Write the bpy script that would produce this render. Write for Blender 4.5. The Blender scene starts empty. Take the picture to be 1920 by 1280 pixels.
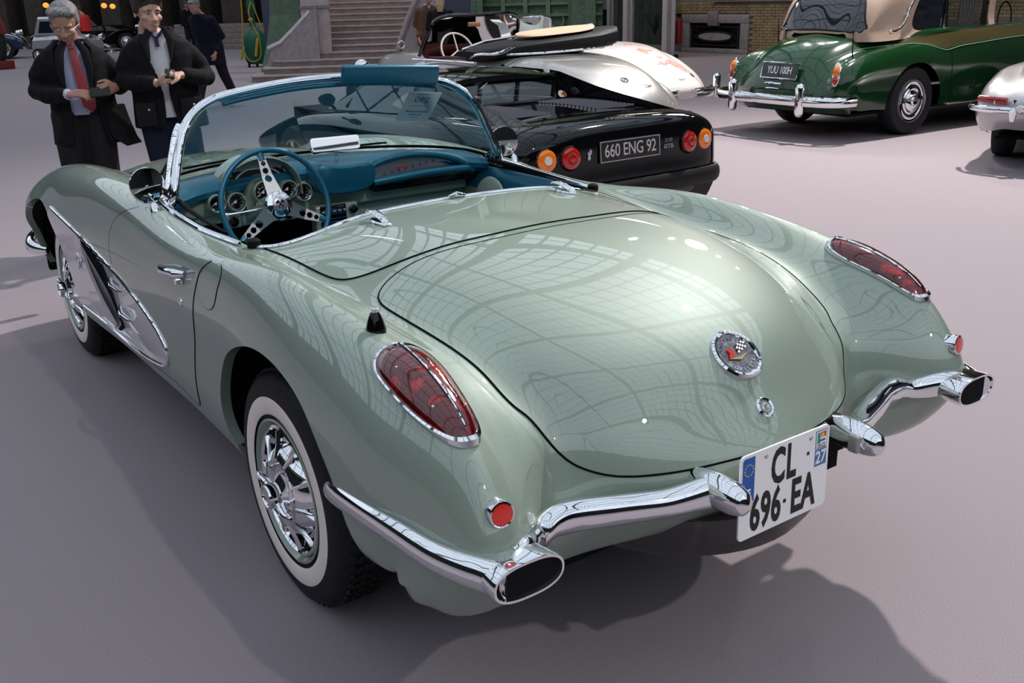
import bpy, bmesh, math, random
import numpy as np
from mathutils import Vector, Matrix, Euler
from mathutils.bvhtree import BVHTree
random.seed(7); np.random.seed(7)
SC = bpy.context.scene
COL = SC.collection
PI = math.pi
R = math.radians

# ------------------------------------------------------------------ camera, world, light, exposure
cam_d = bpy.data.cameras.new('camera'); cam = bpy.data.objects.new('camera', cam_d); COL.objects.link(cam)
SC.camera = cam
_yaw, _pit, _rol = R(34.78079698), R(19.36834002), R(-1.51742647)
_f = Vector((math.sin(_yaw)*math.cos(_pit), math.cos(_yaw)*math.cos(_pit), -math.sin(_pit)))
_r0 = Vector((math.cos(_yaw), -math.sin(_yaw), 0)); _u0 = _r0.cross(_f)
_r = _r0*math.cos(_rol)+_u0*math.sin(_rol); _u = -_r0*math.sin(_rol)+_u0*math.cos(_rol)
cam.matrix_world = Matrix(((_r.x,_u.x,-_f.x,-1.66206515),(_r.y,_u.y,-_f.y,-2.34881225),(_r.z,_u.z,-_f.z,1.6038236),(0,0,0,1)))
cam_d.sensor_width = 36; cam_d.lens = 36*1848.227/1920; cam_d.clip_end = 400; cam_d.clip_start = .05

SC.view_settings.view_transform = 'Standard'; SC.view_settings.look = 'None'
SC.view_settings.gamma = 1; SC.view_settings.use_curve_mapping = False
SC.view_settings.exposure = 0.0
world = bpy.data.worlds.new('overcast_sky'); SC.world = world; world.use_nodes = True
_bg = world.node_tree.nodes['Background']; _bg.inputs[0].default_value = (.80, .88, 1.0, 1); _bg.inputs[1].default_value = SKY = 1.15

def lamp(kind, name, loc, target, power, color, size=.3, spot=None, blend=.3):
    d = bpy.data.lights.new(name, kind); d.energy = power; d.color = color
    if kind == 'SPOT': d.shadow_soft_size = size; d.spot_size = spot; d.spot_blend = blend
    elif kind == 'AREA': d.size = size
    elif kind == 'SUN': d.angle = size
    else: d.shadow_soft_size = size
    o = bpy.data.objects.new(name, d); COL.objects.link(o); o.location = loc
    v = Vector(target)-Vector(loc); o.rotation_euler = v.to_track_quat('-Z','Y').to_euler()
    return o
lamp('SPOT', 'key_floodlight', (11.0,4.2,12.0), (4.6,1.4,0), 11500, (1,.95,.90), .22, R(80), 1.0)
lamp('SPOT', 'row_floodlight', (12.2,8.3,6.7), (2.5,0,.5), 900, (1,.94,.86), .5, R(80), 1.0)
lamp('SPOT', 'rear_floodlight', (.8,-10,10), (0,-.5,.8), 1300, (1,.97,.92), .15, R(40), .8)
lamp('AREA', 'wall_fill_light', (16.3,15.5,7.6), (17.8,15.5,1), 110, (1,.90,.76), 1.5)  # added fill without a fixture, brightens the right wall and kiosk
lamp('AREA', 'staircase_fill_light', (5.5,16.5,9.5), (8.6,19.5,.5), 110, (1,.90,.84), 1.5)  # unseen lamp added to lift the stone steps
lamp('AREA', 'screen_fill_light', (11,18,8.5), (14.5,24,.8), 260, (1,.93,.82), 1.5)  # extra lamp, added only to light the green iron screen

# ------------------------------------------------------------------ materials
def mat(name, col, rough=.5, metal=0., coat=0., coat_rough=.03, spec=.5, trans=0., ior=1.45, alpha=1., emit=None, estr=0.):
    m = bpy.data.materials.new(name); m.use_nodes = True
    p = m.node_tree.nodes['Principled BSDF']; I = p.inputs
    I['Base Color'].default_value = (*col, 1); I['Roughness'].default_value = rough; I['Metallic'].default_value = metal
    I['Coat Weight'].default_value = coat; I['Coat Roughness'].default_value = coat_rough
    I['Specular IOR Level'].default_value = spec; I['Transmission Weight'].default_value = trans; I['IOR'].default_value = ior
    I['Alpha'].default_value = alpha
    if emit: I['Emission Color'].default_value = (*emit, 1); I['Emission Strength'].default_value = estr
    m.diffuse_color = (*col, 1)
    return m
def noisy(m, scale=40., amt=.15, bump=0., bdist=.002, detail=4., stretch=None, c2=None, lo=.35, hi=.65):
    nt = m.node_tree; N = nt.nodes; L = nt.links; p = N['Principled BSDF']
    tc = N.new('ShaderNodeTexCoord'); src = tc.outputs['Object']
    if stretch:
        mp = N.new('ShaderNodeMapping'); mp.inputs['Scale'].default_value = stretch; L.new(src, mp.inputs[0]); src = mp.outputs[0]
    nz = N.new('ShaderNodeTexNoise'); nz.inputs['Scale'].default_value = scale; nz.inputs['Detail'].default_value = detail; L.new(src, nz.inputs['Vector'])
    c = list(p.inputs['Base Color'].default_value)
    cr = N.new('ShaderNodeValToRGB'); cr.color_ramp.elements[0].position = lo; cr.color_ramp.elements[1].position = hi
    a = [max(0, x*(1-amt)) for x in c[:3]]; b = [min(1, x*(1+amt)) for x in c[:3]] if c2 is None else list(c2)
    cr.color_ramp.elements[0].color = (*a, 1); cr.color_ramp.elements[1].color = (*b, 1)
    L.new(nz.outputs['Fac'], cr.inputs[0]); L.new(cr.outputs[0], p.inputs['Base Color'])
    if bump:
        bp = N.new('ShaderNodeBump'); bp.inputs['Strength'].default_value = bump; bp.inputs['Distance'].default_value = bdist
        L.new(nz.outputs['Fac'], bp.inputs['Height']); L.new(bp.outputs[0], p.inputs['Normal'])
    return m
M = {}
M['paint'] = mat('seafoam_paint', (.255,.315,.262), .52, .18, 1., .012, spec=.3)
M['paint'].node_tree.nodes['Principled BSDF'].inputs['Coat IOR'].default_value = 1.72
M['cove'] = mat('silver_white_paint', (.66,.62,.66), .35, .25, 1., .03)
M['chrome'] = mat('chrome', (.86,.87,.90), .045, 1.)
M['chrome_dull'] = mat('brushed_metal', (.62,.60,.60), .3, 1.)
M['black'] = mat('gloss_black', (.003,.003,.004), .05, 0, 0., spec=.45)
M['matte'] = mat('matte_black', (.006,.006,.007), .8, 0, 0, spec=.15)
M['rubber'] = noisy(mat('tyre_rubber', (.012,.012,.014), .62, spec=.35), 60, .3, .3, .001)
M['white_rubber'] = mat('whitewall_rubber', (.92,.82,.76), .5)
M['glass'] = mat('windshield_glass', (.80,.93,.94), .0, 0, 0, trans=1., ior=1.45)
M['teal'] = noisy(mat('teal_vinyl', (.010,.125,.205), .32, .35, .25, .25), 300, .12, .08, .0006)
M['red_lens'] = mat('red_lens', (.24,.003,.006), .08, 0, 1., spec=.5)
M['red_ref'] = mat('red_reflector', (.70,.02,.008), .15, 0, 1.)
M['seam'] = mat('panel_gap_shadow', (.004,.005,.005), .9, spec=.1)  # black surface beads, their colour standing in for shade inside the panel gaps
M['interior'] = mat('pale_green_trim', (.33,.40,.33), .42, .2, .3, .2)
M['lamp_glass'] = mat('gauge_glass', (.02,.022,.025), .06, 0, 1.)
M['white'] = mat('white_enamel', (.92,.90,.91), .35)
M['ink'] = mat('black_ink', (.006,.006,.006), .5)
M['blue'] = mat('plate_blue', (.01,.10,.42), .4)
M['yellow'] = mat('star_yellow', (.85,.62,.05), .4)
M['red'] = mat('enamel_red', (.65,.02,.015), .3)
M['gold'] = mat('gold_badge', (.75,.55,.25), .25, 1.)

# ------------------------------------------------------------------ object helpers
def link(o): COL.objects.link(o); return o
def empty(name, loc=(0,0,0), rotz=0., label=None, cat=None, group=None):
    o = link(bpy.data.objects.new(name, None)); o.location = loc; o.rotation_euler = (0,0,rotz); o.empty_display_size = .1
    return tag(o, label, cat, group)
def tag(o, label=None, cat=None, group=None, kind=None):
    if label: o['label'] = label
    if cat: o['category'] = cat
    if group: o['group'] = group
    if kind: o['kind'] = kind
    return o
class MB:
    """collects pieces into ONE mesh"""
    def __init__(s): s.v = []; s.f = []; s.mi = []; s.cur = 0
    def add(s, V, F):
        b = len(s.v); s.v += [tuple(map(float, p)) for p in V]; s.f += [tuple(i+b for i in f) for f in F]; s.mi += [s.cur]*len(F); return s
    def box(s, c, d, rot=None, bev=0.):
        x, y, z = d[0]/2, d[1]/2, d[2]/2
        if bev:
            bev = min(bev, x*.95, y*.95, z*.95)
            prof = []
            V = []; F = []
            # rounded box: 3 nested loops top and bottom
            def loop(ix, zz):
                a, b = x-ix, y-ix; k = min(bev, a, b)*.999
                pts = []
                for cx, cy, a0 in ((a-k,b-k,0),(-a+k,b-k,90),(-a+k,-b+k,180),(a-k,-b+k,270)):
                    for t in (0, 30, 60, 90):
                        q = R(a0+t); pts.append((cx+k*math.cos(q), cy+k*math.sin(q), zz))
                return pts
            rings = []
            for t in (0, 30, 60, 90): q = R(t); rings.append(loop(bev*(1-math.sin(q)), -z+bev*(1-math.cos(q))))
            for t in (90, 60, 30, 0): q = R(t); rings.append(loop(bev*(1-math.sin(q)), z-bev*(1-math.cos(q))))
            n = len(rings[0])
            for r_ in rings: V += r_
            for i in range(len(rings)-1):
                for j in range(n): F.append((i*n+j, i*n+(j+1)%n, (i+1)*n+(j+1)%n, (i+1)*n+j))
            F.append(tuple(range(n-1,-1,-1))); F.append(tuple((len(rings)-1)*n+j for j in range(n)))
        else:
            V = [(-x,-y,-z),(x,-y,-z),(x,y,-z),(-x,y,-z),(-x,-y,z),(x,-y,z),(x,y,z),(-x,y,z)]
            F = [(3,2,1,0),(4,5,6,7),(0,1,5,4),(1,2,6,5),(2,3,7,6),(3,0,4,7)]
        m = (rot.to_matrix() if isinstance(rot, Euler) else rot) if rot is not None else None
        V = [(m @ Vector(p) if m is not None else Vector(p)) + Vector(c) for p in V]
        return s.add(V, F)
    def tube(s, P, r, n=10, closed=False, caps=True, flat=None, up=(0,0,1)):
        """sweep; r radius or list; flat=(a,b) scale of the section or list of them"""
        P = [Vector(p) for p in P]; m = len(P); V = []; F = []
        for i, p in enumerate(P):
            t = (P[(i+1)%m]-P[i-1]) if closed else (P[min(i+1,m-1)]-P[max(i-1,0)])
            t = t.normalized() if t.length > 1e-9 else Vector((0,1,0))
            u_ = Vector(up); 
            if abs(t.dot(u_)) > .97: u_ = Vector((0,1,0)) if abs(t.y) < .9 else Vector((1,0,0))
            a = t.cross(u_).normalized(); b = a.cross(t)
            rr = r[i] if hasattr(r, '__len__') else r
            fl = (1,1) if flat is None else (flat[i] if hasattr(flat[0], '__len__') else flat)
            for k in range(n):
                q = 2*PI*k/n; V.append(p + a*(rr*fl[0]*math.cos(q)) + b*(rr*fl[1]*math.sin(q)))
        for i in range(m if closed else m-1):
            for k in range(n):
                F.append((i*n+k, i*n+(k+1)%n, ((i+1)%m)*n+(k+1)%n, ((i+1)%m)*n+k))
        if caps and not closed: F.append(tuple(range(n-1,-1,-1))); F.append(tuple((m-1)*n+k for k in range(n)))
        return s.add(V, F)
    def lathe(s, prof, c=(0,0,0), axis=(0,0,1), n=32, sx=1., sy=1., mat3=None, caps=True):
        """prof: (radius, height) along axis"""
        ax = Vector(axis).normalized(); q = mat3 if mat3 is not None else ax.to_track_quat('Z','Y').to_matrix()
        V = []; F = []
        for r_, h in prof:
            for k in range(n):
                a = 2*PI*k/n; V.append(q @ Vector((r_*sx*math.cos(a), r_*sy*math.sin(a), h)) + Vector(c))
        for i in range(len(prof)-1):
            for k in range(n): F.append((i*n+k, i*n+(k+1)%n, (i+1)*n+(k+1)%n, (i+1)*n+k))
        if prof[0][0] > 1e-6 and caps: F.append(tuple(range(n-1,-1,-1)))
        if prof[-1][0] > 1e-6 and caps: F.append(tuple((len(prof)-1)*n+k for k in range(n)))
        return s.add(V, F)
    def ball(s, c, r, n=16, m=10):
        r = r if hasattr(r, '__len__') else (r,r,r)
        V = []; F = []
        for i in range(m+1):
            th = PI*i/m
            for k in range(n):
                a = 2*PI*k/n; V.append((c[0]+r[0]*math.sin(th)*math.cos(a), c[1]+r[1]*math.sin(th)*math.sin(a), c[2]-r[2]*math.cos(th)))
        for i in range(m):
            for k in range(n): F.append((i*n+k, i*n+(k+1)%n, (i+1)*n+(k+1)%n, (i+1)*n+k))
        return s.add(V, F)
    def prism(s, pts, h, frame=None):
        """2D outline (ccw) extruded by h along frame z; frame = 4x4 matrix"""
        n = len(pts); V = [Vector((a,b,0)) for a,b in pts]+[Vector((a,b,h)) for a,b in pts]
        if frame is not None: V = [frame @ p for p in V]
        F = [tuple(range(n-1,-1,-1)), tuple(range(n,2*n))]+[(i,(i+1)%n,n+(i+1)%n,n+i) for i in range(n)]
        return s.add(V, F)
    def grid(s, G, closed_u=False, closed_v=False):
        G = np.asarray(G); m, n = G.shape[:2]
        F = [(i*n+j, i*n+(j+1)%n, ((i+1)%m)*n+(j+1)%n, ((i+1)%m)*n+j) for i in range(m if closed_u else m-1) for j in range(n if closed_v else n-1)]
        return s.add(G.reshape(-1,3), F)
    def loft(s, rings, caps=True):
        n = len(rings[0]); V = [p for r_ in rings for p in r_]; F = []
        for i in range(len(rings)-1):
            for k in range(n): F.append((i*n+k, i*n+(k+1)%n, (i+1)*n+(k+1)%n, (i+1)*n+k))
        if caps: F.append(tuple(range(n-1,-1,-1))); F.append(tuple((len(rings)-1)*n+k for k in range(n)))
        return s.add(V, F)
    def build(s, name, m, parent=None, smooth=True, auto=35, weld=True):
        me = bpy.data.meshes.new(name); me.from_pydata(s.v, [], s.f)
        for mm in (m if isinstance(m, (list,tuple)) else [m]): me.materials.append(mm)
        for p, i in zip(me.polygons, s.mi): p.material_index = i
        bm = bmesh.new(); bm.from_mesh(me)
        if weld: bmesh.ops.remove_doubles(bm, verts=bm.verts, dist=1e-6)
        bmesh.ops.recalc_face_normals(bm, faces=bm.faces)
        if smooth:
            lim = R(auto)
            for f in bm.faces: f.smooth = True
            for e in bm.edges: e.smooth = not (len(e.link_faces) == 2 and e.calc_face_angle(0) > lim)
        bm.to_mesh(me); bm.free()
        o = link(bpy.data.objects.new(name, me)); o.parent = parent
        return o
def raw_obj(name, V, F, m, parent=None, smooth=True):
    me = bpy.data.meshes.new(name); me.from_pydata([tuple(p) for p in V], [], [tuple(map(int,f)) for f in F]); me.materials.append(m)
    if smooth: me.polygons.foreach_set('use_smooth', [True]*len(me.polygons))
    o = link(bpy.data.objects.new(name, me)); o.parent = parent; return o
def copy_tree(o, parent=None):
    c = o.copy(); COL.objects.link(c); c.parent = parent
    for ch in o.children: copy_tree(ch, c)
    return c
def text(name, body, size, frame, m, parent=None, depth=.001, align='CENTER', sx=1., mirror=False, bold=0., space=1.):
    cu = bpy.data.curves.new(name, 'FONT'); cu.body = body; cu.size = size; cu.extrude = depth; cu.align_x = align; cu.align_y = 'CENTER'; cu.offset = bold; cu.space_character = space
    cu.resolution_u = 3
    t = bpy.data.objects.new(name, cu); COL.objects.link(t)
    dg = bpy.context.evaluated_depsgraph_get(); me = bpy.data.meshes.new_from_object(t.evaluated_get(dg)); bpy.data.objects.remove(t)
    sc = Matrix.Diagonal((-sx if mirror else sx, 1, 1, 1)); me.transform(frame @ sc)
    me.materials.clear(); me.materials.append(m); me.name = name
    o = link(bpy.data.objects.new(name, me)); o.parent = parent; return o
def frame_on(p, n, up=(0,0,1), spin=0.):
    """4x4: z = n (outward), y as near up as can be"""
    n = Vector(n).normalized(); x = Vector(up).cross(n).normalized(); y = n.cross(x)
    m = Matrix(((x.x,y.x,n.x,p[0]),(x.y,y.y,n.y,p[1]),(x.z,y.z,n.z,p[2]),(0,0,0,1)))
    return m @ Matrix.Rotation(spin, 4, 'Z')

# ------------------------------------------------------------------ splines and nets
def cspline(t, P, tt):
    """C2 natural cubic spline through P (k x d) at knots t, sampled at tt"""
    t = np.asarray(t, float); P = np.asarray(P, float); sh = P.shape[1:]; P = P.reshape(len(t), -1); n = len(t)
    h = np.diff(t); A = np.zeros((n,n)); B = np.zeros((n, P.shape[1])); A[0,0] = A[-1,-1] = 1
    for i in range(1, n-1):
        A[i,i-1] = h[i-1]; A[i,i] = 2*(h[i-1]+h[i]); A[i,i+1] = h[i]
        B[i] = 6*((P[i+1]-P[i])/h[i]-(P[i]-P[i-1])/h[i-1])
    m = np.linalg.solve(A, B); tt = np.asarray(tt, float); i = np.clip(np.searchsorted(t, tt)-1, 0, n-2)
    a = ((t[i+1]-tt)/h[i])[:,None]; b = ((tt-t[i])/h[i])[:,None]; hh = h[i][:,None]
    out = a*P[i]+b*P[i+1]+((a**3-a)*m[i]+(b**3-b)*m[i+1])*hh**2/6
    return out.reshape((len(tt),)+sh)
def knots(P):
    P = np.asarray(P, float); d = np.sqrt(((P[1:]-P[:-1])**2).sum(-1))
    if d.ndim > 1: d = d.mean(axis=1)
    return np.concatenate([[0], np.cumsum(np.maximum(d, 1e-4)**.75)])
def curve(P, n=8):
    P = np.asarray(P, float); t = knots(P); tt = np.concatenate([np.linspace(t[i], t[i+1], n, endpoint=False) for i in range(len(t)-1)]+[[t[-1]]])
    return cspline(t, P, tt)
def curve_closed(P, n=8):
    P = np.asarray(P, float); k = 4; Q = np.concatenate([P[-k:], P, P[:k+1]]); t = knots(Q)
    tt = np.concatenate([np.linspace(t[i], t[i+1], n, endpoint=False) for i in range(k, k+len(P))]); return cspline(t, Q, tt)
def net(half, nr, nc):
    """half: rows x cols x 3 (x>=0, col 0 at x=0) -> mirrored dense grid"""
    H = np.asarray(half, float); mir = H[:, :0:-1]*np.array([-1,1,1]); G = np.concatenate([mir, H], 1)
    t = knots(G); tt = np.concatenate([np.linspace(t[i], t[i+1], nr, endpoint=False) for i in range(len(t)-1)]+[[t[-1]]])
    G = cspline(t, G, tt); G = G.transpose(1,0,2); t = knots(H.transpose(1,0,2)); t = np.concatenate([-t[:0:-1], t])
    tt = np.concatenate([np.linspace(t[i], t[i+1], nc, endpoint=False) for i in range(len(t)-1)]+[[t[-1]]])
    return cspline(t, G, tt).transpose(1,0,2)
def poly_sd(P, pts):
    """signed distance (neg inside) of 2D points P (N x 2) to closed polygon"""
    P = np.asarray(P, float); A = np.asarray(pts, float); B = np.roll(A, -1, 0); best = np.full(len(P), 1e9); ins = np.zeros(len(P), bool)
    for a, b in zip(A, B):
        ab = b-a; L = ab@ab+1e-18; t = np.clip(((P-a)@ab)/L, 0, 1); d = np.hypot(*((P-a)-t[:,None]*ab).T); best = np.minimum(best, d)
        c = (a[1] > P[:,1]) != (b[1] > P[:,1])
        with np.errstate(all='ignore'): xi = (b[0]-a[0])*(P[:,1]-a[1])/((b[1]-a[1]) if abs(b[1]-a[1]) > 1e-12 else 1e-12)+a[0]
        ins ^= c & (P[:,0] < xi)
    return np.where(ins, -best, best)
def cut_grid(G, cuts):
    """G dense grid; cuts: list of fn(V)->signed distance (<0 removed). returns V,F with clean edges"""
    m, n = G.shape[:2]; V = G.reshape(-1,3).copy(); idx = np.arange(m*n).reshape(m,n)
    F = np.stack([idx[:-1,:-1], idx[:-1,1:], idx[1:,1:], idx[1:,:-1]], -1).reshape(-1,4)
    E = np.concatenate([np.stack([idx[:,:-1].ravel(), idx[:,1:].ravel()],1), np.stack([idx[:-1].ravel(), idx[1:].ravel()],1)])
    keep = [tuple(f) for f in F]
    for fn in cuts:
        sd = fn(V); sd[np.abs(sd) < 1e-7] = 0; onc = np.zeros(len(V), bool)
        a, b = E[:,0], E[:,1]; cr = (sd[a]*sd[b]) < 0; V0 = V.copy(); bestt = np.full(len(V), 9.)
        for i, j in E[cr]:
            t = sd[i]/(sd[i]-sd[j])
            if t < .5: k, tt, q = i, t, V0[i]+(V0[j]-V0[i])*t
            else: k, tt, q = j, 1-t, V0[j]+(V0[i]-V0[j])*(1-t)
            if tt < bestt[k]: bestt[k] = tt; V[k] = q; onc[k] = True
        sd[onc] = 0; out = []
        for f in keep:
            s_ = [sd[i] for i in f]
            if min(s_) >= 0: out.append(f); continue
            if max(s_) <= 0: continue
            k = len(f)
            if k == 4:
                for d in (0,1):
                    if s_[d] == 0 and s_[d+2] == 0:
                        for tri in ((f[d], f[(d+1)%4], f[(d+2)%4]), (f[d], f[(d+2)%4], f[(d+3)%4])):
                            if min(sd[i] for i in tri) >= 0: out.append(tri)
                        break
        keep = out
    used = sorted({i for f in keep for i in f}); mp = {k: i for i, k in enumerate(used)}
    return V[used], [tuple(mp[i] for i in f) for f in keep]
class Skin:
    """ray-castable finished surface, gives positions and smooth normals"""
    def __init__(s, V, F):
        s.V = [Vector(p) for p in V]; s.F = F; s.b = BVHTree.FromPolygons(s.V, F)
        me = bpy.data.meshes.new('tmp'); me.from_pydata(s.V, [], F); s.N = [v.normal.copy() for v in me.vertices]; bpy.data.meshes.remove(me)
    def hit(s, o, d):
        p, n, i, _ = s.b.ray_cast(Vector(o), Vector(d).normalized())
        if p is None: return None, None
        f = s.F[i]; w = [1/((s.V[k]-p).length+1e-6)**2 for k in f]; nn = sum((s.N[k]*x for k, x in zip(f, w)), Vector())/sum(w); nn.normalize()
        if nn.dot(Vector(d)) > 0: nn = -nn
        return p, nn
    def top(s, x, y): return s.hit((x,y,3), (0,0,-1))
    def side(s, y, z, sg=-1, x0=3): return s.hit((sg*x0,y,z), (-sg,0,0))
    def near(s, p):
        q, n, i, _ = s.b.find_nearest(Vector(p)); f = s.F[i]; nn = sum((s.N[k] for k in f), Vector()).normalized(); return q, nn
def drape(skin, outline, mode, off, name, m, parent, res=.012, sg=-1, edge=.004, cutf=()):
    """panel lying on the skin: outline in (x,y) for mode 'top', (y,z) for 'side'"""
    P = np.asarray(outline, float); lo, hi = P.min(0)-res, P.max(0)+res
    nx, ny = [max(2, int((hi[k]-lo[k])/res)+2) for k in (0,1)]
    X = np.linspace(lo[0], hi[0], nx); Y = np.linspace(lo[1], hi[1], ny); G = np.zeros((ny,nx,3)); G[...,0] = X[None,:]; G[...,1] = Y[:,None]
    V, F = cut_grid(G, [lambda V: -poly_sd(V[:,:2], P)]+list(cutf))
    out = []; nor = []; good = []
    for a, b, _ in V:
        p, n = skin.top(a, b) if mode == 'top' else skin.side(a, b, sg)
        if p is None or (mode == 'side' and abs(p.x) < .70): good.append(False); out.append(Vector()); nor.append(Vector((0,0,1))); continue
        if n.dot(Vector((0,0,1)) if mode == 'top' else Vector((sg,0,0))) < 0: n = -n
        good.append(True); out.append(p+n*off); nor.append(n)
    F = [f for f in F if all(good[i] for i in f)]
    f0 = F[len(F)//2]; g = (out[f0[1]]-out[f0[0]]).cross(out[f0[2]]-out[f0[1]])
    if g.dot(nor[f0[0]]) < 0: F = [tuple(reversed(f)) for f in F]
    # turned-down edge
    cnt = {}
    for f in F:
        for i in range(len(f)):
            e = (f[i], f[(i+1)%len(f)]); cnt[e] = cnt.get(e,0)+1
    bnd = [e for e in cnt if (e[1],e[0]) not in cnt]; extra = {}; V2 = list(out); N2 = list(nor)
    for a, b in bnd:
        for k in (a,b):
            if k not in extra: extra[k] = len(V2); V2.append(out[k]-nor[k]*edge); N2.append(nor[k])
    F2 = list(F)+[(b, a, extra[a], extra[b]) for a, b in bnd]
    o = raw_obj(name, V2, F2, m, parent)
    o.data.normals_split_custom_set_from_vertices([tuple(n) for n in N2])
    return o
def rline(skin, pts, mode, r, name, m, parent, off=0., n=8, sg=-1, closed=False, sub=1, flat=None):
    """bead or seam following the skin"""
    P = []
    for a, b in pts:
        p, q = skin.top(a, b) if mode == 'top' else skin.side(a, b, sg)
        if p is not None: P.append(p+q*off)
    return MB().tube(P, r, n, closed, flat=flat).build(name, m, parent)
M['red_lens_n'] = noisy(mat('red_lens_faceted', (.16,.002,.004), .10, 0, 1., .02, spec=.5), 22, .5, .35, .004, c2=(.55,.012,.008), lo=.52, hi=.75)
M['rusty'] = mat('sooty_pipe', (.03,.025,.022), .7)
M['lamp_clear'] = mat('frosted_lamp', (.30,.27,.26), .15, 0, 1.)
M['tub'] = mat('grey_undertray', (.055,.048,.05), .28)
M['blue2'] = mat('sticker_blue', (.05,.16,.42), .4)
M['green2'] = mat('sticker_green', (.02,.30,.22), .4)
M['badge'] = mat('silver_badge', (.52,.49,.53), .22, .8)
M['mirror'] = mat('mirror_silver', (.75,.72,.72), .01, 1.)
M['carpet'] = noisy(mat('hall_carpet', (.295,.253,.272), .95, spec=.1), 420, .30, .35, .0015, detail=3)
M['silver_panel'] = mat('satin_silver_panel', (.50,.47,.48), .30, .9)
M['interior2'] = mat('pale_green_enamel', (.36,.42,.35), .28, .35, .6, .05)
M['paper'] = mat('white_paper', (.80,.80,.80), .7)
M['ink2'] = mat('grey_print', (.10,.12,.15), .6)
M['dark_glass'] = mat('tinted_glass', (.55,.62,.66), .0, 0, 0, trans=1., ior=1.45)
M['dark_gloss'] = mat('dark_window', (.012,.014,.02), .03, 0, 1.)
M['satin_black'] = mat('satin_black', (.008,.008,.009), .55, spec=.3)
M['amber_lens'] = mat('amber_lens', (.85,.20,.01), .12, 0, 1.)
M['red_lens2'] = mat('red_lamp_lens', (.42,.012,.006), .12, 0, 1.)
M['white_lens'] = mat('clear_lens', (.75,.68,.62), .15, 0, 1.)
M['louvre'] = mat('louvre_grey', (.07,.07,.09), .35, .5)
M['ink_plate'] = mat('black_plate', (.012,.012,.014), .3, 0, .5)
M['plate_silver'] = mat('pressed_silver_characters', (.62,.60,.58), .4, .3)
M['plate_white'] = mat('white_characters', (.80,.80,.78), .4)
M['silver_paint'] = mat('silver_paint', (.40,.385,.38), .33, .55, 1., .03)
M['silver2'] = mat('silver_grey_paint', (.46,.44,.46), .32, .5, 1., .03)
M['maroon'] = mat('maroon_leather', (.10,.012,.012), .4)
M['cream'] = mat('cream_plastic', (.72,.68,.62), .3)
M['dark_chrome'] = mat('dark_chrome', (.10,.09,.09), .12, 1.)
M['wood'] = mat('brown_backing', (.38,.17,.08), .5)
M['beige'] = mat('beige_lining', (.62,.42,.30), .8)
M['worn_white'] = mat('chalky_white_paint', (.76,.70,.68), .35, 0, .6, .1)
M['primer_red'] = noisy(mat('primer_red', (.62,.20,.16), .6), 30, .3, c2=(.75,.42,.36))
M['paper_blue'] = mat('blue_paper', (.08,.20,.42), .6)
M['green_paint'] = mat('dark_green_paint', (.005,.034,.009), .15, 0, .6, .02)
M['olive_paint'] = mat('olive_band_paint', (.065,.055,.022), .25, 0, .6, .02)
M['beige_top'] = noisy(mat('beige_leather_top', (.50,.355,.27), .6), 200, .06, .1)
M['curtain'] = mat('fawn_curtain', (.30,.25,.22), .8)
M['pale_line'] = mat('pale_green_line', (.25,.42,.30), .4)
M['stone'] = noisy(mat('grey_wall_stone', (.16,.14,.13), .8), 3, .15)
M['stone2'] = noisy(mat('moulded_stone', (.23,.20,.20), .75), 8, .12)
M['stone3'] = noisy(mat('framing_stone', (.30,.265,.27), .75), 8, .12)
M['stone_light'] = noisy(mat('pale_stone', (.42,.36,.37), .75), 6, .12)
M['grey_stone'] = noisy(mat('ramp_stone', (.30,.26,.27), .75), 8, .14)
M['pink_stone'] = noisy(mat('pinkish_step_stone', (.235,.185,.18), .75), 5, .18, stretch=(1,1,3))
M['pink_stone2'] = noisy(mat('pale_step_edge', (.33,.27,.26), .7), 5, .15)  # step edges in a paler tone than the risers
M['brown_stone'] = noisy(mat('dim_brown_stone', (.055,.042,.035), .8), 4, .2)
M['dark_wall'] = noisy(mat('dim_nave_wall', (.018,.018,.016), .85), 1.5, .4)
M['yellow_brick'] = noisy(mat('yellow_brick', (.26,.195,.105), .8), 4, .22)
M['iron_black'] = mat('wrought_iron', (.015,.015,.017), .5)
M['iron_green'] = noisy(mat('green_iron_paint', (.075,.125,.085), .45), 6, .15)
M['iron_green2'] = noisy(mat('green_iron_trim', (.10,.16,.11), .45), 6, .15)
M['roof_iron'] = mat('roof_iron_paint', (.09,.13,.11), .6)
M['navy_board'] = mat('navy_board', (.035,.037,.075), .6)
M['navy_post'] = mat('blue_grey_banner', (.055,.065,.11), .6)
M['white_frame'] = mat('white_frame_paint', (.46,.42,.43), .5)
M['red_body'] = mat('extinguisher_red', (.25,.015,.012), .35)
M['leaf'] = mat('dull_leaf', (.03,.07,.04), .5)
M['orange_glow'] = mat('orange_lamp', (1,.25,.03), .4, emit=(1,.20,.03), estr=2.2)
M['bulb'] = mat('floodlight_bulb', (1,1,.95), .4, emit=(1,.96,.88), estr=500)
def _roofglass():
    m = bpy.data.materials.new('roof_glass'); m.use_nodes = True; nt = m.node_tree; N = nt.nodes; N.remove(N['Principled BSDF'])
    t = N.new('ShaderNodeBsdfTransparent'); t.inputs[0].default_value = (.93,.96,.98,1); g = N.new('ShaderNodeBsdfGlossy'); g.inputs['Roughness'].default_value = .05
    x = N.new('ShaderNodeMixShader'); x.inputs[0].default_value = .05; nt.links.new(t.outputs[0], x.inputs[1]); nt.links.new(g.outputs[0], x.inputs[2]); nt.links.new(x.outputs[0], N['Material Output'].inputs[0]); return m
M['roof_glass'] = _roofglass()
M['skin'] = mat('weathered_skin', (.42,.22,.16), .5); M['skin2'] = mat('fair_skin', (.52,.31,.24), .5); M['skin_pink'] = mat('pink_skin', (.60,.28,.25), .5)
M['lips'] = mat('lips', (.34,.13,.11), .5); M['eye_white'] = mat('eye_white', (.62,.60,.58), .3)
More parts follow.
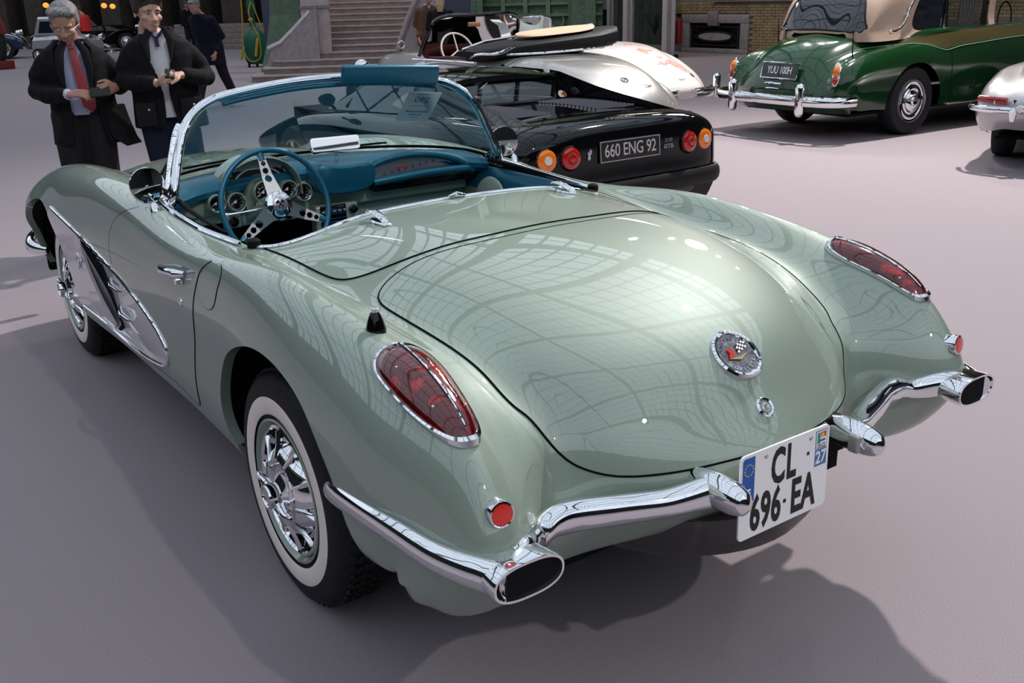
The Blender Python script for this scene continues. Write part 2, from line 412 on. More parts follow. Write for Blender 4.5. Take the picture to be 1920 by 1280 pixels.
M['hair_grey'] = noisy(mat('grey_hair', (.13,.125,.13), .6), 60, .5, .5, .004, stretch=(3,1,1), c2=(.30,.29,.30)); M['hair_dark'] = noisy(mat('dark_hair', (.03,.022,.02), .55), 60, .5, .5, .004, stretch=(3,1,1))
M['hair_blond'] = noisy(mat('blond_hair', (.40,.28,.17), .55), 40, .4, .4, .004); M['hair_bald'] = mat('cropped_hair', (.30,.16,.13), .6)
M['coat_black'] = noisy(mat('black_wool', (.008,.007,.009), .85, spec=.2), 30, .3, .2, .004); M['coat_black2'] = mat('black_lapel_cloth', (.012,.010,.013), .8, spec=.2); M['coat_navy'] = mat('navy_wool', (.007,.008,.018), .85, spec=.2)
M['coat_brown'] = mat('brown_coat', (.12,.06,.03), .8); M['trouser_dark'] = mat('charcoal_trousers', (.016,.014,.017), .8, spec=.2); M['trouser_navy'] = mat('navy_trousers', (.010,.013,.030), .8, spec=.2); M['skirt_tan'] = mat('tan_cloth', (.28,.22,.17), .8)
M['shirt_blue'] = mat('pale_blue_shirt', (.42,.46,.66), .7); M['white_cloth'] = mat('white_polo', (.62,.62,.66), .7); M['navy_cloth'] = mat('navy_trim', (.015,.018,.07), .7); M['tie_red'] = mat('red_tie', (.30,.035,.05), .5); M['red_cloth'] = mat('red_jersey', (.55,.02,.015), .7)
M['far_glass'] = mat('reflecting_windscreen', (.25,.28,.33), .1, 0, 1.); M['far_blue'] = mat('far_blue_paint', (.03,.05,.14), .3, 0, 1.); M['far_red'] = mat('far_red_paint', (.16,.015,.012), .5)
M['machine_green'] = mat('machine_green', (.006,.085,.05), .45); M['machine_yellow'] = mat('machine_yellow', (.38,.26,.01), .5)
# roadster body control net: rows rear to front, columns centre line to sill; (x, y, z) in metres, rear axle at y=0
VN = [
 [(0,-0.8,0.4),(0.22,-0.79,0.4),(0.42,-0.77,0.39),(0.56,-0.77,0.385),(0.64,-0.78,0.38),(0.72,-0.76,0.37),(0.76,-0.72,0.365),(0.785,-0.68,0.36),(0.79,-0.66,0.375),(0.78,-0.64,0.38),(0.76,-0.62,0.385),(0.7,-0.6,0.375)],
 [(0,-0.93,0.425),(0.22,-0.9,0.42),(0.42,-0.84,0.41),(0.56,-0.84,0.405),(0.64,-0.87,0.4),(0.72,-0.87,0.395),(0.775,-0.84,0.39),(0.81,-0.79,0.4),(0.825,-0.75,0.405),(0.82,-0.71,0.41),(0.79,-0.68,0.405),(0.72,-0.66,0.395)],
 [(0,-1,0.5),(0.22,-0.965,0.5),(0.42,-0.885,0.495),(0.57,-0.88,0.49),(0.65,-0.93,0.485),(0.735,-0.955,0.48),(0.795,-0.925,0.475),(0.835,-0.865,0.465),(0.85,-0.82,0.45),(0.85,-0.77,0.45),(0.82,-0.73,0.425),(0.74,-0.7,0.4)],
 [(0,-1.035,0.6),(0.22,-0.99,0.6),(0.4,-0.895,0.6),(0.54,-0.845,0.6),(0.65,-0.95,0.6),(0.745,-1.005,0.6),(0.805,-0.972,0.59),(0.85,-0.905,0.565),(0.87,-0.84,0.53),(0.87,-0.78,0.48),(0.84,-0.73,0.44),(0.75,-0.7,0.405)],
 [(0,-0.968,0.692),(0.22,-0.935,0.69),(0.4,-0.86,0.685),(0.53,-0.805,0.69),(0.645,-0.895,0.7),(0.745,-0.965,0.692),(0.8008,-0.94,0.67),(0.848,-0.885,0.635),(0.868,-0.82,0.59),(0.862,-0.76,0.52),(0.8398,-0.72,0.455),(0.7532,-0.69,0.41)],
 [(0,-0.873,0.795),(0.22,-0.845,0.79),(0.41,-0.765,0.775),(0.545,-0.7,0.768),(0.65,-0.785,0.785),(0.745,-0.868,0.793),(0.804,-0.85,0.765),(0.853,-0.81,0.705),(0.876,-0.76,0.63),(0.87,-0.71,0.54),(0.8456,-0.69,0.45),(0.7604,-0.68,0.41)],
 [(0,-0.73,0.872),(0.22,-0.71,0.865),(0.42,-0.65,0.842),(0.56,-0.6,0.818),(0.65,-0.66,0.842),(0.745,-0.72,0.858),(0.8117,-0.71,0.825),(0.86,-0.69,0.75),(0.882,-0.67,0.65),(0.874,-0.65,0.55),(0.8552,-0.64,0.45),(0.7768,-0.64,0.4)],
 [(0,-0.5,0.938),(0.22,-0.49,0.931),(0.43,-0.46,0.905),(0.58,-0.44,0.858),(0.655,-0.47,0.88),(0.745,-0.5,0.907),(0.8147,-0.5,0.872),(0.862,-0.5,0.79),(0.884,-0.49,0.69),(0.874,-0.48,0.57),(0.8554,-0.47,0.44),(0.7836,-0.47,0.37)],
 [(0,-0.25,0.973),(0.22,-0.25,0.967),(0.44,-0.25,0.94),(0.59,-0.25,0.88),(0.66,-0.25,0.895),(0.75,-0.25,0.935),(0.818,-0.25,0.902),(0.86,-0.25,0.82),(0.88,-0.25,0.71),(0.87,-0.25,0.58),(0.85,-0.25,0.43),(0.82,-0.25,0.33)],
 [(0,0,0.987),(0.22,0,0.982),(0.44,0,0.957),(0.605,0,0.893),(0.67,0,0.905),(0.755,0,0.95),(0.8165,0,0.918),(0.848,0,0.84),(0.864,0,0.73),(0.853,0,0.59),(0.841,0,0.42),(0.818,0,0.315)],
 [(0,0.25,0.99),(0.22,0.25,0.986),(0.44,0.25,0.964),(0.62,0.25,0.913),(0.685,0.25,0.915),(0.765,0.25,0.938),(0.8172,0.25,0.908),(0.836,0.25,0.84),(0.846,0.25,0.74),(0.834,0.25,0.6),(0.822,0.25,0.42),(0.799,0.25,0.315)],
 [(0,0.5,0.985),(0.22,0.5,0.98),(0.44,0.5,0.958),(0.635,0.5,0.92),(0.7,0.5,0.918),(0.765,0.5,0.918),(0.8122,0.5,0.89),(0.826,0.5,0.83),(0.836,0.5,0.74),(0.826,0.5,0.6),(0.814,0.5,0.42),(0.791,0.5,0.315)],
 [(0,0.8,0.98),(0.22,0.8,0.975),(0.44,0.8,0.955),(0.65,0.8,0.92),(0.71,0.8,0.922),(0.765,0.8,0.917),(0.8075,0.8,0.888),(0.822,0.8,0.83),(0.832,0.8,0.74),(0.822,0.8,0.6),(0.81,0.8,0.42),(0.787,0.8,0.315)],
 [(0,1.1,0.975),(0.22,1.1,0.97),(0.44,1.1,0.955),(0.66,1.1,0.938),(0.71,1.1,0.943),(0.765,1.1,0.94),(0.808,1.1,0.905),(0.822,1.1,0.84),(0.834,1.1,0.745),(0.826,1.1,0.6),(0.814,1.1,0.42),(0.791,1.1,0.315)],
 [(0,1.45,0.985),(0.22,1.45,0.975),(0.42,1.45,0.945),(0.57,1.45,0.935),(0.66,1.45,0.958),(0.745,1.45,0.967),(0.8035,1.45,0.93),(0.828,1.45,0.855),(0.842,1.45,0.75),(0.832,1.45,0.6),(0.82,1.45,0.42),(0.797,1.45,0.315)],
 [(0,1.85,0.975),(0.22,1.85,0.962),(0.4,1.85,0.925),(0.53,1.85,0.915),(0.64,1.85,0.955),(0.735,1.85,0.968),(0.8035,1.85,0.93),(0.836,1.85,0.85),(0.856,1.85,0.75),(0.846,1.85,0.6),(0.834,1.85,0.42),(0.811,1.85,0.315)],
 [(0,2.25,0.945),(0.22,2.25,0.932),(0.39,2.25,0.893),(0.51,2.25,0.885),(0.63,2.25,0.935),(0.73,2.25,0.945),(0.8033,2.25,0.905),(0.846,2.25,0.83),(0.868,2.25,0.73),(0.858,2.25,0.6),(0.846,2.25,0.42),(0.823,2.25,0.315)],
 [(0,2.6,0.905),(0.22,2.6,0.892),(0.38,2.6,0.855),(0.5,2.6,0.85),(0.62,2.6,0.9),(0.72,2.6,0.908),(0.7933,2.6,0.87),(0.842,2.6,0.8),(0.868,2.6,0.71),(0.862,2.6,0.58),(0.85,2.6,0.42),(0.827,2.6,0.315)],
 [(0,2.9,0.855),(0.22,2.9,0.842),(0.38,2.9,0.81),(0.5,2.9,0.805),(0.61,2.9,0.845),(0.7,2.9,0.85),(0.78,2.9,0.815),(0.85,2.9,0.75),(0.88,2.9,0.67),(0.875,2.9,0.56),(0.863,2.9,0.42),(0.84,2.9,0.315)],
 [(0,3.12,0.79),(0.22,3.11,0.78),(0.38,3.09,0.75),(0.5,3.08,0.745),(0.6,3.09,0.775),(0.69,3.08,0.775),(0.76,3.05,0.745),(0.82,3.01,0.69),(0.85,2.98,0.62),(0.85,2.96,0.53),(0.83,2.95,0.44),(0.77,2.95,0.35)],
 [(0,3.27,0.68),(0.22,3.26,0.67),(0.38,3.23,0.66),(0.5,3.2,0.65),(0.6,3.19,0.665),(0.68,3.17,0.66),(0.745,3.13,0.64),(0.8,3.07,0.6),(0.83,3.03,0.55),(0.83,3,0.49),(0.81,2.98,0.42),(0.76,2.97,0.35)],
 [(0,3.3,0.52),(0.22,3.29,0.52),(0.38,3.26,0.52),(0.5,3.23,0.52),(0.6,3.21,0.52),(0.68,3.18,0.52),(0.74,3.14,0.51),(0.79,3.08,0.49),(0.81,3.04,0.46),(0.81,3.01,0.42),(0.79,2.99,0.38),(0.74,2.98,0.33)],
 [(0,3.2,0.38),(0.22,3.19,0.38),(0.38,3.17,0.38),(0.5,3.15,0.38),(0.6,3.13,0.38),(0.67,3.11,0.37),(0.72,3.08,0.37),(0.76,3.05,0.36),(0.78,3.03,0.35),(0.78,3.01,0.34),(0.76,3,0.33),(0.71,2.99,0.31)],
]
# ------------------------------------------------------------------ the roadster
VT = empty('roadster', (0,0,0), 0, 'pale metallic green open roadster with white side coves, red oval tail lamps and chrome bumpers', 'car')
ARCH_R = curve([(.27,.20),(.33,.315),(.385,.37),(.403,.448),(.365,.544),(.255,.657),(.105,.737),(-.02,.775),(-.15,.787),(-.275,.773),(-.385,.735),(-.455,.68),(-.500,.615),(-.525,.555),(-.560,.50),(-.60,.458),(-.66,.430),(-.73,.408),(-.82,.375),(-.95,.30)], 6)
ARCH_F = [(2.59+.43*math.cos(a), .37+.40*math.sin(a)) for a in np.linspace(-.5, PI+.5, 50)]
COVE = curve_closed([(2.30,.772),(1.876,.738),(1.446,.668),(1.105,.584),(.985,.535),(.935,.485),(.955,.435),(1.06,.395),(1.278,.368),(1.593,.362),(1.842,.375),(2.10,.375),(2.35,.40),(2.45,.60),(2.40,.74)], 6)
COCK = np.array([(0,.345),(.19,.343),(.36,.335),(.48,.328),(.575,.345),(.635,.395),(.660,.47),(.674,.60),(.688,.74),(.695,.99),(.690,1.12),(.672,1.30),(.56,1.45),(.30,1.53),(0,1.55)])
COCK = curve(COCK, 6); COCKF = np.concatenate([COCK, COCK[-2:0:-1]*np.array([-1,1])])
BN = [list(r) for r in VN]
for i, k in ((3,.018),(4,.014),(5,.008)):
    for c in (7,8,9): x, y, z = BN[i][c]; BN[i][c] = (x-k, y, z)
BG = net(BN, 14, 12)
# concave side cove: deepest at its front, fading out to the rear tip
_sd = poly_sd(BG.reshape(-1,3)[:,1:], COVE).reshape(BG.shape[:2]); _fr = np.clip((BG[...,1]-.93)/(1.72-.93), 0, 1); _fl = np.clip((1.95-BG[...,1])/.22, 0, 1)
_w = np.clip(-_sd/.022, 0, 1); _w = _w*_w*(3-2*_w)*np.where(np.abs(BG[...,0]) > .6, 1, 0)
BG[...,0] -= np.sign(BG[...,0])*_w*(.006+.034*_fr**1.3)*(_fl*_fl*(3-2*_fl))
_side = lambda V: np.abs(V[:,0]) > .58
cuts = [lambda V: np.where(_side(V), poly_sd(V[:,1:], ARCH_R), 1.), lambda V: np.where(_side(V), poly_sd(V[:,1:], ARCH_F), 1.),
        lambda V: np.where(V[:,2] > .8, poly_sd(V[:,:2], COCKF), 1.)]
bV, bF = cut_grid(BG, cuts); SK = Skin(BG.reshape(-1,3), cut_grid(BG, [])[1])
raw_obj('body_shell', bV, bF, M['paint'], VT)
# floor pan and inner wheel housings
_m = MB(); _m.box((0,1.0,.27),(1.46,2.4,.03)); _m.box((0,-.55,.36),(1.2,.45,.03)); _m.box((0,2.9,.30),(1.3,.5,.03))
for sg in (-1,1):
    for yc, zc, rr in ((-.06,.36,.50),(2.59,.36,.455)):
        G = [[(sg*x, yc+rr*math.cos(a), max(.34, zc+rr*.93*math.sin(a))) for a in np.linspace(-.5, PI+.5, 24)] for x in (.80,.52)]
        _m.grid(G); _m.add([(sg*.52, yc-.5,.34),(sg*.52,yc+.5,.34),(sg*.52,yc+.5,.84),(sg*.52,yc-.5,.84)], [(0,1,2,3)])
_m.build('underbody', M['matte'], VT)
for sg in (-1,1):
    for AR, nm in ((ARCH_R,'r'),(ARCH_F,'f')):
        P = []
        for a, b in AR:
            if b < .34 or a < -.70: continue
            p, n = SK.side(a, b, sg)
            if p is not None and abs(p.x) > .7: P.append(p)
        G = [[p-Vector((sg*d,0,0)) for p in P] for d in (-.001,.004,.03)]
        MB().grid(G).build('arch_flange', M['paint'], VT)
# ---- panels
TR = [(0,-.165),(.2,-.163),(.34,-.160),(.42,-.153),(.48,-.150),(.53,-.158),(.565,-.183),(.583,-.225),(.586,-.30),(.580,-.39),(.568,-.48),(.555,-.56),(.543,-.64),(.530,-.718)]
def tail_y(x, z):
    lo, hi = -1.05, -.60
    for _ in range(30):
        m_ = (lo+hi)/2; p, n = SK.top(x, m_)
        if p is None or p.z < z: lo = m_
        else: hi = m_
    return (lo+hi)/2
TR += [(x, tail_y(x, z)) for x, z in ((.514,.735),(.498,.694),(.473,.655),(.440,.630),(.40,.617),(.35,.613),(.29,.614),(.22,.617),(.14,.621),(.07,.623),(0,.624))]
TR = curve(TR, 5); TRF = np.concatenate([TR, TR[-2:0:-1]*np.array([-1,1])])
trunk = drape(SK, TRF, 'top', .0022, 'trunk_lid', M['paint'], VT, .0075)
def seam(pts, mode, r=.0035, sg=-1, closed=False, name='panel_gap', off=.0006): return rline(SK, pts, mode, r, name, M['seam'], VT, off, 6, sg, closed)
seam(TRF, 'top', .0030, closed=True)
TN = curve([(0,-.122),(.2,-.123),(.32,-.125),(.39,-.123),(.45,-.108),(.503,-.084),(.555,-.048),(.583,-.014),(.597,.03),(.608,.12),(.620,.25),(.637,.38),(.650,.47)], 6)
_ck = [p for p in COCK if p[1] < .47 and p[1] < 1]
TNF = np.array(list(TN)+[(p[0]-.004,p[1]-.010) if p[0] > .3 else (p[0],p[1]-.010) for p in _ck[::-1]]); TNF = np.concatenate([TNF, TNF[-2:0:-1]*np.array([-1,1])])
drape(SK, TNF, 'top', .0022, 'soft_top_cover', M['paint'], VT, .009)
TNm = np.concatenate([TN[::-1], TN[1:]*np.array([-1,1])]); seam(TNm, 'top', .0030)
# hood gap
HD = curve([(0,1.66),(.25,1.64),(.42,1.60),(.50,1.66),(.50,1.9),(.475,2.4),(.46,2.8),(.40,3.0),(.2,3.05),(0,3.06)], 5)
drape(SK, np.concatenate([HD, HD[-2:0:-1]*np.array([-1,1])]), 'top', .002, 'hood', M['paint'], VT, .012)
seam(HD, 'top', .004); seam(HD*np.array([-1,1]), 'top', .004)
DOOR = curve([(.995,.93),(.45,.925)],2)
for sg in (-1,1):
    dg = [(1.173,.941),(1.27,.912),(1.378,.856),(1.420,.80),(1.435,.70),(1.43,.55),(1.41,.42),(1.36,.372),(1.116,.362),(.80,.358),(.692,.362),(.655,.44),(.615,.536),(.55,.64),(.517,.705),(.480,.80),(.432,.868),(.372,.912)]
    dgc = curve(dg, 6)
    drape(SK, [p for p in dgc], 'side', .0016, 'door', M['paint'], VT, .012, sg)
    seam(dgc, 'side', .0017, sg)
    # cove: painted insert, front strip, slot, spears, trim
    cv = [tuple(p) for p in COVE]
    ins = [p for p in COVE if p[0] < 1.75]
    drape(SK, COVE, 'side', .0030, 'cove_panel', M['cove'], VT, .012, sg, cutf=[lambda V: poly_sd(V[:,:2], ARCH_F)])
    slot = [(1.90,.735),(1.86,.655),(1.80,.56),(1.73,.47),(1.655,.372),(1.610,.372),(1.655,.46),(1.72,.57),(1.765,.65),(1.80,.725)]
    o = drape(SK, slot, 'side', .0046, 'vent_slot', M['matte'], VT, .012, sg, edge=0)
    # raised front strip standing proud of the recess
    st = [(2.30,.765),(2.10,.758),(1.885,.738),(1.87,.66),(1.81,.56),(1.74,.47),(1.665,.372),(1.80,.372),(2.05,.372),(2.22,.37),(2.13,.45),(2.13,.56),(2.19,.67)]
    strip = []
    V_, F_ = cut_grid(np.array([[(a,b,0) for a in np.linspace(1.6,2.4,40)] for b in np.linspace(.34,.79,30)]), [lambda V: -poly_sd(V[:,:2], curve_closed(st,3))])
    def side_raw(y, z, sg=sg):
        # untouched outer surface next to the recess, interpolated between the cove's upper and lower edges
        pu, _ = SK.side(y, .80, sg); pl, _ = SK.side(y, .33, sg); t = (z-.33)/.47
        return Vector((pu.x*t+pl.x*(1-t)+sg*(.018*math.sin(PI*min(max(t,0),1))), y, z))
    O = [side_raw(a, b) for a, b, _ in V_]; n0 = len(O); cnt = {}
    for f in F_:
        for i in range(len(f)): cnt[(f[i], f[(i+1)%len(f)])] = 1
    ex = {}; FF = list(F_)
    for (a, b) in list(cnt):
        if (b, a) not in cnt:
            for k in (a, b):
                if k not in ex: ex[k] = len(O); O.append(O[k]-Vector((sg*.012,0,0)))
            FF.append((b, a, ex[a], ex[b]))
    raw_obj('cove_front_panel', O, FF, M['cove'], VT, smooth=False)
    rline(SK, COVE[(COVE[:,0] < 2.28)|(COVE[:,1] > .76)][:], 'side', .0065, 'cove_trim', M['chrome'], VT, .002, 8, sg) if False else None
    top = [p for p in COVE if p[0] < 2.31]; i0 = max(range(len(top)), key=lambda i: top[i][0]+top[i][1])
    cvt = curve([(2.32,.775),(2.1,.762),(1.876,.739),(1.65,.705),(1.446,.668),(1.25,.624),(1.105,.584),(.985,.535),(.935,.485),(.955,.435),(1.06,.395),(1.278,.366),(1.593,.358),(1.842,.370),(2.10,.370)], 6)
    P = []
    for a, b in cvt:
        p, n = SK.side(a, b, sg); p = p.copy(); p.x = sg*(abs(side_raw(a, b).x)*0+abs(p.x)+.003); P.append(p)
    MB().tube(P, .0075, 8, flat=(1,1)).build('cove_trim', M['chrome'], VT)
    for y, z in ((1.66,.665),(1.575,.575),(1.50,.475)):
        p, n = SK.side(y, z, sg); x = abs(p.x)
        MB().tube([(sg*(x-.012),y+.13,z+.012),(sg*(x+.012),y+.06,z+.006),(sg*(x+.022),y,z),(sg*(x+.016),y-.06,z-.006),(sg*(x+.004),y-.085,z-.008)], [.006,.010,.013,.011,.003], 10, flat=(1,.75)).build('vent_spear', M['chrome'], VT)
    # crossed flag badge on the front strip
    q = side_raw(1.93, .60); fr = frame_on(q+Vector((sg*.004,0,0)), (sg,0,0))
    b = MB()
    for s_ in (-1,1):
        b.box((0,0,0),(.006,.075,.004), Matrix.Rotation(s_*R(42),3,'Z'))
        b.box((s_*.028,.022,0),(.034,.022,.004), Matrix.Rotation(s_*R(-42),3,'Z'))
    b.v = [tuple(fr @ Vector(p)) for p in b.v]; b.build('flag_badge', M['chrome'], VT)
    # door handle and lock
    hy, hz = .69, .826
    p, n = SK.side(hy, hz, sg); X = abs(p.x)
    hb = MB().tube([(sg*(X+.002),.80,.812),(sg*(X+.026),.765,.818),(sg*(X+.036),.71,.824),(sg*(X+.034),.65,.83),(sg*(X+.026),.60,.834),(sg*(X+.004),.575,.835)], [.006,.011,.012,.013,.016,.008], 12, flat=(.8,1))
    hb.build('door_handle', M['chrome'], VT)
    MB().lathe([(.0,.016),(.012,.015),(.013,.0),(.017,-.002)], (sg*(X+.012),.60,.812), (sg,0,0), 16).build('handle_button', M['chrome'], VT)
    p, n = SK.side(.623,.737,sg); MB().lathe([(.0,.009),(.004,.008),(.009,.006),(.013,.005),(.015,0)], p, n, 18).build('door_lock', M['chrome'], VT)
# fuel filler door (left only) in the fender just behind the door gap
fd = curve_closed([(.444,.813),(.433,.846),(.385,.890),(.33,.912),(.27,.915),(.245,.895),(.262,.858),(.290,.808),(.330,.785),(.385,.783),(.425,.795)],5)
drape(SK, fd, 'side', .002, 'fuel_door', M['paint'], VT, .008); seam(fd, 'side', .0016, closed=True)
# antenna base
p, n = SK.top(-.724,-.47)
MB().lathe([(.023,-.006),(.023,.003),(.022,.007),(.017,.025),(.011,.038),(.008,.042)], p, (0,0,1), 24).build('antenna_base', M['black'], VT)
MB().lathe([(.008,.0),(.008,.010),(.005,.012),(.0,.012)], p+Vector((0,0,.040)), (0,0,1), 16).build('antenna_socket', M['chrome'], VT)
# ---- tail lamps, reflectors
TLO = np.array([(.793,-.596),(.803,-.655),(.799,-.766),(.780,-.845),(.757,-.874),(.728,-.871),(.706,-.825),(.688,-.729),(.678,-.635),(.696,-.580),(.735,-.566),(.772,-.574)])
TLC = TLO.mean(0)
for sg in (-1,1):
    oc = curve_closed(TLO, 6); c0 = np.array([.741,-.715])
    def at(rho, k, sg=sg):
        q = c0+(oc[k]-c0)*rho; return SK.top(sg*q[0], q[1])
    n = len(oc); rhos = [1.05,1.045,1.0,.95,.93]; hs = [-.004,.006,.014,.014,.004]
    G = [[(lambda pn: pn[0]+pn[1]*h)(at(r_, k)) for k in range(n)] for r_, h in zip(rhos, hs)]
    tl = MB().grid(G, closed_v=True).build('tail_lamp', M['chrome'], VT)
    rr = np.linspace(.945, 0, 12); G = [[(lambda pn: pn[0]+pn[1]*(.006+.022*math.sqrt(max(0,1-(r_/.96)**2))))(at(r_, k)) for k in range(n)] for r_ in rr]
    MB().grid(G, closed_v=True).build('lens', M['red_lens_n'], tl)
    # centre strip and screws
    P = []
    for t in np.linspace(-.135, .135, 14):
        q = np.array([c0[0]-.012*t/.135*-1, c0[1]+t]); pp, nn = SK.top(sg*(.737+(-t)*.05), q[1]); P.append(pp+nn*(.006+.0235*math.sqrt(max(0,1-(t/.156)**2))))
    MB().tube(P, .0035, 8).build('lens_strip', M['chrome'], tl)
    for dx, dy in ((.030,.06),(-.022,-.09),(.028,-.075)):
        pp, nn = SK.top(sg*(c0[0]+dx), c0[1]+dy); MB().ball(pp+nn*.0215, .004, 10, 6).build('lens_screw', M['chrome'], tl)
    p = Vector((sg*.7475,-.968,.6785)); q, nn = SK.near(p); ax = Vector((sg*.12,-.98,.12)).normalized()
    MB().lathe([(.026,-.02),(.027,.010),(.026,.016),(.0225,.017),(.022,.012)], q, ax, 28).build('reflector_bezel', M['chrome'], VT)
    MB().lathe([(.0225,.012),(.0215,.0175),(.012,.019),(0,.0195)], q, ax, 24).build('reflector', M['red_ref'], VT)
# ---- chrome rear bumpers
for sg in (-1,1):
    S = lambda P: [(-sg*x, y, z) for x, y, z in P]
    P1 = S(curve([(-.858,-.440,.549),(-.866,-.470,.556),(-.873,-.540,.570),(-.877,-.698,.592),(-.868,-.815,.598),(-.852,-.875,.588),(-.825,-.940,.580),(-.795,-.995,.577),(-.765,-1.035,.576)], 5))
    k = len(P1); hh = np.interp(np.linspace(0,1,k), [0,.03,.08,.25,.6,.85,1], [.006,.016,.021,.027,.031,.036,.038]); ww = np.interp(np.linspace(0,1,k), [0,.03,.08,.25,.6,.85,1], [.005,.012,.016,.02,.022,.03,.045])
    b = MB().tube(P1, 1.0, 20, flat=[(w, h) for w, h in zip(ww, hh)])
    P2 = S(curve([(-.735,-1.0,.582),(-.700,-.985,.585),(-.660,-.955,.575),(-.625,-.935,.573),(-.590,-.925,.580),(-.545,-.925,.580),(-.50,-.935,.577),(-.44,-.955,.574),(-.385,-.972,.571),(-.325,-.995,.571),(-.275,-1.015,.577),(-.245,-1.03,.583)], 5))
    k = len(P2); t_ = np.linspace(0,1,k); hh = np.interp(t_, [0,.15,.3,.42,.55,.8,1], [.036,.034,.026,.036,.036,.032,.038]); ww = np.interp(t_, [0,.2,.4,1], [.034,.026,.030,.030])
    b.tube(P2, 1.0, 20, flat=[(w, h) for w, h in zip(ww, hh)])
    # bullet end pointing backwards
    P3 = S(curve([(-.232,-.93,.590),(-.231,-.99,.592),(-.230,-1.04,.590),(-.2295,-1.09,.588),(-.229,-1.122,.5865),(-.229,-1.136,.586)], 6)); k = len(P3)
    rr = [.010+.030*math.sin(min(1, i/(k*.42))*PI/2) if i < k*.42 else .0395*max(.0, 1-((i/(k-1)-.42)/.58)**2.0)**.75+.0005 for i in range(k)]
    b.tube(P3, rr, 20, flat=(.85,1.0))
    # oval exhaust outlet shell
    def ov(cx, cy, cz, a, bb, n=40):
        return [(-sg*(cx+a*math.copysign(abs(math.cos(q))**.75, math.cos(q))), cy, cz+bb*math.copysign(abs(math.sin(q))**.85, math.sin(q))) for q in np.linspace(0, 2*PI, n, endpoint=False)]
    b.loft([ov(-.745,-.90,.578,.04,.03), ov(-.743,-.95,.578,.066,.036), ov(-.741,-1.00,.577,.078,.038), ov(-.740,-1.052,.577,.083,.040), ov(-.740,-1.060,.577,.081,.039), ov(-.740,-1.060,.577,.076,.034), ov(-.740,-1.050,.577,.074,.032)], caps=False)
    bo = b.build('rear_bumper', M['chrome'], VT)
    MB().loft([ov(-.740,-1.052,.577,.0745,.0325), ov(-.740,-.95,.577,.07,.03)]).build('exhaust_duct', M['matte'], bo)
    MB().lathe([(.026,.0),(.026,-.08),(.022,-.08),(.022,0)], (-sg*-.742,-1.01,.573), (0,-1,0), 20).build('exhaust_pipe', M['rusty'], bo)
    MB().tube(S([(-.700,-.93,.62),(-.690,-.925,.60),(-.665,-.925,.575)]), .014, 8).build('bumper_gasket', M['matte'], bo)
    # licence lamp in the side of the bullet
    MB().box((-sg*-.205 if sg > 0 else -.205, -1.075, .585), (.03,.030,.045), None, .006).build('plate_lamp', M['lamp_clear'], bo)
# ---- spare wheel tub, plate
MB().lathe([(.0,-.0),(.30,.0),(.345,.012),(.37,.05),(.375,.12)], (.02,-.66,.345), (0,0,1), 48).build('spare_wheel_tub', M['tub'], VT)
MB().box((.08,-.985,.55),(.34,.02,.14)).build('plate_recess', M['matte'], VT)
# plate
pc = Vector((-.034,-1.062,.555)); pn = Vector((0,-1,.02))
fr = frame_on(pc, pn); b = MB(); W, H = .296, .205
def rrect(w, h, r_, n=5): return [(sx*(w/2-r_)+r_*math.cos(R(a0+t)), sy*(h/2-r_)+r_*math.sin(R(a0+t))) for sx, sy, a0 in ((1,1,0),(-1,1,90),(-1,-1,180),(1,-1,270)) for t in np.linspace(0,90,n)]
plate = MB().prism(rrect(W, H, .012), .004, fr).build('licence_plate', M['white'], VT, smooth=False)
F2 = fr @ Matrix.Translation((0,0,.0042))
def T(x, y, z=0): return F2 @ Matrix.Translation((x,y,z))
MB().prism([(-W/2+.007,-.012),(-W/2+.045,-.012),(-W/2+.045,H/2-.007),(-W/2+.012,H/2-.007),(-W/2+.007,H/2-.012)], .0006, F2).build('country_band', M['blue'], plate, smooth=False)
MB().prism([(W/2-.048,.006),(W/2-.008,.006),(W/2-.008,.046),(W/2-.048,.046)], .0006, F2).build('department_band', M['blue2'], plate, smooth=False)
text('department_number', '27', .044, T(W/2-.028,.026,.0008), M['white'], plate, .0003, sx=.85, bold=.0008)
text('country_letter', 'F', .030, T(-W/2+.026,.008,.0008), M['white'], plate, .0003, bold=.0012)
sb = MB()
for k in range(12):
    a = 2*PI*k/12; cx, cy = -W/2+.026+.0135*math.cos(a), .066+.0135*math.sin(a)
    sb.prism([(cx+(.0026 if j%2==0 else .0011)*math.sin(PI*j/5), cy+(.0026 if j%2==0 else .0011)*math.cos(PI*j/5)) for j in range(9,-1,-1)], .0004, T(0,0,.0007))
sb.build('star_ring', M['yellow'], plate, smooth=False)
text('plate_characters', 'CL', .118, T(-.008,.044,.0006), M['ink'], plate, .0004, sx=.56, bold=.0035, space=1.12)
MB().prism([(.071,.044),(.079,.044),(.079,.052),(.071,.052)], .0008, F2).build('plate_dash', M['ink'], plate, smooth=False)
text('plate_characters', '696', .118, T(-.062,-.050,.0006), M['ink'], plate, .0004, sx=.56, bold=.0035, space=1.05)
MB().prism([(-.003,-.052),(.006,-.052),(.006,-.043),(-.003,-.043)], .0008, F2).build('plate_dash', M['ink'], plate, smooth=False)
text('plate_characters', 'EA', .118, T(.064,-.050,.0006), M['ink'], plate, .0004, sx=.60, bold=.0035, space=1.05)
for x in (-.068,.082): MB().lathe([(.0,.004),(.004,.003),(.0055,.0)], T(x,.084).translation, pn, 12).build('plate_screw', M['chrome_dull'], plate)
b = MB().prism([(W/2-.048,.047),(W/2-.008,.047),(W/2-.008,.094),(W/2-.048,.094)], .0005, F2).build('region_sticker', M['blue2'], plate, smooth=False); b = plate
MB().prism([(W/2-.046,.049),(W/2-.010,.049),(W/2-.010,.092),(W/2-.046,.092)], .0008, F2).build('sticker_ground', M['white'], b, smooth=False)
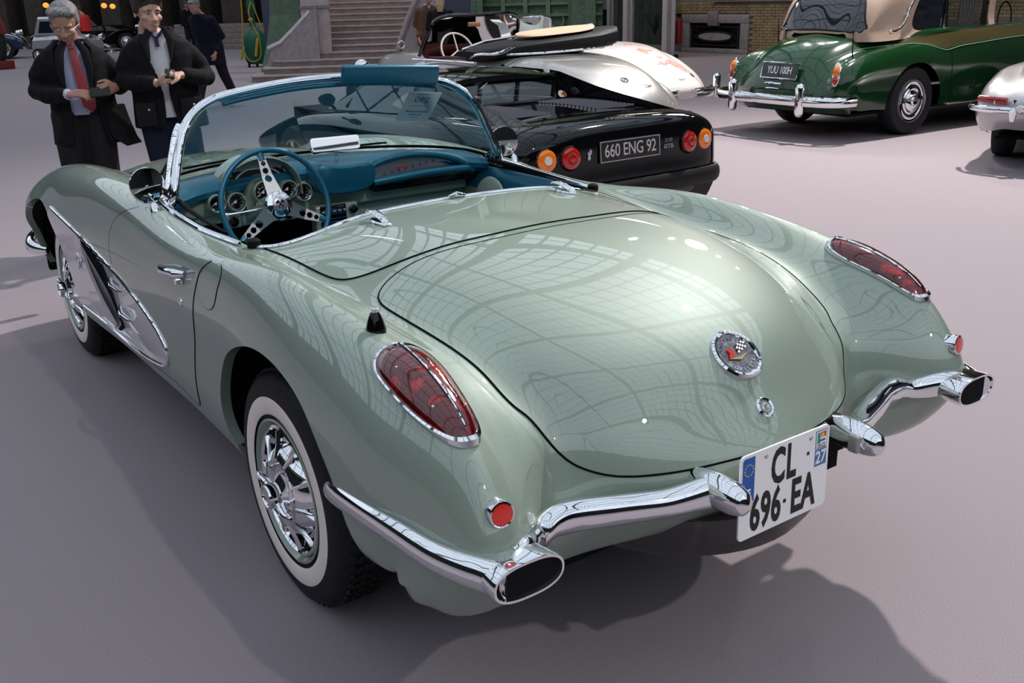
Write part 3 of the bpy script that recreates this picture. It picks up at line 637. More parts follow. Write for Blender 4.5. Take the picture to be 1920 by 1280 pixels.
MB().prism([(W/2-.043,.062),(W/2-.033,.062),(W/2-.033,.089),(W/2-.043,.089)], .0011, F2).build('sticker_green', M['green2'], b, smooth=False)
MB().prism([(W/2-.031,.076),(W/2-.013,.076),(W/2-.013,.089),(W/2-.031,.089)], .0010, F2).build('sticker_red', M['red'], b, smooth=False)
MB().prism([(W/2-.030,.078),(W/2-.022,.074),(W/2-.018,.082),(W/2-.026,.088)], .0012, F2).build('sticker_yellow', M['yellow'], b, smooth=False)
MB().prism([(W/2-.033,.066),(W/2-.015,.066),(W/2-.015,.071),(W/2-.033,.071)], .0010, F2).build('sticker_blue', M['blue'], b, smooth=False)
text('sticker_lettering', 'HAUTE', .009, T(W/2-.028,.0575,.0010), M['ink'], b, .0002)
text('sticker_lettering', 'NORMANDIE', .0052, T(W/2-.028,.0515,.0010), M['ink'], b, .0002)
# ---- trunk emblem and lock
def decklathe(x, y, prof, name, m, parent, ns=40):
    p, n = SK.top(x, y); return MB().lathe(prof, p, n, ns).build(name, m, parent), frame_on(p, n)
em, fe = decklathe(0,-.872, [(.067,-.004),(.067,.006),(.062,.011),(.056,.010),(.053,.004)], 'trunk_emblem', M['chrome'], VT)
MB().lathe([(.0,.0045),(.054,.0045)], fe.translation, fe.to_3x3() @ Vector((0,0,1)), 40).build('emblem_face', M['badge'], em)
for word, a0, dirn in (('CHEVROLET', 90, -1), ('CORVETTE', 270, 1)):
    for k, ch in enumerate(word):
        a = a0+dirn*(k-(len(word)-1)/2)*15.5
        m4 = fe @ Matrix.Translation((.043*math.cos(R(a)), .043*math.sin(R(a)), .0052)) @ Matrix.Rotation(R(a-90 if dirn < 0 else a+90), 4, 'Z')
        text('emblem_letter', ch, .0125, m4, M['chrome'], em, .0008)
E1 = fe @ Matrix.Translation((0,0,.006))
MB().prism([(-.033,-.010),(-.012,-.004),(-.007,.012),(-.026,.016),(-.022,.006)], .003, E1).build('emblem_flag', M['red'], em, smooth=False)
MB().prism([(-.034,-.008),(0,-.018),(.030,-.004),(.002,-.010)], .003, E1).build('emblem_spear', M['gold'], em, smooth=False)
cb = MB(); cw = MB()
for i in range(5):
    for j in range(4):
        x0, y0 = .004+i*.0065+j*.001, .000+j*.0055+i*.002
        (cb if (i+j)%2 else cw).prism([(x0,y0),(x0+.0065,y0+.001),(x0+.0075,y0+.0065),(x0+.001,y0+.0055)], .0025, E1)
cb.build('chequered_flag', M['ink'], em, smooth=False); cw.build('flag_squares', M['white'], em, smooth=False)
lk, fl = decklathe(0,-.966, [(.025,-.006),(.025,.004),(.021,.008),(.017,.006),(.016,.002)], 'trunk_lock', M['chrome'], VT)
MB().lathe([(.0,.009),(.006,.010),(.008,.006),(.013,.006),(.015,.001)], fl.translation, fl.to_3x3() @ Vector((0,0,1)), 24).build('lock_barrel', M['chrome_dull'], lk)
# ---- deck latches (two chrome ornaments on the cover)
for sg in (-1,1):
    p, n = SK.top(sg*.347,.205)
    b = MB()
    b.loft([[(p.x+sg*0+a*math.cos(q), p.y+bb*math.sin(q), p.z+h+.02*0+(.004*0)) for q in np.linspace(0,2*PI,20,endpoint=False)] for a, bb, h in ((.021,.055,.0),(.021,.055,.006),(.017,.05,.010))])
    b.tube([(p.x,p.y-.035,p.z+.008),(p.x,p.y-.01,p.z+.02),(p.x,p.y+.03,p.z+.030),(p.x,p.y+.07,p.z+.028),(p.x,p.y+.085,p.z+.022)], [.006,.010,.011,.008,.003], 12, flat=(1.3,.55))
    b.tube([(p.x,p.y-.045,p.z+.008),(p.x,p.y-.02,p.z+.018),(p.x,p.y,p.z+.026)], [.004,.007,.004], 8, flat=(1.6,1))
    b.build('deck_latch', M['chrome'], VT)
# ---- cockpit trim
ckb = [p for p in COCK if p[1] < .47]; P = []
for x, y in [(-a, b_) for a, b_ in ckb[::-1]]+list(map(tuple, ckb[1:])):
    p, n = SK.top(x, y-.004 if abs(x) < .5 else y); P.append(p+Vector((0,0,.004)))
MB().tube(P, .0085, 10, flat=(1,.7)).build('cockpit_rear_trim', M['chrome'], VT)
b = MB()
for x in (-.0,): p, n = SK.top(x, .335); b.tube([(p.x-.03,p.y,p.z+.008),(p.x,p.y,p.z+.014),(p.x+.03,p.y,p.z+.008)], [.006,.010,.006], 10)
b.build('trim_clip', M['chrome'], VT)
for sg in (-1,1):
    P = []
    for y in np.linspace(.475, 1.13, 24):
        x = np.interp(y, COCK[:,1][:70], COCK[:,0][:70]) if False else np.interp(y, [.47,.6,.74,.99,1.12],[.662,.676,.690,.697,.692]); p, n = SK.top(sg*(x+.012), y); P.append(p+Vector((0,0,.006)))
    MB().tube(P, .011, 10, flat=(1.3,.75)).build('door_sill_trim', M['chrome'], VT)
    MB().lathe([(.02,-.012),(.02,.008),(.012,.014),(0,.015)], (sg*.652,.435,.928), (0,0,1), 16).build('trim_joint', M['matte'], VT)
# body hump behind the seats is part of the shell; interior tub
b = MB(); b.box((0,.95,.33),(1.3,1.25,.02)); b.box((0,.36,.62),(1.25,.02,.58)); b.build('cockpit_floor', M['matte'], VT)
for sg in (-1,1):
    b = MB(); G = [[(sg*x, y, z) for x, z in ((.69,.915),(.675,.905),(.655,.87),(.65,.82))] for y in np.linspace(.42,1.30,12)]; b.grid(G).build('door_pad', M['teal'], VT)
    MB().box((sg*.665,.88,.60),(.03,.95,.46), None, .01).build('door_card', M['interior'], VT)
    # seats sit low, mostly hidden under the deck line
    st = MB().box((sg*.33,.78,.50),(.50,.50,.16), None, .05).build('seat', M['teal'], VT)
    MB().box((sg*.33,.48,.70),(.50,.14,.40), Euler((R(-12),0,0)), .05).build('seat_backrest', M['teal'], VT)
MB().box((.34,1.36,.66),(.62,.03,.45), Euler((R(8),0,0)), .01).build('footwell_panel', M['interior'], VT)
MB().box((0,1.50,.62),(1.3,.03,.66)).box((-.68,.9,.6),(.02,1.25,.58)).box((.68,.9,.6),(.02,1.25,.58)).build('cockpit_tub', M['matte'], VT)
MB().lathe([(.0,.012),(.07,.012),(.085,.006),(.088,0)], (.628,1.08,.80), (-1,-.15,.1), 28).build('kick_speaker', M['interior'], VT)
# ---- windscreen
WT = curve([(-.688,1.105,.945),(-.680,1.086,.972),(-.660,1.104,1.046),(-.633,1.122,1.118),(-.603,1.138,1.186),(-.567,1.152,1.229),(-.527,1.163,1.258),(-.472,1.172,1.281),(-.388,1.184,1.297),(-.31,1.192,1.306),(-.166,1.203,1.319),(0,1.21,1.323),(.166,1.203,1.319),(.31,1.192,1.306),(.388,1.184,1.297),(.472,1.172,1.281),(.527,1.163,1.258),(.567,1.152,1.229),(.603,1.138,1.186),(.633,1.122,1.118),(.660,1.104,1.046),(.680,1.086,.972),(.688,1.105,.945)], 5)
WB_ = curve([(-.690,1.11,.943),(-.705,1.20,.950),(-.69,1.34,.962),(-.60,1.47,.972),(-.45,1.55,.982),(-.22,1.60,.99),(0,1.61,.993),(.22,1.60,.99),(.45,1.55,.982),(.60,1.47,.972),(.69,1.34,.962),(.705,1.20,.950),(.690,1.11,.943)], 9)
def resample(P, n):
    P = np.asarray(P); d = np.concatenate([[0], np.cumsum(np.linalg.norm(np.diff(P, axis=0), axis=1))]); t = np.linspace(0, d[-1], n)
    return np.stack([np.interp(t, d, P[:,k]) for k in range(3)], 1)
Tn, Bn = resample(WT, 61), resample(WB_, 61); G = []
for t in np.linspace(0,1,14):
    rowp = Tn*(1-t)+Bn*t; rowp = rowp+np.array([0,1,.25])*(.03*math.sin(PI*t))*np.clip((.66-np.abs(rowp[:,:1]))/.3,0,1); G.append(rowp)
G = np.array(G); nrm = np.array([0,.86,.5])*.0045
b = MB(); m_, n_ = G.shape[:2]; b.grid(G); b.grid(G[:, ::-1]-nrm)
for A_, B_ in ((G[0],G[0]-nrm),(G[-1],G[-1]-nrm),(G[:,0],G[:,0]-nrm),(G[:,-1],G[:,-1]-nrm)): b.grid(np.stack([A_,B_]))
glass = b.build('windscreen_glass', M['glass'], VT)
frm = MB().tube([Vector(p) for p in WT], 1.0, 12, flat=[(.016,.019)]*len(WT), up=(0,1,0)).build('windscreen_frame', M['chrome'], VT)
P = [Vector(p)+Vector((0,-.004,-.026)) for p in WT[37:-37]]
MB().tube(P, .009, 10).build('header_pad', M['teal'], VT)
P = [Vector(p)+Vector((0,-.006,.004)) for p in WB_]; MB().tube(P, .007, 8).build('windscreen_gasket', M['matte'], VT)
for sg in (-1,1):
    # thick side pillars: chrome outer rail, black channel, chrome inner rail
    pil = [(sg*.697,1.13,.93),(sg*.690,1.095,.98),(sg*.668,1.108,1.046),(sg*.642,1.124,1.118),(sg*.616,1.139,1.180),(sg*.598,1.145,1.205)]
    pil = curve(pil, 5)
    MB().tube([Vector(p)+Vector((sg*.004,.018,0)) for p in pil], .014, 10, flat=(1,1)).build('pillar', M['chrome'], VT)
    MB().tube([Vector(p)+Vector((-sg*.004,-.008,0)) for p in pil], .010, 8).build('pillar_channel', M['matte'], VT)
    MB().tube([Vector(p)+Vector((-sg*.015,-.020,0)) for p in pil], .006, 8).build('pillar_inner_rail', M['chrome'], VT)
    MB().tube(curve([(sg*.700,1.085,.940),(sg*.706,1.14,.975),(sg*.704,1.19,.955),(sg*.708,1.26,.945)],5), [.010,.012,.014,.016,.017,.018,.018,.018,.018,.018,.017,.016,.014,.012,.010,.006], 10).build('pillar_foot', M['chrome'], VT)
    MB().tube([(sg*.655,1.12,.952),(sg*.668,.95,.945),(sg*.672,.78,.936),(sg*.667,.62,.930)], [.010,.008,.006,.003], 8).build('window_slot_seal', M['matte'], VT)
    # round mirror
    mc = Vector((sg*.732-(.022 if sg < 0 else 0),1.120,1.020)); ax = Vector((-sg*.10,-1,.08)).normalized() if sg < 0 else Vector((-.35,-1,.05)).normalized()
    mo = MB().lathe([(.0,-.028),(.03,-.024),(.055,-.012),(.062,0),(.061,.005),(.056,.006)], mc, ax, 32).build('side_mirror', M['chrome'], VT)
    MB().lathe([(.0,.005),(.057,.005)], mc, ax, 32).build('mirror_glass', M['mirror'], mo)
    q, _ = SK.top(sg*.752,1.07)
    MB().tube([q+Vector((0,0,-.004)), q+Vector((0,.005,.02)), q+Vector((0,.012,.045)), mc+Vector((0,.02,-.03))], [.017,.012,.007,.006], 12).build('mirror_stalk', M['chrome'], mo)
for x in (-.38,-.13,.47): 
    k = int(np.argmin(np.abs(WT[:,0]-x))); p = WT[k]; MB().tube([Vector(p)+Vector((-.012,-.01,.006)), Vector(p)+Vector((.012,-.01,.004))], [.008,.006], 8).build('header_latch', M['chrome'], VT)
# sun visor
vs = MB().box((.23,1.148,1.322),(.425,.026,.078), Euler((R(12),R(3.5),0)), .0129).build('sun_visor', M['teal'], VT)
# sign on the glass (seen from behind, so it reads mirrored)
# ------------------------------------------------------------------ roadster wheels
def ring_face(b, r0, r1, x0, x1, n=48): b.lathe([(r0,x0),(r1,x1)], n=n); return b
def vette_wheel(y, z, sg, track, tr=.335):
    """wheel with its outer face towards sg*x"""
    q = Matrix(((0,0,1),(0,1,0),(-1,0,0))) if sg > 0 else Matrix(((0,0,-1),(0,1,0),(1,0,0)))
    c = (sg*track, y, z); L = lambda prof, nm, m, par, n=64: MB().lathe(prof, c, n=n, mat3=q, caps=False).build(nm, m, par)
    b = MB().lathe([(.205,-.085),(.25,-.088),(.29,-.09),(.318,-.078),(tr-.002,-.058),(tr,0),(tr-.002,.058),(.318,.078),(.300,.0865),(.27,.0900),(.235,.0885),(.205,.080)], c, n=72, mat3=q, caps=False)
    w = b.build('wheel', M['rubber'], VT)
    tb = MB()
    for k in range(60):
        a = 2*PI*k/60
        for j in range(-3, 4):
            px = j*.0165; rr = tr+.0015
            dv = .5*(1 if j%2 else -1)*.02
            P = Vector((rr*math.cos(a+dv), rr*math.sin(a+dv), px)); rot = q @ Matrix.Rotation(a+dv, 3, 'Z') @ Matrix.Rotation(R(25 if j%2 else -25), 3, 'X')
            tb.box(Vector(c)+q @ P, (.007,.020,.0125), rot)
    tb.build('tread_blocks', M['rubber'], w, smooth=False)
    L([(.218,.0885),(.222,.0912),(.262,.0922),(.268,.0905)], 'whitewall', M['white_rubber'], w)
    L([(.19,.03),(.195,.060),(.203,.074),(.206,.088),(.200,.090),(.192,.080),(.186,.070)], 'rim', M['paint'], w)
    hc = MB().lathe([(.188,.066),(.186,.080),(.178,.084),(.170,.074),(.150,.060),(.135,.064),(.118,.088),(.095,.100),(.080,.098),(.072,.088),(.06,.086),(.0,.086)], c, n=64, mat3=q, caps=False).build('wheel_cover', M['chrome'], w)
    for k in range(10):
        a = 2*PI*k/10+.2
        rot = q @ Matrix.Rotation(a, 3, 'Z')
        MB().add(*(lambda V, F: ([Vector(c)+rot @ Vector(p) for p in V], F))([(.098,-.007,.090),(.098,.007,.090),(.172,.010,.072),(.172,-.010,.072),(.098,-.003,.103),(.098,.003,.103),(.135,.003,.090),(.135,-.003,.090),(.172,.003,.083),(.172,-.003,.083)], [(4,5,6,7),(7,6,8,9),(0,4,7,9,3),(1,2,8,6,5),(0,1,5,4),(3,9,8,2)])).build('cover_fin', M['chrome'], w, smooth=False)
        a2 = a+PI/10; rot = q @ Matrix.Rotation(a2, 3, 'Z')
        MB().add(*(lambda V, F: ([Vector(c)+rot @ Vector(p) for p in V], F))([(.146,-.020,.0665),(.146,.020,.0665),(.168,.024,.078),(.168,-.024,.078),(.146,-.020,.060),(.146,.020,.060),(.168,.024,.070),(.168,-.024,.070)], [(0,1,2,3),(4,7,6,5),(0,4,5,1),(1,5,6,2),(2,6,7,3),(3,7,4,0)])).build('cover_slot', M['matte'], w, smooth=False)
    MB().lathe([(.058,.085),(.056,.100),(.044,.106),(.036,.112),(.036,.140),(.034,.146),(.028,.146),(.026,.142),(.0,.142)], c, n=36, mat3=q).build('hub_cap', M['chrome'], w)
    for k in (0,1):
        a = R(62)+PI*k
        P = [Vector(c)+q @ Vector((r_*math.cos(a+tw), r_*math.sin(a+tw), h)) for r_, h, tw in ((.03,.118,0),(.055,.122,.06),(.085,.124,.16),(.108,.120,.22))]
        MB().tube(P, [.014,.013,.011,.005], 10, flat=(1,.7)).build('spinner_ear', M['chrome'], w)
    return w
for y, tr_, z in ((0,.7125,.335),(2.59,.7,.335)):
    for sg in (-1,1): vette_wheel(y, z, sg, tr_)
# ------------------------------------------------------------------ dashboard
DB = empty('tmp', (0,0,0)); bpy.data.objects.remove(DB)
# teal padded top: sections across the car, swept in y
def dash_z(x): return .965+.012*math.cos(x*2.2)
G = []
for x in np.linspace(-.675,.675,46):
    ax = abs(x); zt = 1.005-.10*ax**2.2
    yb = 1.23+.02*math.cos(x*3)+(-.10*max(0,ax-.55)/.12*.6)
    lo = .93 if x > -.05 else .985
    front_y = yb if x > .02 else yb+.005
    s_ = [ (1.56-.16*ax**2, zt-.022), (1.46-.1*ax**2, zt-.005), (1.36, zt+.002), (1.29, zt), (front_y+.015, zt-.014), (front_y-.004, zt-.035), (front_y+.0, zt-.055), (front_y+.02, zt-.07)]
    G.append([(x, y, z) for y, z in s_])
pad = MB().grid(np.array(G)).build('dash_pad', M['teal'], VT)
MB().box((0,1.33,.86),(1.28,.10,.09), None, .01).build('dash_core', M['interior'], VT)
# centre overhang with the rounded nose (right of the driver)
nose = [(-.10,.905),(-.04,.885),(.06,.883),(.125,.895),(.155,.925),(.16,.965),(.15,.99),(.0,1.0),(-.10,1.0)]
G = []
for y, k, dz in ((1.36,1,0),(1.25,1,0),(1.205,.99,-.002),(1.185,.93,-.004),(1.178,.80,-.006)):
    cx, cz = .03,.945; G.append([(cx+(x-cx)*k, y, cz+(z-cz)*k+dz) for x, z in curve_closed(nose,4)])
MB().loft(G, caps=True).build('dash_nose', M['teal'], VT)
# passenger cove: bright silver recess with a teal grab bar under it
cvp = [(.145,.905),(.150,.955),(.20,.985),(.34,.997),(.48,.975),(.58,.935),(.625,.905),(.50,.908),(.30,.910)]
yp = lambda x: 1.235-.03*(x-.15)
P = [(x, yp(x)-.012, z) for x, z in curve([(.165,.900),(.143,.93),(.150,.962),(.20,.986),(.34,.998),(.48,.978),(.58,.94),(.63,.900)],6)]
MB().tube(P, [.005+.010*min(1,i/12) for i in range(len(P))], 10).build('cove_rim', M['teal'], VT)
MB().tube([Vector(p)+Vector((.008,-.004,-.004)) for p in P[:22]], .0035, 8).build('cove_bead', M['chrome'], VT)
fr = frame_on((.0,1.231,0), (0,-1,0)); MB().prism([(x, z) for x, z in curve_closed(cvp,4)], .002, fr).build('cove_silver_panel', M['silver_panel'], VT, smooth=False)
MB().tube(curve([(.155,1.215,.905),(.25,1.205,.912),(.38,1.20,.918),(.50,1.20,.918),(.60,1.205,.912),(.64,1.215,.905)],5), .0165, 12).build('grab_bar', M['teal'], VT)
MB().box((.41,1.25,.885),(.50,.06,.05), None, .012).build('cove_lower', M['black'], VT)
for k, ch in enumerate('CORVETTE'): text('dash_letter', ch, .014, Matrix.Translation((.215+.033*k,1.2275,.929+.004*k)) @ Matrix.Rotation(PI/2,4,'X') @ Matrix.Rotation(R(4),4,'Z'), M['ink'], VT, .001, sx=1.3)
MB().box((.295,1.228,.950),(.05,.002,.005)).build('dash_badge', M['red'], VT)
# driver's instrument face
fc = [(-.615,.875),(-.60,.925),(-.55,.955),(-.47,.965),(-.45,1.0),(-.40,1.035),(-.305,1.052),(-.21,1.035),(-.165,.995),(-.15,.962),(-.09,.945),(-.045,.915),(-.045,.885),(-.14,.862),(-.20,.80),(-.41,.80),(-.47,.855),(-.57,.855)]
fr = frame_on((0,1.268,0), (0,-1,0)); MB().prism([(x,z) for x,z in fc], .004, fr).build('instrument_face', M['interior2'], VT, smooth=False)
# pod hood over the speedometer
hoodc = [(-.462,.90),(-.458,.96),(-.425,1.015),(-.37,1.045),(-.305,1.056),(-.24,1.045),(-.185,1.010),(-.155,.955),(-.15,.90)]
hc_ = curve(hoodc, 6); G = [[(x*1+(x+.305)*k, y, z+(z-.93)*k) for x, z in hc_] for y, k in ((1.34,.02),(1.24,.02),(1.215,.0),(1.213,-.03),(1.225,-.05),(1.262,-.08))]
MB().grid(np.array(G)).build('speedometer_hood', M['paint'], VT)
fr = frame_on((-.305,1.258,.93), (0,-1,.12))
P = [(.145*math.cos(R(a)), .112*math.sin(R(a))) for a in np.linspace(-5,185,32)]+[(.072*math.cos(R(a)), .058*math.sin(R(a))) for a in np.linspace(185,-5,32)]
sp = MB().prism(P, .003, fr).build('speedometer', M['lamp_glass'], VT, smooth=False)
for k, v in enumerate(range(0,170,10)):
    a = 174-k*10.5; r0, r1 = .132, .100
    text('speed_number', str(v), .0125, fr @ Matrix.Translation((r0*math.cos(R(a)), (r1+.002)*math.sin(R(a)), .0035)) @ Matrix.Rotation(R(a-90),4,'Z'), M['white'], sp, .0003, sx=.9)
tk = MB()
for k in range(64):
    a = R(177-k*2.72); tk.box(Vector((.108*math.cos(a), .084*math.sin(a), .0035)), (.0018,.006,.0004), Matrix.Rotation(a-PI/2,3,'Z'))
tk.v = [tuple(fr @ Vector(p)) for p in tk.v]; tk.build('speed_ticks', M['white'], sp, smooth=False)
# gauges
def gauge(x, z, r_, par=VT, y=1.262, deep=.045, name='gauge', big=False):
    c = Vector((x,y,z)); ax = Vector((.0,-1,.16)).normalized()
    g = MB().lathe([(r_+.006,-.02),(r_+.005,deep),(r_+.002,deep+.004),(r_-.003,deep+.002),(r_-.006,deep-.03)], c, ax, 32, caps=False).build(name, M['interior2'], par)
    MB().lathe([(r_-.002,deep+.001),(r_-.001,deep+.005),(r_-.005,deep+.005),(r_-.006,deep)], c, ax, 32, caps=False).build('bezel', M['chrome'], g)
    MB().lathe([(.0,deep-.022),(r_-.005,deep-.022)], c, ax, 32).build('dial', M['lamp_glass'], g)
    fr = frame_on(c+ax*(deep-.0215), ax); t = MB()
    for k in range(25 if big else 9):
        a = R(215-(k*250/(24 if big else 8))); rr = r_*.72; t.box((rr*math.cos(a), rr*math.sin(a), 0), (.0016,r_*.16,.0004), Matrix.Rotation(a-PI/2,3,'Z'))
    t.box((-.2*r_,-.05*r_,.001), (r_*1.0,.002,.0004), Matrix.Rotation(R(35),3,'Z')); t.lathe([(.0,.002),(.005,.002),(.005,0)], n=12)
    t.v = [tuple(fr @ Vector(p)) for p in t.v]; t.build('dial_marks', M['white'], g, smooth=False)
    if big:
        for k in range(7):
            a = R(215-k*250/6); text('dial_number', str(k*10), .010, fr @ Matrix.Translation((r_*.47*math.cos(a), r_*.47*math.sin(a), .001)), M['white'], g, .0002)
    return g
gauge(-.488,.898,.030); gauge(-.413,.895,.032); gauge(-.205,.917,.030); gauge(-.147,.899,.032)
pod = curve([(-.375,.87),(-.372,.93),(-.345,.965),(-.305,.975),(-.265,.962),(-.243,.93),(-.24,.87)],5)
G = [[(x, y, z+(z-.9)*k) for x, z in pod] for y, k in ((1.268,.0),(1.235,0),(1.228,-.03),(1.236,-.08))]; MB().grid(np.array(G)).build('tachometer_hood', M['paint'], VT)
fr = frame_on((0,1.240,0), (0,-1,0)); MB().prism([(x,z) for x,z in list(pod)+[(-.25,.83),(-.36,.83)]], .002, fr).build('tachometer_panel', M['interior2'], VT, smooth=False)
gauge(-.308,.924,.040, y=1.222, deep=.022, name='tachometer', big=True)
for x, z in ((-.425,.824),(-.205,.823)):
    MB().box((x,1.262,z),(.075,.02,.055), None, .008).build('switch_panel', M['interior2'], VT)
    MB().lathe([(.019,.0),(.019,.010),(.013,.013),(.011,.03),(.0,.032)], (x,1.25,z), (0,-1,.1), 20).build('dash_knob', M['black'], VT)
# radio console
cs = MB().box((-.01,1.25,.70),(.185,.06,.28), None, .01).build('radio_console', M['interior2'], VT)
MB().box((-.03,1.218,.795),(.11,.012,.085), None, .004).build('radio', M['black'], cs)
for z in (.823,.805,.787,.770): MB().box((-.03,1.209,z),(.095,.006,.0035)).build('radio_bar', M['chrome'], cs)
for x in (-.075,-.052,-.029,-.006,.017): MB().box((x,1.208,.814),(.017,.008,.010), None, .002).build('radio_button', M['chrome_dull'], cs)
for x, z in ((.056,.812),(-.105,.80)): MB().lathe([(.017,.0),(.017,.010),(.011,.014),(.010,.03),(.0,.031)], (x,1.218,z), (0,-1,.1), 20).build('radio_knob', M['black'], cs)
# dash mirror
mb = MB().lathe([(.020,-.004),(.014,.004),(.008,.012)], (.024,1.27,.968), (0,0,1), 16).tube([(.024,1.27,.97),(.024,1.268,1.01),(.024,1.262,1.055)], [.011,.006,.0045], 10)
mr = mb.build('dash_mirror', M['chrome'], VT)
fr = frame_on((.005,1.22,1.076),(-.12,-1,.30)); b = MB().prism(rrect(.196,.052,.010), -.020, fr); b.build('mirror_housing', M['chrome'], mr)
MB().prism(rrect(.184,.040,.008), .001, fr).build('mirror_glass', M['mirror'], mr, smooth=False)
MB().box((-.37,1.30,1.008),(.06,.02,.012), None, .004).build('wiper_pivot', M['chrome'], VT)
for x0, x1 in ((-.52,-.16),(.02,.40)):
    MB().tube([(x0,1.47+.0,1.008),((x0+x1)/2,1.52,1.012),(x1,1.55,1.006)], .005, 6).build('wiper_arm', M['matte'], VT)
# steering wheel
SW = Vector((-.34,1.02,.909)); tl_ = R(17); ax = Vector((0,-math.cos(tl_),math.sin(tl_))); fr = frame_on(SW, ax)
rim = MB().tube([fr @ Vector((.200*math.cos(a), .200*math.sin(a), 0)) for a in np.linspace(0,2*PI,72,endpoint=False)], .0105, 12, closed=True, up=ax).build('steering_wheel', M['teal'], VT)
for k in range(3):
    a0 = R(96+120*k)
    # slotted metal spoke: outline with round holes, bridged as strips
    n_ = 40; cen = [.060,.078,.096,.118,.140,.162] ; holes = [(.098,.0130),(.128,.0110),(.154,.0090)]
    b = MB(); xs = np.linspace(.028,.180,62)
    def wd(x): return .030*(1-(x-.028)/.152)+.0125*((x-.028)/.152)
    def hl(x):
        for c, r_ in holes:
            if abs(x-c) < r_: return math.sqrt(r_*r_-(x-c)**2)
        return 0
    rotm = fr @ Matrix.Rotation(a0,4,'Z')
    def Z(x): return -.022*0+.026*max(0,1-((x-.02)/.09)) if x < .11 else 0
    for sgn in (-1,1):
        for zz in (0,1):
            G = [[rotm @ Vector((x, sgn*hl(x), Z(x)+zz*.003)), rotm @ Vector((x, sgn*wd(x), Z(x)+zz*.003))] for x in xs]; b.grid(np.array([[list(p) for p in r_] for r_ in G]))
        G = [[rotm @ Vector((x, sgn*wd(x), Z(x)+zz*.003)) for zz in (0,1)] for x in xs]; b.grid(np.array([[list(p) for p in r_] for r_ in G]))
        G = [[rotm @ Vector((x, sgn*hl(x), Z(x)+zz*.003)) for zz in (0,1)] for x in xs]; b.grid(np.array([[list(p) for p in r_] for r_ in G]))
    b.build('spoke', M['chrome_dull'], rim, smooth=False)
    MB().tube([rotm @ Vector((.165,0,.002)), rotm @ Vector((.195,0,.0))], [.012,.013], 10, flat=(1,.6), up=ax).build('spoke_sleeve', M['teal'], rim)
MB().lathe([(.05,.012),(.049,.030),(.046,.036),(.030,.039),(.028,.040)], SW, ax, 36, caps=False).build('horn_ring', M['chrome'], rim)
MB().lathe([(.0,.0435),(.022,.043),(.028,.040)], SW, ax, 30).build('horn_button', M['badge'], rim)
b = MB(); 
for s_ in (-1,1): b.box((0,0,.0445),(.005,.030,.002), Matrix.Rotation(s_*R(40),3,'Z')); b.box((s_*.010,.008,.0445),(.013,.010,.002), Matrix.Rotation(-s_*R(40),3,'Z'))
b.v = [tuple(fr @ Vector(p)) for p in b.v]; b.build('horn_flags', M['ink'], rim, smooth=False)
MB().lathe([(.044,-.10),(.044,-.03),(.040,-.005),(.03,.0)], SW, ax, 28).build('column_collar', M['paint'], VT)
MB().lathe([(.028,-.30),(.028,-.10)], SW, ax, 20).build('steering_column', M['interior2'], VT)
MB().tube([SW-ax*.04+Vector((-.04,0,0)), SW-ax*.045+Vector((-.12,0,-.003)), SW-ax*.045+Vector((-.165,0,-.004))], [.003,.003,.0055], 8).build('turn_signal_stalk', M['chrome'], VT)
MB().lathe([(.0,.0),(.006,.002),(.007,.012),(.005,.024),(0,.026)], SW-ax*.045+Vector((-.165,0,-.004)), (-1,0,0), 12).build('stalk_knob', M['white'], VT)
# price sheet taped outside the windscreen, printed side forwards
A_, B_, C_ = Vector((.362,1.262,1.252)), Vector((.514,1.257,1.236)), Vector((.376,1.392,1.108))
xv = (B_-A_).normalized(); yv = (A_-C_); hgt = yv.length; yv = (yv-xv*yv.dot(xv)).normalized(); nv = xv.cross(yv); cc = (B_+C_)/2
fr = Matrix(((xv.x,yv.x,nv.x,cc.x),(xv.y,yv.y,nv.y,cc.y),(xv.z,yv.z,nv.z,cc.z),(0,0,0,1)))
sh = MB().prism([(-.076,-.088),(.076,-.088),(.076,.088),(-.076,.088)], -.0006, fr).build('paper_sign', M['paper'], None, smooth=False)
tag(sh, 'lot number sheet taped to the windscreen of the pale green roadster, seen from behind', 'paper')
text('sign_number', '290', .046, fr @ Matrix.Translation((.0,.040,.0006)), M['ink2'], sh, .0002, mirror=True)
fr2 = fr @ Matrix.Translation((0,0,.0006))
b = MB()
random.seed(3)
for yy, w, h in ((.076,.075,.004),(.004,.09,.0012),(-.026,.10,.014),(-.045,.055,.010),(-.062,.035,.004)):
    x = -w/2
    while x < w/2:
        l = random.uniform(.003,.008); P = [Vector((x,yy-h/2,0)), Vector((x+l*.4,yy+h/2*random.uniform(.2,1),0)), Vector((x+l,yy-h/2,0))]
        b.tube([fr2 @ p for p in P] if h > .003 else [fr2 @ Vector((x,yy,0)), fr2 @ Vector((x+l,yy,0))], .0007, 4); x += l+random.uniform(.0005,.002)
tag(b.build('handwriting', M['ink2'], sh), kind='stuff')
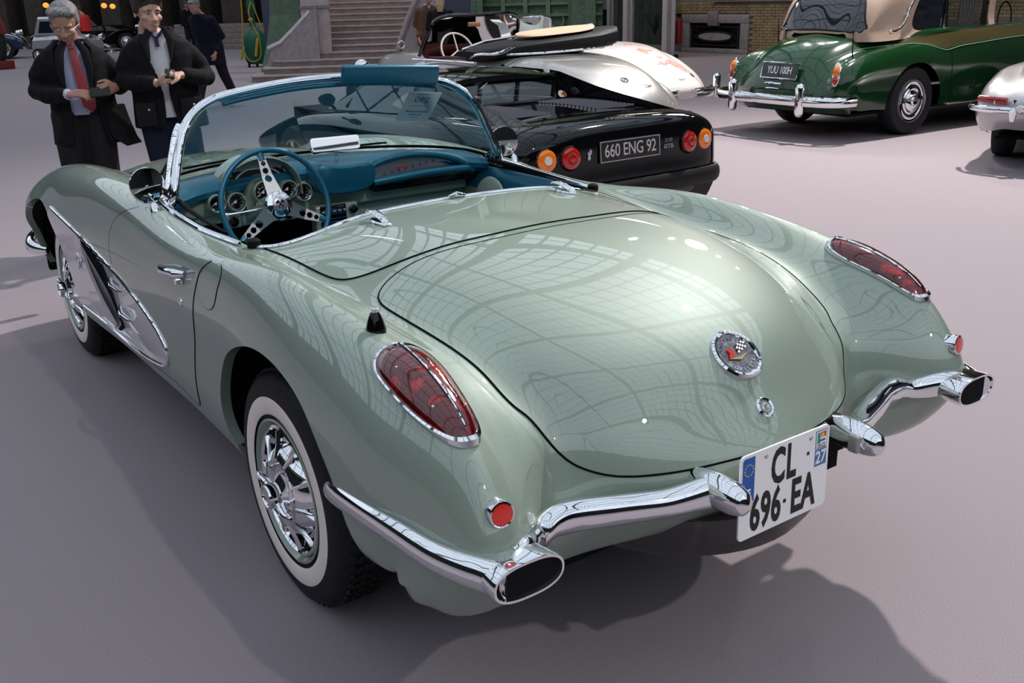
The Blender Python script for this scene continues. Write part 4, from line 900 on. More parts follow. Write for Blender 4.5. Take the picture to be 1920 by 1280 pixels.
# ------------------------------------------------------------------ other cars
def R_(y, *xz): return [(x, y, z) for x, z in xz]
def carnet(rows, cuts=(), nr=7, nc=6):
    G = net(rows, nr, nc); V, F = cut_grid(G, list(cuts)); return G, V, F
def circ(yc, zc, r, side=.45, rz=None):
    rz = rz or r; pts = [(yc+r*math.cos(a), zc+rz*math.sin(a)) for a in np.linspace(-.9, PI+.9, 40)]
    return lambda V: np.where(np.abs(V[:,0]) > side, poly_sd(V[:,1:], pts), 1.)
def bgwheel(par, x, y, r, w, sg, face='alloy', hub=None, white=False):
    q = Matrix(((0,0,1),(0,1,0),(-1,0,0))) if sg > 0 else Matrix(((0,0,-1),(0,1,0),(1,0,0)))
    c = (sg*x, y, r)
    b = MB().lathe([(r*.62,-w*.5),(r*.8,-w*.52),(r*.95,-w*.48),(r,-w*.3),(r,w*.3),(r*.95,w*.48),(r*.8,w*.52),(r*.62,w*.46)], c, n=36, mat3=q).build('wheel', M['rubber'], par)
    if white: MB().lathe([(r*.68,w*.50),(r*.70,w*.525),(r*.84,w*.522)], c, n=36, mat3=q, caps=False).build('whitewall', M['white_rubber'], b)
    if face == 'disc':
        MB().lathe([(r*.66,w*.40),(r*.64,w*.5),(r*.58,w*.46),(r*.50,w*.50),(r*.44,w*.42),(r*.36,w*.52),(r*.30,w*.48),(r*.22,w*.60),(r*.14,w*.62),(r*.10,w*.70),(0,w*.72)], c, n=40, mat3=q).build('hub_cap', M['chrome'], b)
    elif face == 'wire':
        s = MB().lathe([(r*.64,w*.4),(r*.62,w*.5),(r*.57,w*.48)], c, n=36, mat3=q, caps=False)
        for k in range(24):
            a = 2*PI*k/24; s.tube([Vector(c)+q @ Vector((r*.1*math.cos(a+.4),r*.1*math.sin(a+.4),w*.5)), Vector(c)+q @ Vector((r*.6*math.cos(a),r*.6*math.sin(a),w*.42))], .004, 4)
        s.lathe([(r*.12,w*.3),(r*.12,w*.6),(0,w*.62)], c, n=16, mat3=q); tag(s.build('wire_spokes', M['chrome'], b), kind='stuff')
    else:
        MB().lathe([(r*.66,w*.40),(r*.64,w*.5),(r*.6,w*.42),(r*.3,w*.30),(r*.16,w*.40),(0,w*.40)], c, n=36, mat3=q).build('rim', M['chrome_dull'], b)
        for k in range(5):
            a = 2*PI*k/5; MB().tube([Vector(c)+q @ Vector((r*.12*math.cos(a),r*.12*math.sin(a),w*.42)), Vector(c)+q @ Vector((r*.6*math.cos(a),r*.6*math.sin(a),w*.46))], .028, 6).build('rim_spoke', M['chrome_dull'], b)
    return b
def pl(name, pts, th, fr, m, par, res=0): return MB().prism(pts, th, fr).build(name, m, par, smooth=False)
# ---------------- black mid-engined coupe
FE = empty('sports_coupe', (2.45,3.134,0), R(.6), 'gloss black coupe with round orange and red tail lamps beside the pale green roadster', 'car')
rows = [
 [(0,-.80,.28),(.30,-.80,.28),(.55,-.80,.28),(.66,-.78,.28),(.70,-.76,.28),(.72,-.74,.28),(.72,-.72,.28),(.70,-.70,.27)],
 [(0,-.90,.40),(.30,-.90,.40),(.55,-.895,.40),(.70,-.875,.40),(.76,-.85,.40),(.79,-.82,.40),(.80,-.76,.38),(.76,-.72,.30)],
 [(0,-.90,.62),(.30,-.90,.62),(.55,-.895,.62),(.72,-.875,.62),(.79,-.84,.62),(.82,-.80,.60),(.82,-.74,.50),(.78,-.70,.32)],
 [(0,-.885,.80),(.30,-.885,.80),(.55,-.88,.79),(.70,-.86,.775),(.77,-.83,.755),(.815,-.78,.68),(.825,-.72,.52),(.78,-.68,.32)],
 [(0,-.84,.855),(.30,-.84,.852),(.55,-.83,.84),(.69,-.81,.82),(.765,-.78,.79),(.82,-.74,.70),(.835,-.69,.52),(.79,-.66,.32)],
 R_(-.45,(0,.875),(.30,.873),(.55,.862),(.70,.850),(.785,.81),(.845,.71),(.85,.52),(.80,.30)),
 R_(0,(0,.875),(.30,.874),(.55,.868),(.71,.862),(.80,.815),(.86,.71),(.86,.52),(.81,.28)),
 R_(.5,(0,.86),(.30,.86),(.55,.858),(.70,.848),(.79,.80),(.85,.70),(.845,.50),(.80,.24)),
 R_(1.1,(0,.84),(.30,.84),(.55,.838),(.69,.828),(.77,.785),(.83,.69),(.82,.48),(.78,.22)),
 R_(1.7,(0,.80),(.30,.80),(.55,.80),(.70,.79),(.78,.755),(.83,.67),(.82,.47),(.78,.22)),
 R_(2.1,(0,.745),(.30,.74),(.52,.738),(.68,.755),(.77,.735),(.835,.65),(.83,.47),(.79,.24)),
 R_(2.5,(0,.67),(.30,.662),(.50,.665),(.66,.695),(.76,.68),(.835,.60),(.83,.45),(.79,.26)),
 R_(2.9,(0,.58),(.30,.575),(.50,.58),(.64,.60),(.74,.585),(.81,.53),(.81,.42),(.77,.26)),
 R_(3.18,(0,.50),(.30,.497),(.50,.495),(.63,.495),(.72,.48),(.78,.45),(.78,.38),(.74,.26)),
 [(0,3.34,.42),(.30,3.33,.42),(.48,3.31,.42),(.60,3.28,.42),(.68,3.24,.41),(.73,3.20,.40),(.74,3.18,.34),(.72,3.16,.26)],
 [(0,3.33,.26),(.30,3.32,.26),(.48,3.30,.26),(.60,3.27,.26),(.67,3.23,.26),(.71,3.20,.26),(.72,3.18,.25),(.70,3.16,.25)],
]
G, V, F = carnet(rows, [circ(0,.33,.38), circ(2.34,.33,.37)]); FS = Skin(G.reshape(-1,3), cut_grid(G, [])[1])
raw_obj('body_shell', V, F, M['black'], FE)
b = MB(); b.box((0,1.2,.20),(1.3,3.6,.03)); 
for y in (0,2.34): b.box((0,y,.5),(1.25,.75,.5))
b.build('underbody', M['matte'], FE)
for y in (0,2.34):
    for sg in (-1,1): bgwheel(FE, .72, y, .32, .21, sg)
# cabin: roof, sail panels, pillars, glass
G = []
for y, z, hw in ((1.93,.80,.60),(1.65,.935,.585),(1.38,1.045,.555),(1.22,1.085,.535),(.95,1.105,.525),(.66,1.095,.52),(.50,1.065,.525)):
    G.append([(x*hw, y-.05*abs(x)**3*(1 if y > 1.2 else 0), z-(.045*abs(x)**2.5)) for x in np.linspace(-1,1,15)])
G = np.array(G); gl = MB().grid(G[:4]).grid(G[:4]-np.array([0,.006,.006])).build('windscreen', M['dark_glass'], FE)
b = MB(); b.loft([[tuple(p) for p in r_]+[(p[0],p[1],p[2]-.035) for p in r_[::-1]] for r_ in G[3:]]); b.build('roof', M['black'], FE)
for sg in (-1,1):
    MB().tube([(sg*.60,1.95,.80),(sg*.575,1.65,.92),(sg*.545,1.36,1.03),(sg*.525,1.20,1.065)], .022, 8).build('pillar', M['black'], FE)
    # sail panel running down to the tail
    o = [(.66,1.06),(.50,1.055),(.30,1.005),(-.25,.925),(-.60,.875),(-.78,.850),(-.60,.845),(.10,.86),(.52,.86)]
    rings = []
    for y, zt in ((.62,1.068),(.50,1.058),(.36,1.028),(.1,.975),(-.2,.930),(-.5,.890),(-.74,.858)):
        zb = .83; k = (y+.74)/1.36
        xo = .60+.0*k; xi = .60-.05
        rings.append([(sg*(.545+.045*(1-k)),y,zt),(sg*(.575+.04*(1-k)),y,zt-.012),(sg*.705,y,zb),(sg*.575,y,zb)])
    MB().loft(rings).build('sail_panel', M['black'], FE, auto=50)
    MB().tube([(sg*.535,.70,1.045),(sg*.60,.62,.94),(sg*.655,.58,.85)], .035, 8, flat=(1,.5)).build('rear_pillar', M['black'], FE)
    fr = frame_on((sg*.0,0,0),(sg,0,0))
    side = [(1.86,.80),(1.30,1.035),(1.10,1.07),(.72,1.065),(.66,.85)]
    P1 = [Vector((sg*(.72-(z-.80)*.60), y, z)) for y, z in side]; P2 = [p-Vector((sg*.006,0,.0)) for p in P1]
    MB().add(P1+P2, [(0,1,2,3,4),(9,8,7,6,5)]).build('side_glass', M['dark_glass'], FE, smooth=False)
    MB().tube([(sg*.705,1.55,.835),(sg*.65,1.52,.90),(sg*.60,1.50,.955)], .010, 6).build('window_divider', M['black'], FE)
    # quarter louvres
    for k in range(9): MB().box((sg*(.672-.003*k),.60-.055*k,.93-.011*k),(.008,.012,.13-.012*k), Euler((R(25),R(-sg*30),0))).build('louvre_blade', M['satin_black'], FE)
    MB().lathe([(.0,-.03),(.03,-.03),(.05,-.01),(.055,.02),(.050,.025),(.0,.022)], (sg*.85,1.58,.90), (0,-1,0), 20, sx=1.25, sy=.8).build('door_mirror', M['black'], FE)
    MB().tube([(sg*.77,1.60,.82),(sg*.82,1.59,.87)], .012, 6).build('mirror_stalk', M['black'], FE)
    for x, m_, rr in ((.650,'amber_lens',.068),(.488,'red_lens2',.068)):
        y = -.868 if x > .6 else -.892
        l = MB().lathe([(.074,-.03),(.075,.012),(.070,.018),(.066,.012)], (sg*x,y,.685), (sg*.08,-1,.05), 32, caps=False).build('tail_lamp', M['black'], FE)
        MB().lathe([(.068,.008),(.064,.022),(.048,.030),(.030,.032),(.026,.030)], (sg*x,y,.685), (sg*.08,-1,.05), 32, caps=False).build('lens', M[m_], l)
        MB().lathe([(.027,.028),(.024,.038),(.0,.041)], (sg*x,y,.685), (sg*.08,-1,.05), 24).build('lens_centre', M['white_lens' if x > .6 else 'red_lens2'], l)
# rear window and engine deck louvres
P = [(-.53,.54,1.04),(.53,.54,1.04),(.585,.40,.872),(-.585,.40,.872)]
MB().add(P+[(x,y-.006,z) for x,y,z in P], [(0,1,2,3),(7,6,5,4)]).build('rear_window', M['dark_glass'], FE, smooth=False)
MB().tube([P[0],P[1],P[2],P[3]], .014, 6, closed=True).build('rear_window_frame', M['black'], FE)
MB().tube([(-.08,.55,1.05),(-.02,.42,.87)], .012, 6).build('window_bar', M['black'], FE)
fr = frame_on((.505,.418,.90),(0,-1,.8)); b = pl('window_sticker', [(.035*math.cos(a),.035*math.sin(a)) for a in np.linspace(0,2*PI,24,endpoint=False)], .002, fr, M['white'], FE)
MB().prism([(.031*math.cos(a),.031*math.sin(a)) for a in np.linspace(-1.2,1.2,12)], .003, fr).build('sticker_edge', M['red'], b); pl('sticker_shield', [(-.011,-.013),(.011,-.013),(.011,.013),(-.011,.013)], .003, fr, M['yellow'], b)
pl('sticker_mark', [(-.004,-.009),(.004,-.008),(.005,.009),(-.002,.008)], .004, fr, M['ink'], b)
for x0 in (-.36,.36):
    for k in range(16):
        y = .30-.042*k; p, _ = FS.top(x0, y); MB().box((x0,y,p.z+.008),(.34,.012,.014), Euler((R(-30),0,0))).build('deck_louvre', M['louvre'], FE)
p, n = FS.top(0,-.55)
tx = MB()
pf = lambda x, y: FS.top(x,y)[0]
for k, ch in enumerate('FERRARI'): text('deck_letter', ch, .036, frame_on(pf(-.105+.035*k,-.79)+Vector((0,0,.003)), (0,-.1,1), up=(0,1,0)), M['chrome'], FE, .003, sx=1.25)
seamP = [pf(-.50,.35)+Vector((0,0,.002)), pf(-.52,-.3)+Vector((0,0,.002)), pf(-.50,-.80)+Vector((0,0,.002)), pf(.50,-.80)+Vector((0,0,.002)), pf(.52,-.3)+Vector((0,0,.002))]
MB().tube(seamP, .003, 5).build('deck_lid_gap', M['matte'], FE)
# number plate
fr = frame_on((-.02,-.905,.695),(0,-1,.06)); np_ = pl('number_plate', rrect(.50,.135,.012), .006, fr, M['ink_plate'], FE)
for P_ in (((-.243,.060),(.243,.060)),((-.243,-.060),(.243,-.060)),((-.243,-.060),(-.243,.060)),((.243,-.060),(.243,.060))): pass
b = MB()
b.box((0,.060,.0065),(.486,.004,.001)); b.box((0,-.060,.0065),(.486,.004,.001)); b.box((-.243,0,.0065),(.004,.124,.001)); b.box((.243,0,.0065),(.004,.124,.001)); b.v = [tuple(fr @ Vector(p)) for p in b.v]; b.build('plate_border', M['plate_silver'], np_)
text('plate_characters', '660 ENG 92', .108, fr @ Matrix.Translation((0,.0,.0065)), M['plate_silver'], np_, .001, sx=.80, bold=.0005, space=.97)
text('model_number', '308', .034, frame_on((.300,-.908,.715),(0,-1,.06)), M['chrome'], FE, .003, sx=1.4); text('model_letters', 'GTB', .034, frame_on((.300,-.909,.678),(0,-1,.06)), M['chrome'], FE, .003, sx=1.3, bold=.002)
# small rearing horse badge
hs = [(0,-.035),(.008,-.018),(.004,-.004),(.014,.004),(.020,.020),(.014,.030),(.006,.034),(.0,.022),(-.008,.012),(-.018,.018),(-.014,.004),(-.010,-.008),(-.016,-.020),(-.010,-.034),(-.006,-.018)]
pl('horse_badge', hs[::-1], .004, frame_on((-.345,-.902,.69),(0,-1,.05)), M['chrome'], FE)
# rear bumper and valance
bp = curve([(-.845,-.60,.47),(-.84,-.78,.47),(-.78,-.90,.47),(-.60,-.945,.47),(0,-.955,.47),(.60,-.945,.47),(.78,-.90,.47),(.84,-.78,.47),(.845,-.60,.47)],5)
MB().tube([(x*.985,y+.015,z-.01) for x,y,z in bp], .048, 10, flat=(.6,1.15)).build('rear_bumper', M['satin_black'], FE)
MB().loft([[(x, y, z) for x, y, z in ((-.78,-.70,z0),(-.74,yy,z0),(.74,yy,z0),(.78,-.70,z0))] for z0, yy in ((.24,-.80),(.33,-.86),(.41,-.90))]).build('rear_valance', M['satin_black'], FE, smooth=False)
for x in (-.45,-.36,.36,.45): MB().lathe([(.03,-.1),(.03,.0),(.026,.0),(.026,-.08)], (x,-.90,.29), (0,-1,0), 16, caps=False).build('exhaust_pipe', M['chrome_dull'], FE)
# ---------------- silver cabriolet
ME = empty('silver_cabriolet', (4.79,6.05,0), R(0), 'silver cabriolet with folded black hood and white steering wheel behind the black coupe', 'car')
rows = [
 [(0,-1.30,.36),(.30,-1.28,.36),(.50,-1.22,.36),(.62,-1.15,.36),(.72,-1.05,.36),(.78,-.95,.36),(.80,-.85,.34),(.76,-.80,.30)],
 [(0,-1.38,.50),(.30,-1.35,.50),(.50,-1.28,.50),(.62,-1.20,.49),(.74,-1.10,.48),(.80,-.98,.46),(.82,-.86,.42),(.78,-.80,.32)],
 [(0,-1.30,.66),(.30,-1.27,.66),(.50,-1.19,.64),(.62,-1.10,.60),(.74,-1.02,.60),(.82,-.94,.57),(.85,-.84,.48),(.80,-.78,.34)],
 [(0,-1.08,.82),(.30,-1.05,.82),(.50,-.96,.79),(.61,-.88,.72),(.74,-.86,.70),(.83,-.80,.65),(.87,-.74,.52),(.82,-.70,.34)],
 [(0,-.70,.955),(.30,-.68,.95),(.50,-.60,.92),(.61,-.52,.83),(.74,-.52,.80),(.84,-.50,.72),(.88,-.48,.54),(.83,-.46,.34)],
 R_(-.2,(0,1.02),(.30,1.01),(.52,.98),(.63,.89),(.75,.84),(.85,.75),(.89,.56),(.84,.34)),
 R_(.4,(0,1.03),(.30,1.02),(.54,.995),(.66,.95),(.75,.85),(.84,.74),(.87,.56),(.83,.32)),
 R_(1.2,(0,1.0),(.30,1.0),(.56,.98),(.69,.945),(.76,.85),(.82,.70),(.84,.54),(.82,.30)),
 R_(1.8,(0,1.01),(.28,1.0),(.50,.97),(.63,.90),(.73,.80),(.82,.72),(.85,.56),(.82,.32)),
 R_(2.4,(0,1.0),(.24,.99),(.42,.95),(.52,.86),(.68,.82),(.80,.80),(.86,.62),(.82,.34)),
 R_(2.9,(0,.97),(.22,.955),(.36,.90),(.46,.80),(.66,.82),(.79,.79),(.85,.60),(.80,.34)),
 R_(3.25,(0,.93),(.20,.91),(.31,.85),(.42,.72),(.64,.74),(.76,.70),(.81,.52),(.76,.34)),
 [(0,3.42,.80),(.18,3.42,.78),(.28,3.40,.72),(.42,3.40,.60),(.62,3.45,.58),(.72,3.42,.56),(.76,3.38,.46),(.72,3.30,.34)],
 [(0,3.44,.40),(.18,3.44,.40),(.28,3.42,.40),(.42,3.42,.38),(.60,3.44,.38),(.70,3.40,.38),(.73,3.36,.36),(.70,3.28,.30)],
]
ck = curve([(0,.10),(.45,.12),(.60,.30),(.64,.9),(.62,1.45),(.5,1.62),(0,1.70)],4); ck = np.concatenate([ck, ck[-2:0:-1]*np.array([-1,1])])
G, V, F = carnet(rows, [circ(2.85,.36,.42), circ(-.0,.33,.40,.6), lambda V: np.where(V[:,2] > .8, poly_sd(V[:,:2], ck), 1.)]); MS = Skin(G.reshape(-1,3), cut_grid(G, [])[1])
raw_obj('body_shell', V, F, M['silver_paint'], ME)
b = MB(); b.box((0,.9,.30),(1.3,2.0,.03)); b.box((0,0,.55),(1.2,.8,.5)); b.box((0,2.85,.5),(1.1,.8,.5)); b.build('underbody', M['matte'], ME)
for y in (0,2.85):
    for sg in (-1,1): bgwheel(ME, .70, y, .34, .16, sg, 'disc')
MB().tube([(x, y, MS.top(x,y)[0].z+.012 if MS.top(x,y)[0] else 1.) for x, y in ck], .016, 8, closed=True).build('cockpit_rim', M['maroon'], ME)
MB().box((0,.70,.62),(1.22,1.1,.5), None, .05).build('seat', M['maroon'], ME); MB().box((0,.40,.90),(1.15,.18,.34), Euler((R(-10),0,0)), .06).build('seat_backrest', M['maroon'], ME)
MB().tube(curve([(-.62,1.55,1.0),(-.3,1.66,1.03),(0,1.70,1.04),(.3,1.66,1.03),(.62,1.55,1.0)],4), .045, 8).build('dashboard', M['maroon'], ME)
c = Vector((-.36,1.28,1.03)); axs = Vector((0,-.9,.42)).normalized(); fr = frame_on(c, axs)
sw = MB().tube([fr @ Vector((.205*math.cos(a),.205*math.sin(a),0)) for a in np.linspace(0,2*PI,40,endpoint=False)], .012, 8, closed=True, up=axs).build('steering_wheel', M['cream'], ME)
for a in (0,2*PI/3,4*PI/3): MB().tube([c, fr @ Vector((.2*math.cos(a+PI/2),.2*math.sin(a+PI/2),0))], .009, 6).build('wheel_spoke', M['cream'], sw)
wsT = curve([(-.66,1.62,.98),(-.61,1.48,1.22),(-.57,1.42,1.34),(-.50,1.39,1.385),(0,1.36,1.40),(.50,1.39,1.385),(.57,1.42,1.34),(.61,1.48,1.22),(.66,1.62,.98)],5)
MB().tube(wsT, .020, 8).build('windscreen_frame', M['dark_chrome'], ME)
T2 = resample(wsT, 25); B2 = resample(np.array([(-.66,1.62,.98),(-.4,1.70,1.0),(0,1.74,1.01),(.4,1.70,1.0),(.66,1.62,.98)]), 25)
G = np.array([T2*(1-t)+B2*t for t in np.linspace(0,1,6)]); MB().grid(G).grid(G[:,::-1]-np.array([0,.005,0])).build('windscreen_glass', M['glass'], ME)
MB().box((-.08,1.36,1.30),(.17,.02,.05), None, .02).build('inner_mirror', M['wood'], ME)
fr = frame_on((.40,1.45,1.21),(0,-1,.5)); pp = pl('paper_sign', [(-.07,-.10),(.07,-.10),(.07,.10),(-.07,.10)], -.001, fr, M['paper'], ME)
# door tops, handles of bright metal
for sg in (-1,1):
    MB().tube([(sg*.74,y,z) for y, z in ((1.62,.95),(1.2,.955),(.7,.955),(.35,.955))], .018, 8, flat=(1,.8)).build('belt_trim', M['chrome'], ME)
    MB().tube(curve([(sg*.70,.50,1.0),(sg*.72,.30,1.04),(sg*.68,.0,1.06),(sg*.60,-.15,1.13)],4), .016, 8).build('landau_iron', M['chrome'], ME)
# folded hood
rings = []
for x, y0, y1, z0, z1 in ((-.72,.30,.75,1.0,1.06),(-.66,.10,.72,.99,1.10),(-.4,-.10,.55,1.0,1.16),(0,-.22,.42,1.02,1.20),(.40,-.28,.34,1.04,1.235),(.66,-.25,.25,1.08,1.26),(.74,-.15,.10,1.16,1.27)):
    yc, zc = (y0+y1)/2, (z0+z1)/2; rings.append([(x, yc+(y1-y0)/2*math.copysign(abs(math.cos(a))**.6, math.cos(a)), zc+(z1-z0)/2*math.copysign(abs(math.sin(a))**.6, math.sin(a))) for a in np.linspace(0,2*PI,20,endpoint=False)])
hd = MB().loft(rings).build('folded_hood', M['satin_black'], ME)
rings = [[(x, yc+hw*math.cos(a), zc+.018*math.sin(a)+.10*hw*math.cos(a)) for a in np.linspace(0,2*PI,16,endpoint=False)] for x, yc, hw, zc in [tuple(p) for p in curve([(-.36,.16,.03,1.20),(-.26,.12,.15,1.215),(0,.06,.19,1.235),(.28,.01,.18,1.255),(.44,-.02,.10,1.268),(.50,-.03,.02,1.272)],4)]]
MB().loft(rings).build('hood_lining', M['beige'], hd)
MB().tube([(-.72,.62,1.08),(-.45,.60,1.15),(0,.48,1.20),(.4,.38,1.245),(.70,.22,1.28)], .014, 6).build('hood_bow', M['chrome'], hd)
MB().tube([(-.60,-.02,1.04),(-.3,-.24,1.05),(0,-.30,1.06),(.3,-.32,1.07),(.55,-.28,1.09)], .012, 6).build('rear_window_bead', M['chrome'], hd)
p, n = MS.top(.0,-1.10); fr = frame_on(p, n)
b = MB().lathe([(.038,.0),(.042,.008),(.036,.010),(.034,.004)], p, n, 24, caps=False)
for k in range(3): b.tube([p+n*.006, p+n*.006+(fr.to_3x3() @ Vector((.034*math.cos(PI/2+k*2*PI/3),.034*math.sin(PI/2+k*2*PI/3),0)))], [.005,.002], 6)
b.build('deck_emblem', M['chrome'], ME)
text('deck_script', '220', .055, frame_on(MS.top(.22,-1.19)[0]+Vector((0,0,.004)), MS.top(.22,-1.19)[1]), M['chrome'], ME, .002, sx=1.3)
p, _ = MS.top(0,3.2); b = MB().lathe([(.014,0),(.010,.03),(.010,.05)], p, (0,0,1), 12).tube([p+Vector((.045*math.cos(a),0,.095+.045*math.sin(a))) for a in np.linspace(0,2*PI,20,endpoint=False)], .006, 6, closed=True)
b.build('hood_star', M['chrome'], ME)
for sg in (-1,1):
    p, _ = MS.top(sg*.64,3.05); l = MB().lathe([(.0,-.10),(.06,-.08),(.09,-.02),(.095,.05),(.085,.06)], p+Vector((0,.0,.0)), (0,1,0), 20).build('headlamp', M['chrome'], ME)
MB().tube(curve([(-.82,-1.15,.42),(-.6,-1.42,.42),(0,-1.50,.42),(.6,-1.42,.42),(.82,-1.15,.42)],4), .045, 10, flat=(.6,1)).build('rear_bumper', M['chrome'], ME)
# ---------------- white worn roadster
JA = empty('white_roadster', (6.90,7.55,0), R(0), 'old white roadster with flaking paint showing red primer patches and chrome bumper with overrider', 'car')
rows = [
 [(0,-1.10,.36),(.28,-1.08,.36),(.46,-1.02,.36),(.58,-.94,.36),(.68,-.86,.36),(.74,-.78,.34),(.76,-.72,.33),(.72,-.66,.30)],
 [(0,-1.22,.46),(.28,-1.19,.46),(.46,-1.12,.46),(.58,-1.02,.45),(.70,-.92,.44),(.76,-.82,.42),(.78,-.74,.39),(.74,-.68,.32)],
 [(0,-1.10,.62),(.28,-1.07,.61),(.46,-1.0,.59),(.58,-.90,.57),(.70,-.82,.57),(.77,-.76,.54),(.80,-.70,.45),(.76,-.64,.32)],
 [(0,-.85,.77),(.28,-.82,.76),(.46,-.74,.73),(.57,-.66,.70),(.69,-.62,.70),(.78,-.60,.63),(.82,-.58,.48),(.78,-.56,.32)],
 [(0,-.45,.93),(.28,-.43,.92),(.46,-.38,.88),(.57,-.34,.82),(.68,-.34,.82),(.79,-.34,.72),(.83,-.34,.50),(.79,-.34,.32)],
 R_(0,(0,1.0),(.28,.99),(.46,.96),(.57,.90),(.67,.88),(.79,.76),(.83,.52),(.79,.32)),
 R_(.5,(0,1.0),(.28,.99),(.48,.96),(.60,.90),(.68,.84),(.76,.70),(.79,.50),(.77,.30)),
 R_(1.3,(0,.95),(.28,.95),(.50,.92),(.60,.86),(.68,.76),(.74,.62),(.77,.48),(.75,.30)),
 R_(2.0,(0,.98),(.26,.96),(.44,.91),(.54,.83),(.64,.78),(.75,.72),(.79,.55),(.75,.32)),
 R_(2.6,(0,.95),(.24,.93),(.38,.86),(.48,.80),(.62,.86),(.75,.82),(.80,.60),(.76,.34)),
 R_(3.1,(0,.86),(.20,.84),(.32,.76),(.44,.70),(.60,.80),(.72,.75),(.77,.55),(.73,.34)),
 [(0,3.40,.66),(.18,3.40,.64),(.30,3.38,.58),(.44,3.36,.54),(.58,3.42,.58),(.68,3.38,.54),(.72,3.32,.46),(.70,3.26,.34)],
 [(0,3.42,.36),(.18,3.42,.36),(.30,3.40,.36),(.44,3.40,.36),(.56,3.40,.36),(.66,3.36,.36),(.70,3.30,.34),(.68,3.24,.30)],
]
ck = curve([(0,.45),(.40,.46),(.55,.58),(.56,1.2),(.50,1.75),(0,1.95)],4); ck = np.concatenate([ck, ck[-2:0:-1]*np.array([-1,1])])
G, V, F = carnet(rows, [circ(2.59,.34,.40), lambda V: np.where(V[:,2] > .75, poly_sd(V[:,:2], ck), 1.)]); JS = Skin(G.reshape(-1,3), cut_grid(G, [])[1])
raw_obj('body_shell', V, F, M['worn_white'], JA)
b = MB(); b.box((0,.9,.30),(1.2,2.0,.03)); b.box((0,2.59,.5),(1.1,.8,.4)); b.box((0,0,.45),(1.3,.7,.3)); b.build('underbody', M['matte'], JA)
for y in (0,2.59):
    for sg in (-1,1): bgwheel(JA, .66, y, .335, .15, sg, 'disc')
MB().box((0,.95,.55),(1.0,.9,.5), None, .05).build('seat', M['satin_black'], JA)
wsT = curve([(-.56,2.10,.95),(-.55,2.02,1.22),(-.50,1.99,1.275),(0,2.06,1.29),(.50,1.99,1.275),(.55,2.02,1.22),(.56,2.10,.95)],5)
MB().tube(wsT, .014, 8).build('windscreen_frame', M['chrome'], JA)
T2 = resample(wsT, 21); B2 = resample(np.array([(-.56,2.10,.95),(0,2.24,.98),(.56,2.10,.95)]), 21); G = np.array([T2*(1-t)+B2*t for t in np.linspace(0,1,5)]); MB().grid(G).grid(G[:,::-1]-np.array([0,.005,0])).build('windscreen_glass', M['glass'], JA)
fr = frame_on((.40,2.10,1.16),(0,-1,.2)); pl('paper_sign', [(-.08,-.10),(.08,-.10),(.08,.10),(-.08,.10)], -.001, fr, M['paper_blue'], JA)
for sg in (-1,1):
    b = MB().tube(curve([(sg*.16,-1.31,.44),(sg*.40,-1.27,.44),(sg*.58,-1.19,.44),(sg*.70,-1.04,.44)],4), .055, 10, flat=(.5,1)); b.build('bumper_blade', M['chrome'], JA)
    MB().box((sg*.34,-1.27,.49),(.44,.05,.018), Euler((0,0,sg*R(6))), .005).build('bumper_bar', M['chrome'], JA)
    MB().tube([(sg*.66,-1.15,.37),(sg*.66,-1.15,.40)], .01, 6).box((sg*.66,-1.17,.50),(.10,.075,.28), None, .037).build('overrider', M['chrome'], JA)
p, n = JS.top(.40,-1.0); MB().lathe([(.032,0),(.034,.006),(.0,.01)], p, n, 16).build('filler_cap', M['rusty'], JA)
text('deck_script', 'Jaguar', .05, frame_on(JS.top(.12,-1.12)[0]+Vector((0,0,.004)), JS.top(.12,-1.12)[1]), M['chrome_dull'], JA, .002)
for k, (x, y, s_) in enumerate(((.28,-.86,.125),(.05,-.50,.085),(.10,-.18,.085),(.40,-.52,.06),(.06,-.84,.05),(.20,-.30,.05),(.42,-.92,.035),(.14,-.70,.03))):
    pts = [(x+s_*(1+.45*math.sin(3*a+k)+.25*math.cos(5*a+2*k))*math.cos(a)*(1.3 if k != 0 else 1), y+s_*.8*(1+.4*math.sin(4*a+k*1.7))*math.sin(a)) for a in np.linspace(0,2*PI,28,endpoint=False)]
    drape(JS, pts, 'top', .0015, 'primer_patch', M['primer_red'], JA, .012)
